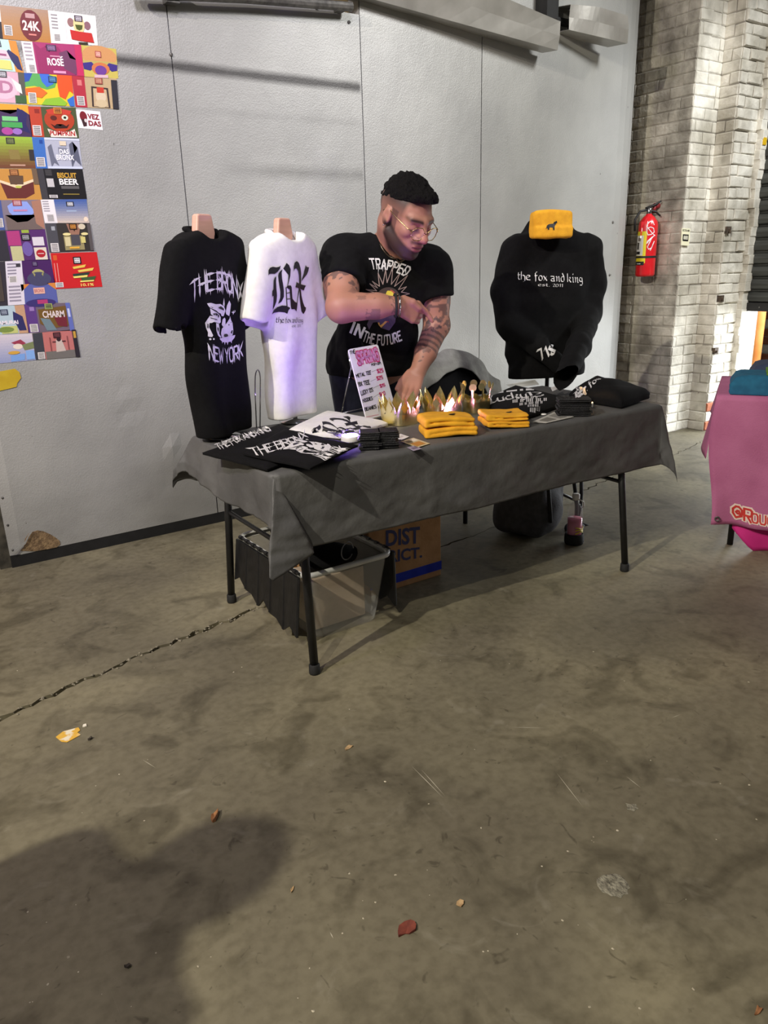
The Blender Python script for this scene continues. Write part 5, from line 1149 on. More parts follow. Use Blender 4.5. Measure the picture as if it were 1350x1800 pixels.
def strip(z0, z1, a0, a1, r, n=12):
    vw = math.atan2(-exc[1], -exc[0]); V = []
    for i in range(n+1):
        a = vw+a0+(a1-a0)*i/n
        for z in (z0, z1): V.append(exc+np.array([r*math.cos(a), r*math.sin(a), z]))
    return V, [(2*i, 2*i+2, 2*i+3, 2*i+1) for i in range(n)]
LBL = vc('extinguisher_label', .4)
mb = MB(); D = math.radians
mb.add(*strip(.10, .33, D(-88), D(-4), .0728), c=(214, 196, 40)); mb.add(*strip(.155, .30, D(-84), D(-22), .0734), c=(206, 206, 200)); mb.add(*strip(.11, .135, D(-84), D(-8), .0734), c=(214, 196, 40)); mb.add(*strip(.085, .112, D(-86), D(-10), .0736), c=(20, 20, 20)); mb.add(*strip(.20, .25, D(-70), D(-50), .0738), c=(60, 60, 60)); mb.add(*strip(.165, .185, D(-76), D(-40), .0738), c=(30, 30, 30)); mb.add(*strip(.26, .285, D(-62), D(-40), .0738), c=(120, 110, 100)); mb.add(*strip(.092, .100, D(-60), D(-30), .0740), c=(180, 180, 176))
mb.build('instruction_label', LBL, ex)
mb = MB(); mb.add(*strip(.137, .152, D(-180), D(179), .0745, 40)); mb.build('strap_band', DARK, ex)
tg = exc-exd*.062+np.array([0, -.05, .30]); mb = MB(); mb.prism([(-.035, 0), (.028, .0), (.028, .10), (-.035, .10)], tg, exd, (0, 0, 1.), (0, -.5, 0), .002, c=(190, 24, 34)); mb.prism([(-.03, .03), (.022, .03), (.022, .055), (-.03, .055)], tg+np.array([0, -.002, 0]), exd, (0, 0, 1.), (0, -.5, 0), .002, c=(226, 210, 210)); mb.prism([(-.035, -.018), (.028, -.018), (.028, .0), (-.035, .0)], tg, exd, (0, 0, 1.), (0, -.5, 0), .002, c=(230, 230, 226)); mb.build('inspection_tag', LBL, ex)
sq = [[(1139, 389), (1138, 396), (1137, 408), (1139, 413), (1145, 412), (1150, 408), (1149, 401), (1144, 399), (1138, 401)], [(1139, 393), (1143, 389), (1148, 390), (1150, 395)], [(1137, 398), (1145, 408), (1151, 414)], [(1151, 413), (1143, 421), (1137, 428), (1138, 424), (1147, 416), (1138, 434), (1140, 438), (1145, 436), (1150, 424), (1146, 434), (1143, 440)]]
Ox = exc-np.array([.05, .05, 0]); decal('white_scrawl', sum([pen_round(dense(l, 1.5), 1.3) for l in sq], []), Ox, unit([-exc[0], -exc[1], 0]), exb, INKW, ex, .0016)
mb = MB(); P = [AY(1198, 401, YP-.02), AY(1213, 402, YP-.02), AY(1210.5, 432, YP-.02), AY(1196.5, 431, YP-.02)]
Y_ = np.array([0, -.003, 0]); mb.add(P+[p+Y_ for p in P], [(0, 1, 2, 3), (7, 6, 5, 4), (0, 4, 5, 1), (1, 5, 6, 2), (2, 6, 7, 3), (3, 7, 4, 0)], (232, 228, 196))
def cq(u, v, k=1): return (P[0]*(1-u)+P[1]*u)*(1-v)+(P[3]*(1-u)+P[2]*u)*v+Y_+np.array([0, -.0006*k, 0])
mb.add([cq(.15, .35), cq(.85, .35), cq(.85, .75), cq(.15, .75)], [(3, 2, 1, 0)], (24, 24, 24))
for txt, a, b, c_, d, col in (('ECOLAB', .1, .06, .9, .18, (30, 30, 30)), ('888', .24, .42, .76, .66, (228, 226, 206))):
    for q in font_polys(txt, .02)[0]: V = [cq(a+(c_-a)*x, d-(d-b)*y, 2) for x, y in q]; mb.add(V, [tuple(range(len(V)))], col)
tag(mb.build('station_card', LBL, None), 'small cream station card with black number box on the brick pillar', 'card')
# ================================================================ litter and marks on the floor
def blob(c, r, n, seed, z=.0008, el=1.0, ang=0, jag=.35):
    rd = random.Random(seed); out = []
    for i in range(n): a = 2*math.pi*i/n; q = r*rd.uniform(1-jag, 1+jag); x, y = q*math.cos(a), q*math.sin(a)*el; out.append((c[0]+x*math.cos(ang)-y*math.sin(ang), c[1]+x*math.sin(ang)+y*math.cos(ang), z))
    return out
def litter(name, px, py, r, mat, label, cat, n=9, seed=0, el=.5, ang=0, th=.002, curl=.004):
    c = AZ(px, py); P = blob(c, r, n, seed, .001, el, ang); rd = random.Random(seed); top = [np.array([p[0], p[1], th+curl*rd.random()]) for p in P]; mb = MB(); m = len(P)
    mb.add(P+top+[np.array([c[0], c[1], th])], [tuple(range(m-1, -1, -1))]+[(i, (i+1) % m, m+(i+1) % m, m+i) for i in range(m)]+[(m+i, m+(i+1) % m, 2*m) for i in range(m)])
    return tag(mb.build(name, mat, None), label, cat)
TAPEY = pm('yellow_tape', (226, 178, 66), (236, 226, 200), 26, .5, ramp=(.5, .58)); LEAF = pm('dry_leaf', (128, 84, 52), (160, 112, 70), 60, .8)
q = [(98, 1296), (111, 1286), (138, 1279), (141, 1284), (136, 1288), (142, 1292), (118, 1305), (108, 1304)]
mb = MB(); P = [AZ(x, y, .001) for x, y in q]; n = len(P); mb.add(P+[p+np.array([0, 0, .0012]) for p in P], [tuple(range(n)), tuple(range(2*n-1, n-1, -1))]+[(i, (i+1) % n, n+(i+1) % n, n+i) for i in range(n)]); tag(mb.build('tape_scrap', TAPEY, None), 'torn yellow and white tape scrap on the floor', 'tape')
litter('paper_bit', 149, 1277, .008, pm('white_scrap', (226, 220, 204), None, 30, .7), 'tiny white scrap beside the torn yellow tape', 'paper', 7, 1, .8)
litter('pebble', 158, 1300, .006, pm('dark_stone', (64, 58, 50), None, 30, .9), 'tiny dark stone right of the yellow tape scrap', 'stone', 7, 2, .9, th=.005)
litter('dry_leaf', 613, 1315, .014, pm('tan_leaf', (186, 156, 112), (160, 130, 92), 60, .8), 'small tan leaf on the floor in front of the near table leg', 'leaf', 8, 3, .6, .4)
litter('dry_leaf', 376, 1437, .024, LEAF, 'curled brown leaf at the tip of the floor shadow', 'leaf', 9, 4, .35, .9, curl=.014)
litter('dry_leaf', 716, 1634, .022, pm('red_leaf', (104, 48, 36), (128, 62, 46), 60, .8), 'dark red leaf low in the middle of the floor', 'leaf', 10, 5, .6, .2, curl=.006)
litter('dry_leaf', 808, 1590, .010, MATS['tan_leaf'], 'small pale leaf up and right of the dark red leaf', 'leaf', 7, 6, .8)
litter('dry_leaf', 514, 1564, .011, MATS['tan_leaf'], 'thin tan leaf bit right of the floor shadow', 'leaf', 7, 7, .3, .7)
litter('dry_leaf', 1332, 1779, .012, LEAF, 'brown leaf bit in the bottom right corner of the floor', 'leaf', 7, 8, .4, .2)
litter('pebble', 225, 1700, .006, MATS['dark_stone'], 'tiny dark stone inside the floor shadow', 'stone', 7, 9, .8, th=.005)
PATCH = pm('rough_patch', (150, 146, 128), (104, 100, 86), 70, .95, bump=.9, bscale=110)
c = AZ(1078, 1556); mb = MB(); rd = random.Random(4); P = blob(c, .036, 22, 12, .0006, 1, 0, .12); top = blob(c, .026, 22, 13, .0022, 1, 0, .2); mb.add(P+top+[(c[0], c[1], .0016)], [(i, (i+1) % 22, 22+(i+1) % 22, 22+i) for i in range(22)]+[(22+i, 22+(i+1) % 22, 44) for i in range(22)]); mb.build('filler_patch', PATCH, floor)
c = AZ(1110, 1419); P = blob(c, .015, 12, 22, .0008, 1, 0, .3); mb = MB(); mb.add(P+[(c[0], c[1], .002)], [(i, (i+1) % 12, 12) for i in range(12)]); mb.build('filler_patch', PATCH, floor)
mb = MB(); rd = random.Random(77); SCR = pm('floor_scratch', (168, 162, 144), (178, 172, 152), 60, .8)
for x0, y0, x1, y1 in ((722, 1345, 780, 1403), (740, 1352, 783, 1400), (978, 1358, 1026, 1420), (896, 1278, 962, 1280), (250, 1335, 274, 1350), (1100, 1364, 1128, 1386), (580, 1638, 586, 1650), (1180, 1262, 1196, 1256)):
    a, b = AZ(x0, y0, .0006), AZ(x1, y1, .0006); d = unit(b-a); nn = np.array([-d[1], d[0], 0])*.0012; mb.add([a, (a+b)/2-nn, b, (a+b)/2+nn], [(0, 1, 2, 3)])
mb.build('scratches', SCR, floor)
mb = MB()
for k in range(70):
    c = AZ(rd.uniform(20, 1330), rd.uniform(1120, 1790)); r = rd.uniform(.0012, .0035); P = blob(c, r, 6, k, .0004); mb.add(P+[(c[0], c[1], r*.7)], [(i, (i+1) % 6, 6) for i in range(6)])
tag(mb.build('grit', pm('pale_grit', (196, 188, 166), (150, 142, 122), 90, .9), floor), kind='stuff')
# ================================================================ printed labels pasted on the metal wall
LAB = vc('printed_label', .38, .5)
PY = WY-.0015
def wallpt(px, py, k=0): return AY(px, py, PY-.0004*k)
def poster(name, quad, base, ops, label, cat='poster'):
    """quad TL TR BR BL in picture pixels on the wall; ops drawn in 0..1 x, 0..1 y (down)"""
    TL, TR, BR, BL = [AY(x, y, PY) for x, y in quad]; mb = MB()
    def Q(u, v, k=0): return (TL*(1-u)+TR*u)*(1-v)+(BL*(1-u)+BR*u)*v-np.array([0, .0003*k, 0])
    A = [TL, TR, BR, BL]; B = [p+np.array([0, .0012, 0]) for p in A]
    mb.add(A+B, [(3, 2, 1, 0), (4, 5, 6, 7), (0, 1, 5, 4), (1, 2, 6, 5), (2, 3, 7, 6), (3, 0, 4, 7)], base)
    def put(poly, col, k): V = [Q(x, y, k) for x, y in poly]; a = sum((poly[i][0]*poly[(i+1) % len(poly)][1]-poly[(i+1) % len(poly)][0]*poly[i][1]) for i in range(len(poly))); f = list(range(len(V))); mb.add(V, [f[::-1] if a > 0 else f], col)
    for k, op in enumerate(ops, 1):
        t = op[0]
        if t == 'r': put([(op[1], op[2]), (op[3], op[2]), (op[3], op[4]), (op[1], op[4])], op[5], k)
        elif t == 'e': put(pol(op[1], op[2], op[3], op[4], 18), op[5], k)
        elif t == 'p':
            for q in tri(op[1]): put(q, op[2], k)
        elif t == 'g':
            n = 10
            for i in range(n):
                a = i/n; c = tuple(np.array(op[5])*(1-a)+np.array(op[6])*a); put([(op[1], op[2]+(op[4]-op[2])*a), (op[3], op[2]+(op[4]-op[2])*a), (op[3], op[2]+(op[4]-op[2])*(i+1)/n), (op[1], op[2]+(op[4]-op[2])*(i+1)/n)], c, k)
        elif t == 't':
            for q in font_polys(op[1], .03)[0]: put([(op[2]+(op[4]-op[2])*x, op[5]-(op[5]-op[3])*y) for x, y in q], op[6], k)
        elif t == 'b':   # bar code
            x, y, w, h = op[1:5]; put([(x, y), (x+w, y), (x+w, y+h), (x, y+h)], (226, 222, 220), k)
            for i in range(6): put([(x+w*.1, y+h*(.1+.15*i)), (x+w*.9, y+h*(.1+.15*i)), (x+w*.9, y+h*(.17+.15*i)), (x+w*.1, y+h*(.17+.15*i))], (50, 46, 50), k+.5)
        elif t == 'l':   # brewer's plate: dark frame, pale plate, two lines of type
            x, y = op[1:3]; put([(x-.085, y-.1), (x+.085, y-.1), (x+.085, y+.1), (x-.085, y+.1)], op[3], k); put([(x-.06, y-.07), (x+.06, y-.07), (x+.06, y+.07), (x-.06, y+.07)], op[4], k+.5)
            for w_, yy in (('BRONX', -.06), ('BREWERY', .01)):
                for q in font_polys(w_, .02)[0]: put([(x-.052+.104*a, y+yy+.05-.045*b) for a, b in q], op[3], k+.8)
        elif t == 's':   # small print lines
            x, y, w, h, col = op[1:6]
            for i in range(5): put([(x, y+h*i/5), (x+w, y+h*i/5), (x+w, y+h*i/5+h*.09), (x, y+h*i/5+h*.09)], col, k)
    return tag(mb.build(name, LAB, None), label, cat, 'labels on the metal wall')
WHT = (232, 228, 228); INK = (34, 28, 36)
poster('beer_label', [(-14, 7), (84, 18), (90, 76), (-8, 67)], (168, 128, 92), [('g', 0, 0, 1, 1, (170, 140, 118), (186, 124, 52)), ('r', 0, 0, .13, .5, WHT), ('r', 0, .5, .13, 1, INK), ('b', .17, .58, .14, .3), ('e', .66, .52, .2, .47, (112, 34, 40)), ('r', .57, .16, .74, .3, (190, 150, 150)), ('t', '24K', .5, .38, .82, .68, (240, 220, 216)), ('r', .6, .77, .74, .82, (214, 130, 120))], 'amber label with 24K in a dark red oval', )
poster('beer_label', [(84, 18), (168, 28), (172, 80), (90, 76)], (238, 236, 234), [('s', .05, .1, .13, .5, (150, 146, 150)), ('b', .07, .7, .14, .22), ('r', .2, .02, .34, .98, (228, 226, 228)), ('e', .45, .3, .07, .14, (150, 110, 110)), ('e', .80, .36, .07, .14, (140, 100, 110)), ('e', .62, .36, .12, .3, (226, 210, 150)), ('l', .62, .16, (60, 44, 60), (200, 196, 206)), ('p', [(.54, .36), (.70, .36), (.68, .50), (.62, .54), (.56, .5)], (74, 84, 26)), ('p', [(.42, .54), (.62, .58), (.88, .60), (.92, .92), (.62, .88), (.44, .84)], (196, 40, 34)), ('r', .58, .92, .78, .99, (50, 44, 20))], 'white label with a red banner at the top right of the wall display')
poster('beer_label', [(-34, 64), (28, 72), (42, 128), (-24, 121)], (190, 224, 214), [('r', .78, 0, 1, 1, (210, 140, 52)), ('p', [(.72, .3), (.95, .5), (.98, .95), (.85, .9), (.62, .4)], (46, 44, 92)), ('p', [(.2, .3), (.65, .35), (.72, .6), (.2, .65)], (226, 196, 206)), ('l', .45, .15, (40, 40, 70), (180, 190, 210)), ('r', .2, .66, .7, .95, (214, 214, 120)), ('r', .25, .46, .62, .52, (150, 80, 120))], 'mint label with an orange edge at the left frame edge, second row')
poster('beer_label', [(37, 72), (142, 79), (148, 134), (47, 128)], (170, 52, 110), [('r', 0, 0, .18, 1, (232, 230, 230)), ('s', .03, .05, .12, .6, (170, 160, 170)), ('b', .05, .72, .11, .26), ('p', [(.2, .02), (.3, .2), (.38, .12), (.44, .3), (.5, .1), (.6, .12), (.72, .5), (.86, .6), (.84, 1), (.22, 1)], (150, 40, 96)), ('p', [(.6, .3), (.74, .2), (.78, .45), (.9, .5), (.86, .98), (.66, .8)], (112, 60, 96)), ('r', .88, 0, 1, 1, (196, 44, 96)), ('l', .48, .16, (74, 40, 76), (150, 120, 160)), ('t', 'ROSE', .38, .48, .66, .72, (248, 240, 244)), ('p', [(.60, .46), (.64, .40), (.66, .42), (.62, .47)], (248, 240, 244)), ('r', .44, .40, .62, .44, (214, 150, 180)), ('r', .46, .88, .68, .96, (226, 150, 190))], 'magenta label with a white side strip reading ROSE')
poster('beer_label', [(142, 79), (204, 86), (208, 138), (148, 136)], (200, 184, 90), [('e', .5, .3, .5, .34, (206, 150, 96)), ('r', 0, .46, 1, .62, (186, 170, 96)), ('p', [(0, .55), (.25, .5), (.36, .62), (.2, .78), (.02, .74)], (60, 44, 130)), ('p', [(1, .55), (.75, .5), (.66, .62), (.82, .78), (.98, .74)], (60, 44, 130)), ('e', .5, .7, .26, .2, (206, 120, 70)), ('e', .5, .76, .17, .16, (110, 60, 150)), ('r', .3, .9, .7, 1, (214, 180, 190)), ('l', .46, .24, (170, 80, 70), (240, 190, 176))], 'tan and violet sunset label at the right of the second row')
poster('beer_label', [(-38, 122), (42, 128), (47, 182), (-32, 178)], (216, 172, 190), [('e', .5, .5, .34, .4, (226, 190, 206)), ('t', 'D', .42, .3, .72, .7, (178, 120, 150)), ('r', .86, 0, 1, 1, (84, 84, 76)), ('p', [(.7, .2), (.9, .4), (.92, .7), (.8, .6)], (220, 224, 220)), ('r', .75, .75, 1, 1, (60, 96, 56)), ('l', .52, .1, (50, 50, 56), (200, 200, 206))], 'pale pink label with a large letter D, third row left')
poster('beer_label', [(41, 128), (126, 133), (131, 187), (47, 183)], (226, 200, 40), [('p', [(0, 0), (.5, 0), (.7, .1), (.62, .42), (.45, .5), (.2, .4), (0, .45)], (90, 170, 90)), ('p', [(0, 0), (.18, 0), (.1, .25), (0, .3)], (40, 80, 170)), ('p', [(.32, 0), (.52, 0), (.6, .3), (.45, .42), (.36, .25)], (60, 110, 210)), ('p', [(.68, 0), (1, 0), (1, .6), (.92, .5), (.82, .78), (.7, .7), (.68, .4)], (222, 84, 30)), ('p', [(0, .5), (.3, .42), (.45, .6), (.32, .78), (0, .7)], (226, 110, 36)), ('p', [(.4, .8), (.7, .72), (.85, .9), (.8, 1), (.3, 1)], (140, 190, 50)), ('p', [(.85, .8), (1, .65), (1, 1), (.9, 1)], (50, 110, 200)), ('b', .05, .62, .16, .34), ('l', .58, .16, (30, 60, 110), (90, 150, 190))], 'rainbow heat-map label, third row')
poster('beer_label', [(126, 133), (205, 138), (209, 192), (133, 188)], (190, 166, 128), [('r', 0, 0, .27, 1, (176, 44, 62)), ('b', .05, .64, .17, .3), ('r', .1, .12, .2, .3, (214, 120, 120)), ('p', [(.40, .3), (.78, .33), (.80, .98), (.38, .96)], (60, 46, 44)), ('p', [(.44, .36), (.74, .38), (.76, .96), (.42, .95)], (196, 172, 136)), ('e', .6, .62, .12, .2, (214, 196, 168)), ('r', .52, .32, .68, .5, (196, 60, 40)), ('e', .6, .85, .14, .13, (206, 186, 150)), ('r', .86, .06, 1, 1, (44, 44, 52)), ('l', .58, .12, (150, 70, 60), (206, 160, 130))], 'tan label with a crimson side strip, third row right')
poster('beer_label', [(-36, 180), (50, 185), (57, 241), (-30, 238)], (226, 160, 46), [('p', [(0, .35), (.3, .2), (.6, .3), (.85, .15), (1, .3), (1, 1), (0, 1)], (64, 44, 84)), ('p', [(.75, .1), (.95, .25), (.9, .6), (.98, .9), (.8, .8), (.7, .5)], (40, 36, 92)), ('r', .42, .38, .74, .52, (120, 200, 130)), ('r', .4, .55, .82, .72, (70, 160, 84)), ('e', .5, .84, .12, .12, (170, 70, 150)), ('e', .7, .84, .1, .1, (150, 110, 190))], 'orange and violet label with green lettering, fourth row left')
poster('beer_label', [(49, 187), (133, 189), (139, 243), (56, 240)], (74, 84, 50), [('r', 0, 0, .26, 1, (186, 66, 42)), ('r', .12, .08, .22, .22, (140, 40, 30)), ('b', .04, .62, .17, .34), ('e', .62, .42, .32, .38, (176, 62, 30)), ('p', [(.36, .1), (.6, .02), (.9, .12), (.85, .24), (.4, .24)], (196, 60, 44)), ('e', .5, .36, .07, .08, (90, 30, 20)), ('e', .74, .34, .07, .09, (214, 220, 200)), ('e', .74, .34, .03, .04, (20, 24, 20)), ('p', [(.42, .55), (.5, .62), (.55, .56), (.62, .63), (.68, .56), (.75, .62), (.82, .54), (.76, .68), (.5, .7)], (44, 16, 12)), ('p', [(.34, .72), (.5, .8), (.8, .8), (.92, .7), (.96, .98), (.4, 1)], (226, 222, 210)), ('t', 'PUMPKIN', .38, .78, .92, .94, (176, 34, 34)), ('l', .6, .12, (206, 130, 50), (110, 60, 30))], 'green label with a toothy red pumpkin face')
poster('wall_sticker', [(133, 192), (176, 196), (181, 229), (138, 225)], (236, 232, 236), [('e', .27, .35, .15, .28, (122, 24, 36)), ('p', [(.16, .5), (.38, .5), (.36, .85), (.22, .9)], (60, 30, 34)), ('e', .34, .56, .06, .1, (214, 206, 206)), ('t', 'VEZ', .44, .18, .92, .46, (140, 28, 44)), ('t', 'DAS', .44, .54, .95, .82, (140, 28, 44))], 'small white sticker with dark red lettering beside the pumpkin label', 'sticker')
poster('beer_label', [(-34, 238), (56, 241), (63, 296), (-28, 295)], (128, 150, 50), [('g', 0, 0, 1, 1, (150, 184, 60), (108, 56, 42)), ('p', [(.5, .42), (.7, .42), (.72, .72), (.52, .72)], (136, 120, 64)), ('l', .56, .14, (50, 54, 40), (120, 130, 80)), ('r', .9, .4, 1, .75, (50, 46, 48)), ('r', .5, .88, .8, .93, (190, 150, 130))], 'green to brown label, fifth row left')
poster('beer_label', [(56, 241), (139, 244), (145, 297), (63, 296)], (176, 180, 196), [('r', 0, 0, .25, 1, (60, 110, 186)), ('r', .14, .08, .21, .2, (30, 70, 150)), ('b', .03, .64, .18, .3), ('r', .25, .0, 1, .07, (206, 214, 236)), ('p', [(.3, .3), (.38, .2), (.42, .6), (.5, .9), (.4, .8), (.34, .95)], (104, 108, 126)), ('p', [(.76, .2), (.84, .1), (.86, .5), (.94, .3), (.98, .9), (.86, .7), (.78, .95)], (90, 94, 112)), ('r', .52, .3, .7, .5, (130, 134, 150)), ('t', 'DAS', .54, .36, .74, .52, (240, 240, 244)), ('t', 'BRONX', .46, .54, .84, .72, (240, 240, 244)), ('r', .56, .1, .7, .24, (220, 206, 180)), ('r', .26, .93, 1, 1, (206, 214, 236))], 'blue and grey label reading DAS BRONX')
poster('beer_label', [(-30, 296), (64, 297), (74, 351), (-22, 352)], (194, 140, 66), [('p', [(.26, .35), (.5, .58), (.9, .36), (.88, .8), (.7, .95), (.36, .95)], (100, 44, 40)), ('p', [(.24, .34), (.56, .52), (.92, .32), (.92, .4), (.56, .62), (.24, .42)], (226, 206, 170)), ('p', [(.44, .22), (.72, .22), (.7, .5), (.46, .5)], (92, 70, 54)), ('e', .6, .58, .06, .04, (190, 196, 90)), ('l', .56, .12, (110, 70, 40), (190, 130, 80)), ('r', .9, .0, 1, .5, (110, 90, 70))], 'ochre label with a dark red boat shape')
poster('beer_label', [(64, 296), (145, 298), (153, 350), (74, 350)], (24, 22, 24), [('r', 0, 0, .14, 1, (62, 60, 64)), ('s', .17, .04, .14, .2, (90, 88, 90)), ('r', .17, .32, .32, .6, (196, 194, 194)), ('b', .17, .86, .18, .1), ('t', 'BISCUIT', .42, .12, .84, .3, (206, 160, 60)), ('t', 'BEER', .44, .32, .86, .52, (240, 238, 236)), ('r', .46, .56, .86, .66, (90, 88, 88)), ('r', .48, .82, .84, .85, (150, 130, 60))], 'black label reading BISCUIT BEER')
poster('beer_label', [(-24, 352), (71, 351), (79, 403), (-16, 405)], (126, 116, 130), [('r', 0, 0, .26, 1, (70, 86, 146)), ('b', .1, .6, .14, .3), ('p', [(.36, .2), (.5, .04), (.74, .06), (.86, .4), (.68, .7), (.52, .7), (.38, .4)], (140, 160, 226)), ('p', [(.3, .5), (.5, .75), (.7, .72), (.9, .5), (.96, 1), (.3, 1)], (110, 96, 92)), ('p', [(.82, .05), (1, 0), (1, 1), (.85, .8)], (166, 120, 100)), ('r', .46, .32, .72, .38, (190, 130, 170)), ('l', .55, .1, (150, 70, 80), (206, 170, 176))], 'label with a pale blue crystal shape among rocks')
poster('beer_label', [(71, 351), (152, 350), (157, 392), (79, 392)], (232, 228, 230), [('s', .03, .06, .13, .5, (150, 146, 154)), ('b', .06, .62, .17, .32), ('g', .28, 0, 1, 1, (70, 96, 160), (214, 196, 176)), ('l', .62, .2, (30, 30, 44), (220, 222, 228)), ('r', .52, .47, .74, .51, (170, 190, 214)), ('e', .93, .84, .05, .1, (236, 214, 190))], 'blue sky label with a white text strip')
poster('beer_label', [(-14, 406), (79, 403), (88, 457), (-4, 459)], (84, 44, 104), [('r', 0, 0, .24, 1, (50, 48, 56)), ('r', .26, .02, .5, .5, (170, 60, 120)), ('r', .28, .52, .5, 1, (188, 186, 140)), ('e', .6, .62, .1, .24, (110, 90, 160)), ('r', .54, .0, .68, .1, (150, 170, 70)), ('r', .72, .24, .94, .52, (212, 206, 214)), ('r', .72, .58, .96, .98, (216, 206, 190)), ('e', .84, .78, .09, .13, (170, 34, 44)), ('r', .78, .77, .9, .79, (230, 220, 214)), ('l', .6, .24, (30, 26, 34), (160, 160, 170))], 'purple collage label with red lips')
poster('beer_label', [(79, 393), (158, 392), (165, 441), (87, 444)], (52, 48, 44), [('r', 0, 0, .24, 1, (74, 74, 80)), ('b', .05, .68, .17, .3), ('r', .12, .1, .2, .24, (160, 164, 170)), ('r', .36, .44, .8, .94, (150, 140, 96)), ('p', [(.46, .02), (.56, .02), (.62, .3), (.7, .02), (.78, .04), (.7, .5), (.54, .5)], (150, 110, 90)), ('r', .52, .4, .72, .78, (74, 72, 78)), ('e', .8, .12, .08, .1, (206, 196, 170)), ('e', .44, .38, .09, .05, (226, 214, 150)), ('e', .84, .38, .08, .05, (226, 214, 150)), ('r', .38, .48, .5, .8, (206, 196, 150)), ('r', .74, .48, .84, .7, (206, 196, 120)), ('r', .46, .83, .68, .89, (226, 170, 60)), ('l', .6, .12, (50, 30, 20), (206, 140, 60)), ('r', .92, .02, 1, .98, (86, 80, 80))], 'black and gold machine label above the red one')
poster('beer_label', [(36, 458), (89, 456), (97, 497), (44, 500)], (70, 34, 92), [('e', .5, .62, .22, .24, (170, 166, 110)), ('e', .5, .8, .4, .3, (70, 70, 100)), ('p', [(.3, .45), (.4, .6), (.36, .7)], (150, 146, 96)), ('p', [(.7, .45), (.6, .6), (.64, .7)], (150, 146, 96)), ('l', .44, .16, (50, 26, 70), (120, 110, 140))], 'dark violet label with a pale creature')
poster('beer_label', [(89, 445), (170, 443), (180, 504), (97, 508)], (196, 32, 34), [('r', .04, .06, .12, .2, (206, 90, 40)), ('r', .04, .28, .055, .8, (226, 150, 140)), ('r', .10, .28, .115, .8, (226, 150, 140)), ('b', .02, .82, .16, .14), ('l', .54, .22, (26, 20, 24), (232, 230, 230)), ('p', [(.42, .40), (.72, .34), (.68, .42), (.44, .46)], (226, 190, 80)), ('p', [(.52, .5), (.88, .44), (.84, .52), (.54, .56)], (226, 196, 90)), ('p', [(.40, .60), (.78, .56), (.72, .66), (.42, .68)], (44, 60, 50)), ('p', [(.40, .67), (.72, .64), (.70, .70), (.42, .72)], (232, 214, 110)), ('p', [(.56, .72), (.90, .68), (.84, .80), (.58, .80)], (60, 90, 50)), ('p', [(.54, .80), (.84, .79), (.83, .83), (.54, .84)], (232, 214, 110)), ('t', '10.1%', .54, .88, .82, .96, (236, 206, 110))], 'red label with 10.1% at its foot')
poster('beer_label', [(36, 500), (97, 497), (102, 532), (42, 536)], (88, 96, 160), [('p', [(0, 0), (.25, 0), (0, .35)], (206, 130, 60)), ('p', [(1, 0), (.75, 0), (1, .35)], (206, 130, 60)), ('e', .5, .95, .44, .2, (60, 50, 110)), ('r', .4, .8, .7, 1, (170, 60, 110)), ('r', .34, .2, .66, .5, (226, 176, 160)), ('t', 'BRONX', .36, .26, .64, .44, (180, 110, 110))], 'blue label with orange corners and a pink plate')
poster('beer_label', [(-40, 462), (38, 458), (44, 535), (-36, 540)], (54, 50, 58), [('r', .62, .0, 1, 1, (216, 210, 222)), ('s', .66, .05, .2, .36, (140, 134, 150)), ('b', .68, .34, .18, .14), ('s', .66, .56, .26, .4, (150, 144, 160)), ('r', .86, .06, .96, .14, (60, 56, 64)), ('p', [(.1, .1), (.5, .2), (.55, .9), (.1, .9)], (74, 66, 60))], 'dark label with a wide white text strip, left frame edge')
poster('beer_label', [(-36, 540), (42, 536), (51, 585), (-28, 590)], (176, 196, 206), [('r', .78, 0, 1, 1, (190, 150, 120)), ('p', [(.72, .2), (.92, .4), (.96, .9), (.8, .9), (.7, .5)], (50, 48, 96)), ('t', 'SAMURAI', .3, .52, .8, .66, (236, 226, 236)), ('r', .4, .72, .76, .98, (190, 194, 120)), ('e', .5, .84, .18, .1, (120, 140, 70)), ('l', .52, .22, (50, 56, 80), (150, 160, 176))], 'pale blue label with white lettering, second lowest row left')
poster('beer_label', [(42, 535), (122, 532), (131, 581), (50, 585)], (110, 96, 110), [('r', 0, 0, .24, 1, (92, 60, 128)), ('b', .05, .7, .17, .28), ('r', .1, .1, .2, .24, (150, 120, 180)), ('p', [(.28, .2), (.9, .1), (.9, .8), (.5, .9), (.28, .7)], (112, 84, 40)), ('p', [(.3, .5), (.5, .55), (.62, .95), (.4, .95)], (110, 130, 140)), ('p', [(.6, .5), (.88, .45), (.86, .85), (.66, .8)], (110, 40, 50)), ('t', 'CHARM', .36, .26, .84, .5, (220, 206, 206)), ('r', .9, .0, 1, 1, (96, 108, 176)), ('r', .92, .2, .97, .5, (190, 196, 226)), ('l', .52, .1, (150, 160, 90), (60, 70, 60))], 'violet and brown label reading CHARM')
poster('beer_label', [(-32, 590), (56, 586), (63, 633), (-24, 641)], (206, 200, 210), [('g', 0, 0, 1, 1, (206, 196, 206), (140, 150, 190)), ('p', [(.55, .3), (.75, .2), (.85, .35), (.7, .45)], (150, 60, 80)), ('e', .68, .45, .1, .1, (226, 214, 200)), ('p', [(.5, .75), (.8, .72), (.78, .95), (.5, .98)], (120, 160, 220)), ('p', [(.76, .4), (1, .3), (1, .55), (.8, .6)], (120, 130, 90)), ('r', .82, .62, .99, .95, (130, 170, 226)), ('e', .58, .66, .12, .06, (206, 160, 70))], 'pastel landscape label, lowest row left')
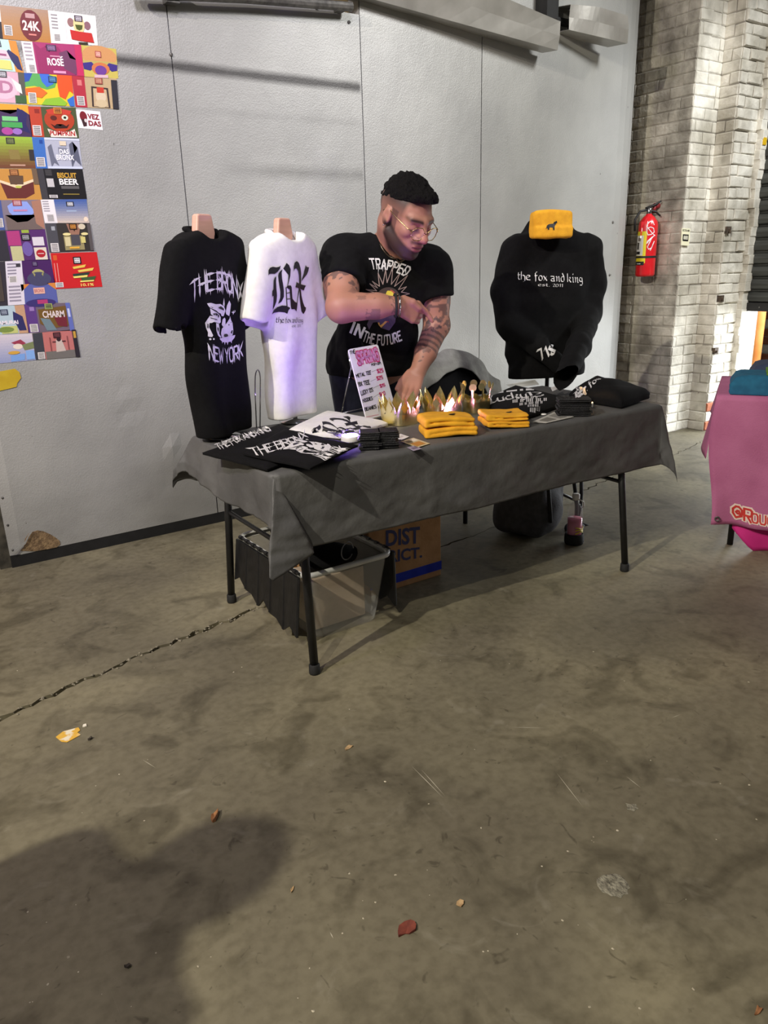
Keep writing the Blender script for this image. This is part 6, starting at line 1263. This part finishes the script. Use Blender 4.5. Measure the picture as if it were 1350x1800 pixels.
poster('beer_label', [(57, 586), (133, 579), (141, 627), (63, 633)], (186, 112, 108), [('r', 0, 0, .22, 1, (62, 64, 72)), ('b', .06, .72, .15, .26), ('r', .24, .72, .9, 1, (112, 108, 104)), ('p', [(.5, .32), (.64, .32), (.70, .74), (.48, .76)], (196, 178, 170)), ('e', .57, .3, .05, .08, (50, 34, 40)), ('r', .42, .36, .5, .4, (90, 50, 54)), ('r', .64, .36, .72, .4, (90, 50, 54)), ('r', .36, .2, .38, .7, (130, 70, 70)), ('r', .76, .2, .78, .7, (130, 70, 70)), ('l', .54, .14, (60, 34, 40), (110, 60, 66)), ('r', .9, 0, 1, 1, (44, 40, 44)), ('r', .92, .06, .98, .3, (190, 150, 60))], 'coral label with a pale figure, lowest row right')
mb = MB(); q = [(-60, 664), (26, 648), (34, 654), (37, 664), (30, 674), (29, 680), (-56, 700)]; P = [AY(x, y, PY) for x, y in q]; n = len(P); mb.add(P+[p-np.array([0, .002, 0]) for p in P], [tuple(range(n))[::-1], tuple(range(n, 2*n))]+[(i, (i+1) % n, n+(i+1) % n, n+i) for i in range(n)])
tag(mb.build('yellow_tape_strip', pm('mustard_tape', (186, 156, 30), (196, 168, 40), 20, .5), None), 'mustard yellow tape strip on the wall below the labels', 'tape')
# ================================================================ the vendor
S_ = 1.22
hc_ = AY(712, 379, 2.80)
def near(fn, c, R):
    """evaluate fn only within R of c; elsewhere return the distance to that ball"""
    def g(p):
        r = np.linalg.norm(p-c, axis=-1); d = np.maximum(r-R, 0)+.05; m = r < R
        if m.any(): d[m] = fn(p[m])
        return d
    return g
tc = unit([-hc_[0], -hc_[1], 0]); ri = np.array([-tc[1], tc[0], 0]); ri = ri if ri@CR > 0 else -ri
th_, ph_ = math.radians(44), math.radians(29)
Fh = math.cos(th_)*tc+math.sin(th_)*ri; FV = math.cos(ph_)*Fh-math.sin(ph_)*np.array([0, 0, 1.]); UV = math.cos(ph_)*np.array([0, 0, 1.])+math.sin(ph_)*Fh; LV = np.cross(UV, FV)
HB = np.stack([FV, LV, UV])                       # rows: face, his left, up
def hl(f, l, u): return hc_+S_*(FV*f+LV*l+UV*u)
def tohead(p): return (p-hc_)@HB.T/S_
nb0 = AY(690, 440, 2.97); shR = AY(606, 455, 3.03); shL = AY(756, 474, 2.93)
elR = AY(600, 540, 2.86); wrR = AY(697, 537, 2.75); tipR = AY(750, 556, 2.73)
elL = AY(768, 572, 2.90); wrL = AY(735, 652, 2.85); tipL = AY(716, 694, 2.81)
chest = AY(684, 505, 3.01); belly = AY(664, 600, 3.09); pelv = AY(655, 690, 3.21); pelv[2] = .90
tax = unit((shL-shR)*np.array([1, 1, 0])); tfw = np.array([tax[1], -tax[0], 0]); RT = np.stack([tax, tfw, np.array([0, 0, 1.])])
def torso(p, g=0.0):
    return sun([ell(p, chest+np.array([0, 0, .02]), np.array([.205, .135, .19])+g, RT), ell(p, belly, np.array([.185, .145, .21])+g, RT), ell(p, pelv, np.array([.185, .13, .15])+g, RT),
                cone(p, shR, chest+np.array([0, 0, .09]), .075+g, .10+g), cone(p, shL, chest+np.array([0, 0, .07]), .075+g, .10+g), cone(p, nb0, chest+np.array([0, 0, .05]), .085+g, .12+g),
                cone(p, nb0+np.array([0, 0, -.02]), shR, .062+g, .068+g), cone(p, nb0+np.array([0, 0, -.02]), shL, .062+g, .068+g)], .06)
def headf(p):
    q = tohead(p)
    d = sun([ell(q, (-.014, 0, .035), (.100, .077, .088)), ell(q, (.032, 0, -.015), (.062, .062, .095)), ell(q, (.036, 0, -.074), (.054, .053, .042))], .03)
    d = smin(d, ell(q, (.080, 0, -.104), (.022, .024, .018)), .025)
    for s in (-1, 1):
        d = smin(d, cone(q, np.array([-.002, s*.056, -.055]), np.array([.068, s*.022, -.100]), .017, .016), .025)
        d = smin(d, cone(q, np.array([.080, s*.044, .022]), np.array([.093, s*.008, .019]), .012, .012), .018)
        d = smin(d, ell(q, (.068, s*.046, -.020), (.024, .020, .020)), .022)
        d = smax(d, -ell(q, (.108, s*.033, -.001), (.017, .021, .012)), .012)
        d = smin(d, ell(q, (.0815, s*.032, -.002), (.0150, .0165, .0130)), .005)          # lowered lids
        ear = ell(q, (-.006, s*.080, -.004), (.019, .009, .031)); ear = smax(ear, -ell(q, (-.002, s*.090, -.002), (.011, .006, .019)), .004); d = smin(d, ear, .008)
    nose = smin(cone(q, np.array([.094, 0, .014]), np.array([.121, 0, -.029]), .0095, .0145), np.minimum(ell(q, (.111, .013, -.033), (.013, .009, .009)), ell(q, (.111, -.013, -.033), (.013, .009, .009))), .008)
    d = smin(d, nose, .012)
    d = smin(d, ell(q, (.079, 0, -.056), (.030, .036, .032)), .02)
    d = smin(d, ell(q, (.1045, 0, -.0600), (.009, .024, .0065)), .006); d = smin(d, ell(q, (.1025, 0, -.0735), (.009, .021, .0075)), .006)
    d = smax(d, -ell(q, (.116, 0, -.0665), (.008, .024, .0020)), .003)
    return d*S_
def hand(p, wr, tip, ac, nn, curl, index, thumb):
    dr = unit(tip-wr); ac = unit(ac-dr*(ac@dr)); ds = []
    k = S_*.96; pal = []
    for i in range(4):
        K = wr+dr*(.088-.004*abs(i-1))*k+ac*(.031-.0205*i)*k; pal.append(cone(p, wr+ac*(.013-.009*i)*k+dr*.005, K, .0165*k, .0125*k))
        if i == 0 and index: a = K+(dr*.93-ac*.35)*.042*k; b = a+(dr*.85-ac*.5)*.028*k; c = b+(dr*.8-ac*.55)*.02*k
        else: a = K+(dr*curl[0]+nn*curl[1])*.044*k; b = a+(dr*curl[2]+nn*curl[3])*.028*k; c = b+(dr*curl[4]+nn*curl[5])*.02*k
        ds.append(sun([cone(p, K, a, .0112*k, .0100*k), cone(p, a, b, .0100*k, .0092*k), cone(p, b, c, .0092*k, .0080*k)], .004))
    t0 = wr+dr*.022*k+ac*.028*k; t1 = t0+thumb[0]*k; t2 = t1+thumb[1]*k
    d = sun(pal, .014)
    for e in ds: d = smin(d, e, .006)
    return smin(d, sun([cone(p, t0, t1, .0165*k, .0125*k), cone(p, t1, t2, .0120*k, .0095*k)], .006), .012)
awayR = unit([wrR[0], wrR[1], 0]); drR = unit(tipR-wrR); drL = unit(tipL-wrL); awayL = unit([wrL[0], wrL[1], 0])
def handR(p): return hand(p, wrR, tipR, np.array([0, 0, 1.]), awayR, (.55, .75, -.2, .95, -.8, .4), True, (drR*.040+np.array([0, 0, .004])-awayR*.016, drR*.030-np.array([0, 0, .012])-awayR*.004))
def handL(p): return hand(p, wrL, tipL, -ri, -awayL, (.80, .45, .95, -.05, .85, -.5), False, (drL*.040-ri*.018-awayL*.01, drL*.034-ri*.004-awayL*.006))
headn = near(headf, hc_, .30); handRn = near(handR, (wrR+tipR)/2, .24); handLn = near(handL, (wrL+tipL)/2, .24)
def armf(p, g=0.0):
    up = sun([cone(p, shR, elR, .078+g, .063+g), cone(p, shL, elL, .076+g, .060+g), ell(p, shR*.45+elR*.55-tax*.012, (.074+g, .072+g, .085+g)), ell(p, shL*.5+elL*.5+tax*.010, (.068+g, .066+g, .09+g))], .03)
    fa = sun([cone(p, elR, elR*.35+wrR*.65, .066+g, .052+g), cone(p, elR*.35+wrR*.65, wrR, .052+g, .037+g), cone(p, elL, elL*.4+wrL*.6, .060+g, .050+g), cone(p, elL*.4+wrL*.6, wrL, .050+g, .037+g)], .02)
    return smin(up, fa, .02)
hipR, hipL = pelv-tax*.10-np.array([0, 0, .04]), pelv+tax*.10-np.array([0, 0, .04])
knR, knL = np.array([hipR[0], hipR[1]-.02, .50]), np.array([hipL[0]+.02, hipL[1]-.02, .50]); anR, anL = np.array([knR[0], knR[1]+.05, .09]), np.array([knL[0]+.02, knL[1]+.05, .09])
def legf(p, g=0.0): return np.minimum(sun([cone(p, hipR, knR, .105+g, .075+g), cone(p, knR, anR, .072+g, .05+g), cone(p, anR, anR+tfw*.14-np.array([0, 0, .05]), .045+g, .038+g)], .02), sun([cone(p, hipL, knL, .105+g, .075+g), cone(p, knL, anL, .072+g, .05+g), cone(p, anL, anL+tfw*.14-np.array([0, 0, .05]), .045+g, .038+g)], .02))
def bodyf(p):
    d = smin(torso(p), legf(p), .05)
    d = smin(d, armf(p), .025)
    d = smin(d, handRn(p), .012); d = smin(d, handLn(p), .012)
    nk = sun([cone(p, hl(-.038, 0, -.045), nb0, .062*S_*.98, .074), cone(p, hl(-.005, 0, -.06), nb0+tfw*.03-np.array([0, 0, .02]), .05*S_, .06)], .03)
    return smin(smin(d, nk, .03), headn(p), .022)
man = thing('person', (pelv[0], pelv[1], 0), 'person in black printed T-shirt and glasses, leaning on the table with one hand', 'person')
gx = gaxv((1.62, hc_[0]-.14, .0055), (hc_[0]-.14, hc_[0]+.18, .0036), (hc_[0]+.18, 2.62, .0055)); gy = gaxv((2.52, hc_[1]-.20, .0055), (hc_[1]-.20, hc_[1]+.14, .0036), (hc_[1]+.14, 3.45, .008)); gz = gaxv((-.01, .70, .016), (.70, 1.40, .0052), (1.40, 1.86, .0036))
V, F = sdf_mesh(bodyf, gx, gy, gz)
# colouring of the skin: stubble, brows, lips, faded hair sides, tattoos
skin = np.array(lin((170, 121, 102))); dark = np.array(lin((46, 34, 32))); Q = tohead(V); f, l, u = Q[:, 0], Q[:, 1], Q[:, 2]; al = np.abs(l)
col = np.tile(skin, (len(V), 1))
col *= (1+.06*wob(V, 40)[:, None])
def blend(c, m): global col; m = np.clip(m, 0, 1)[:, None]; col = col*(1-m)+np.asarray(c)*m
ss_ = lambda x, a, b: np.clip((x-a)/(b-a), 0, 1)
inh = (np.linalg.norm(Q, axis=1) < .19).astype(float)
blend(lin((196, 112, 104)), inh*np.exp(-((f-.12)/.03)**2-(l/.025)**2-((u+.03)/.02)**2)*.35)
beard = ss_(-(u+.018+.62*(f-.015)), 0, .012)*ss_(f, -.022, .0)*ss_(u, -.15, -.12)*inh
blend(dark*.7, beard*.92); blend(dark, inh*np.exp(-((u+.047)/.008)**2)*ss_(f, .085, .098)*ss_(-al, -.042, -.030)*.75)
blend(lin((140, 78, 74)), inh*((((l/.026)**2+((u+.0665)/.013)**2) < 1) & (f > .092))*.8)
blend(lin((70, 30, 34)), inh*np.exp(-((u+.0665)/.0022)**2)*((al < .026) & (f > .09))*.8)
blend(dark, inh*np.exp(-((u-.0245+.10*(al-.034)**2*30-.05*(al-.034))/.0070)**2)*ss_(al, .008, .014)*ss_(-al, -.062, -.054)*(f > .055)*1.0)
blend(dark*.5, inh*np.exp(-((u+.0095)/.0028)**2)*((al > .016) & (al < .050) & (f > .075))*.85)
blend(lin((150, 96, 92)), inh*np.exp(-((u-.004)/.012)**2-((al-.033)/.018)**2)*(f > .06)*.45)
side = ss_(u, -.015, .055)*ss_(-f, -.058, -.045)*inh; side = np.maximum(side, ss_(u, -.07, .03)*ss_(-f, .045, .07)*inh)
ear_ = ((al > .0765) & (np.abs(u+.004) < .034) & (np.abs(f+.004) < .022)); side = np.where(ear_, 0, side); blend(dark*.8, side*.86)
blend(dark, inh*ss_(u, .055, .075)*ss_(-f, -.085, -.07)*.9)
burn = inh*((np.abs(f-.020) < .014) & (al > .05) & (u < .03) & (u > -.05) & ~ear_); blend(dark, burn*.55)
INKT = lin((58, 52, 58)); 
def onarm(a, b):
    ab = b-a; t = ((V-a)@ab)/(ab@ab); r = np.linalg.norm(V-a-t[:, None]*ab, axis=1); return t, r
t, r = onarm(elL, wrL); m = (r < .09) & (t > -.05) & (t < 1.0) & (inh < .5)
g1 = wob(V, 70, 1.)+.6*wob(V, 140, 2.)
blend(INKT, (m & (t > .20) & (t < .62) & (np.sin(t*58) > .1) & (g1 > -.75))*.62); blend(INKT, (m & (t > .60) & (t < .9) & (g1 > .28))*.55); blend(INKT, (m & (t > .02) & (t < .14) & (g1 > .1))*.6)
t, r = onarm(shL, elL); m = (r < .10) & (t > .2) & (t < 1.06) & (inh < .5); blend(INKT, (m & (g1 > -.02))*.66)
t, r = onarm(elR, wrR); m = (r < .085) & (inh < .5); blend(INKT, (m & (t > .42) & (t < .68) & (V[:, 2] < elR[2]-.01) & (g1 > -.35))*.5); blend(INKT, (m & (t > .84) & (t < .97) & (np.abs(g1) < .16))*.6); blend(INKT, (m & (t > .1) & (t < .6) & (V[:, 2] > elR[2]+.030) & (g1 > .2))*.35)
t, r = onarm(shR, elR); m = (r < .10) & (inh < .5); blend(INKT, (m & (t > .42) & (t < .74) & (g1 > .12))*.7)
SKIN = vc('skin', .5, .4, .08, 500, .12)
body = obj('body', V, F, SKIN, man, smooth=True, cols=col)
print('person verts', len(V))
# clothes
hemz = AY(590, 668, 3.10)[2]
slR, slL = shR*.42+elR*.58, shL*.50+elL*.50; axR, axL = unit(elR-shR), unit(elL-shL)
def shirtf(p):
    d = torso(p, .016)
    a = smax(sun([cone(p, shR, slR+axR*.04, .096, .100)], .02), (p-slR)@axR, .012); b = smax(cone(p, shL, slL+axL*.04, .094, .094), (p-slL)@axL, .012)
    d = smin(smin(d, a, .035), b, .035)
    low = cone(p, belly, pelv-np.array([0, 0, .05]), .0, .0); q = (p-pelv)@RT.T; skirt = ell(p, pelv+np.array([0, .0, .03]), (.225, .17, .24), RT); d = smin(d, skirt, .05)
    d = d+.006*wob(p*np.array([1, 1, .6]), 22, .6)+.003*wob(p, 48, 1.5)
    d = smax(d, hemz-p[..., 2], .006)
    nk = cone(p, nb0+np.array([0, 0, .0])-tfw*.0, nb0+np.array([0, 0, .16]), .086, .12); nf = ell(p, nb0+tfw*.075+np.array([0, 0, -.008]), (.062, .055, .042)); return smax(smax(d, -nk, .006), -nf, .006)
V, F = sdf_mesh(shirtf, gax(1.62, 2.50, .007), gax(2.66, 3.45, .007), gax(.80, 1.58, .007)); shirt = obj('shirt', V, F, BCL, man, smooth=True)
def pantf(p): return smax(smax(smin(legf(p, .016), ell(p, pelv-np.array([0, 0, .02]), (.198, .145, .15), RT), .04)+.005*wob(p, 16), .06-p[..., 2], .005), p[..., 2]-.97, .005)
V, F = sdf_mesh(pantf, gax(1.66, 2.50, .014), gax(2.88, 3.5, .014), gax(.03, 1.0, .014)); obj('trousers', V, F, pm('navy_denim', (22, 26, 40), (30, 34, 50), 40, .9, bump=.2, bscale=300), man, smooth=True)
for a in (anR, anL):
    c = a+tfw*.06; c[2] = .045; V, F = lump(c, (.06, .06, .05), 2); V = [np.array([c[0], c[1], 0])+(np.array(v)-np.array([c[0], c[1], 0]))+tfw*((np.array(v)-c)@tfw)*1.3 for v in V]; V = [np.array([v[0], v[1], max(v[2], .003)]) for v in V]; obj('shoe', V, F, RUB, man, smooth=True)
def hairf(p):
    q = tohead(p); d = ell(q, (-.010, 0, .043), (.105, .0785, .096))
    d = smin(d, ell(q, (.068, 0, .095), (.032, .052, .026)), .02)+.0045*wob(q, 95, .3)+.004*wob(q, 190, 1.)
    d = smax(d, -(q[..., 2]-.056-.28*np.clip(q[..., 0], -.1, .12)+.25*np.maximum(np.abs(q[..., 1])-.045, 0)*0), .006)
    return smax(d, -headf(p)/S_-.006, .002)*S_
V, F = sdf_mesh(hairf, gax(hc_[0]-.17, hc_[0]+.2, .0042), gax(hc_[1]-.2, hc_[1]+.17, .0042), gax(hc_[2]-.02, hc_[2]+.22, .0042)); obj('hair', V, F, pm('black_hair', (7, 6, 6), (15, 13, 12), 140, .75, spec=.15, bump=.8, bscale=260, stretch=(1, 1, .5)), man, smooth=True)
# glasses
FRM = pm('thin_gold_frame', (196, 170, 120), None, 20, .25, 1.0); gl = thing('glasses_group', (0, 0, 0)) if False else None
mbf = MB(); lens = []
for s in (-1, 1):
    oc = [hl(.120-.010*(abs(math.cos(a)) if math.cos(a)*1 > 0 else .0)-(.010 if False else 0), s*(.0345+.0275*math.cos(a)), -.010+.0235*math.sin(a)) for a in np.linspace(math.pi/8, 2*math.pi+math.pi/8, 8, endpoint=False)]
    mbf.tube(oc, .0016*S_, 6, closed=True); lens.append(oc)
    mbf.tube([hl(.112, s*.062, -.004), hl(.100, s*.072, .0), hl(.03, s*.082, .014), hl(-.012, s*.0815, .022), hl(-.030, s*.080, .004)], .0016*S_, 6)
mbf.tube([hl(.121, -.008, -.004), hl(.126, 0, -.001), hl(.121, .008, -.004)], .0016*S_, 6)
fr = mbf.build('glasses_frame', FRM, man, smooth=True)
lm = bpy.data.materials.new('lens_glass'); lm.use_nodes = True; b_ = lm.node_tree.nodes['Principled BSDF']; b_.inputs['Base Color'].default_value = (.9, .9, .92, 1); b_.inputs['Roughness'].default_value = .03; b_.inputs['Alpha'].default_value = .10
for oc in lens: obj('lens', oc, [tuple(range(8))], lm, fr)
mb = MB(); c = hl(-.004, -.0835, -.036); mb.lathe([(.001, -.003), (.0045, 0), (.001, .003)], c, 10); mb.build('ear_stud', CHR, man, smooth=True)
# chain round the neck, laid on the shirt
P = []; tb_ = bvh(shirt)
for a in np.linspace(-1.0, 1.0, 21):
    px_c, py_c = 668+58*(a+1)/2+4*0, 430+27*(1-a*a)**.8+(4 if a > 0 else -2); p = AY(px_c, py_c, 2.88); h = tb_.ray_cast(Vector(p-awayR*.3), Vector(awayR), .8); P.append(np.array(h[0])-awayR*.006 if h[0] else nb0+tfw*.08)
mb = MB(); mb.tube(P, .0034, 6); mb.build('neck_chain', pm('dull_silver', (150, 140, 120), (110, 104, 92), 200, .35, 1.0), man, smooth=True)
for k, (m_, tt, rad) in enumerate(((RUB, .975, .0475), (CHR, 1.04, .0465))):
    ax_ = unit(wrR-elR); c = elR+(wrR-elR)*tt; a = unit(np.cross(ax_, [0, 0, 1])); b = np.cross(a, ax_); mb = MB(); mb.tube([c+rad*(math.cos(q)*a*.92+math.sin(q)*b) for q in np.linspace(0, 2*math.pi, 24, endpoint=False)], .0055 if k == 0 else .004, 6, closed=True); mb.build('bracelet', m_, man, smooth=True)
# print on the chest
Om = chest+tfw*.16; CM = lambda pts: [(620+x/10.0, 440+y/10.0) for x, y in pts]; rs2 = random.Random(12)
ps, _ = ribbon_text('TRAPPED', lambda l_: pen_round(l_, .17), gap=2.2, step=.25); pr = quadmap(ps, (652, 455), (724, 471), (657, 473), (712, 485), 5)
drip = []
for x, y0, y1 in ((668, 466, 482), (675, 464, 478), (679, 462, 477), (686, 462, 471), (695, 464, 471), (702, 466, 480), (708, 472, 486), (713, 473, 484)): drip.append([(x-1.1, y0), (x+1.1, y0), (x+.2, y1)])
ps, _ = ribbon_text('IN', lambda l_: pen_round(l_, .2), gap=3, step=.25); pr += quadmap(ps, (641, 570), (655, 579), (635, 589), (648, 597))
ps, _ = ribbon_text('THE FUTURE', lambda l_: pen_round(l_, .19), gap=2.2, space=3, step=.25); pr += quadmap(ps, (656, 585), (714, 584), (650, 602), (718, 600), -8)
tag(decal('print_lettering', pr+drip, Om, tfw, shirt, INKW, man, .003), kind='stuff')
zig = CM([(335, 760), (420, 745), (290, 690), (460, 715), (350, 590), (470, 665), (390, 545), (500, 635), (480, 400), (555, 600), (595, 340), (620, 570), (710, 280), (690, 600), (835, 390), (745, 635), (965, 440), (810, 690), (950, 640), (860, 735), (1010, 765), (870, 800), (890, 835)])
decal('print_sunburst', sum([pen_round(dense([a, b], 4), 1.3) for a, b in zip(zig[:-1], zig[1:])], []), Om, tfw, shirt, pm('grey_pink_ink', (150, 130, 126), None, 30, .7), man, .003)
vcm = vc('colour_print', .7); polys = []; cols = []
def addp(q, c): 
    for t_ in tri(fine_poly(q, 4)): polys.append(t_); cols.append(c)
addp(CM(pol(645, 830, 185, 180, 20, math.pi, 2*math.pi)), (70, 56, 54)); addp(CM(pol(645, 835, 135, 150, 18, math.pi, 2*math.pi)), (170, 84, 66))
decal('print_disc', polys, Om, tfw, shirt, vcm, man, .0036, cols); polys, cols = [], []
addp(CM(pol(650, 835, 100, 125, 16, math.pi, 2*math.pi)), (216, 196, 70)); addp(CM([(420, 1160), (820, 1130), (830, 1280), (740, 1430), (720, 1340), (660, 1270), (600, 1385), (530, 1280), (470, 1290), (415, 1425), (380, 1330)]), (84, 70, 92))
decal('print_centre', polys, Om, tfw, shirt, vcm, man, .0042, cols); polys, cols = [], []
addp(CM([(455, 1240), (520, 1180), (640, 1160), (700, 1200), (715, 1290), (650, 1240), (600, 1290), (540, 1240), (470, 1265)]), (170, 60, 54)); addp(CM([(540, 1290), (600, 1300), (650, 1250), (690, 1270), (600, 1380), (560, 1330)]), (222, 170, 90))
decal('print_waves', polys, Om, tfw, shirt, vcm, man, .0048, cols)

# ================================================================ a bystander out of the picture on the left; only the shadow on the floor is seen
bc0 = np.array([-.90, 1.33, 0])
def byf(p):
    q = p-bc0; x, y, z = q[..., 0], q[..., 1], q[..., 2]; ds = [ell(q, (0, 0, 1.60), (.085, .10, .125)), ell(q, (0, 0, 1.22), (.14, .21, .28)), ell(q, (0, 0, .92), (.13, .18, .18)), cone(q, (0, 0, 1.38), (0, 0, 1.52), .065, .06)]
    for s in (-1, 1): ds += [cone(q, (0, s*.19, 1.38), (.02, s*.25, 1.10), .065, .05), cone(q, (.02, s*.25, 1.10), (.10, s*.22, .86), .05, .042), cone(q, (0, s*.10, .88), (0, s*.11, .48), .10, .07), cone(q, (0, s*.11, .48), (-.02, s*.11, .08), .07, .05), cone(q, (-.02, s*.11, .05), (.13, s*.12, .04), .05, .04)]
    return smax(sun(ds, .05), .002-z, .005)
by = thing('person', bc0, 'person in dark clothes standing left of the picture, casting the floor shadow', 'person')
V, F = sdf_mesh(byf, gax(-1.25, -.55, .018), gax(.95, 1.72, .018), gax(-.02, 1.78, .018)); z_ = V[:, 2]; colb = np.where((z_ > 1.47)[:, None], skin, np.where((z_ > .92)[:, None], np.array(lin((44, 44, 50))), np.array(lin((34, 36, 48)))))
obj('body', V, F, SKIN, by, smooth=True, cols=colb)
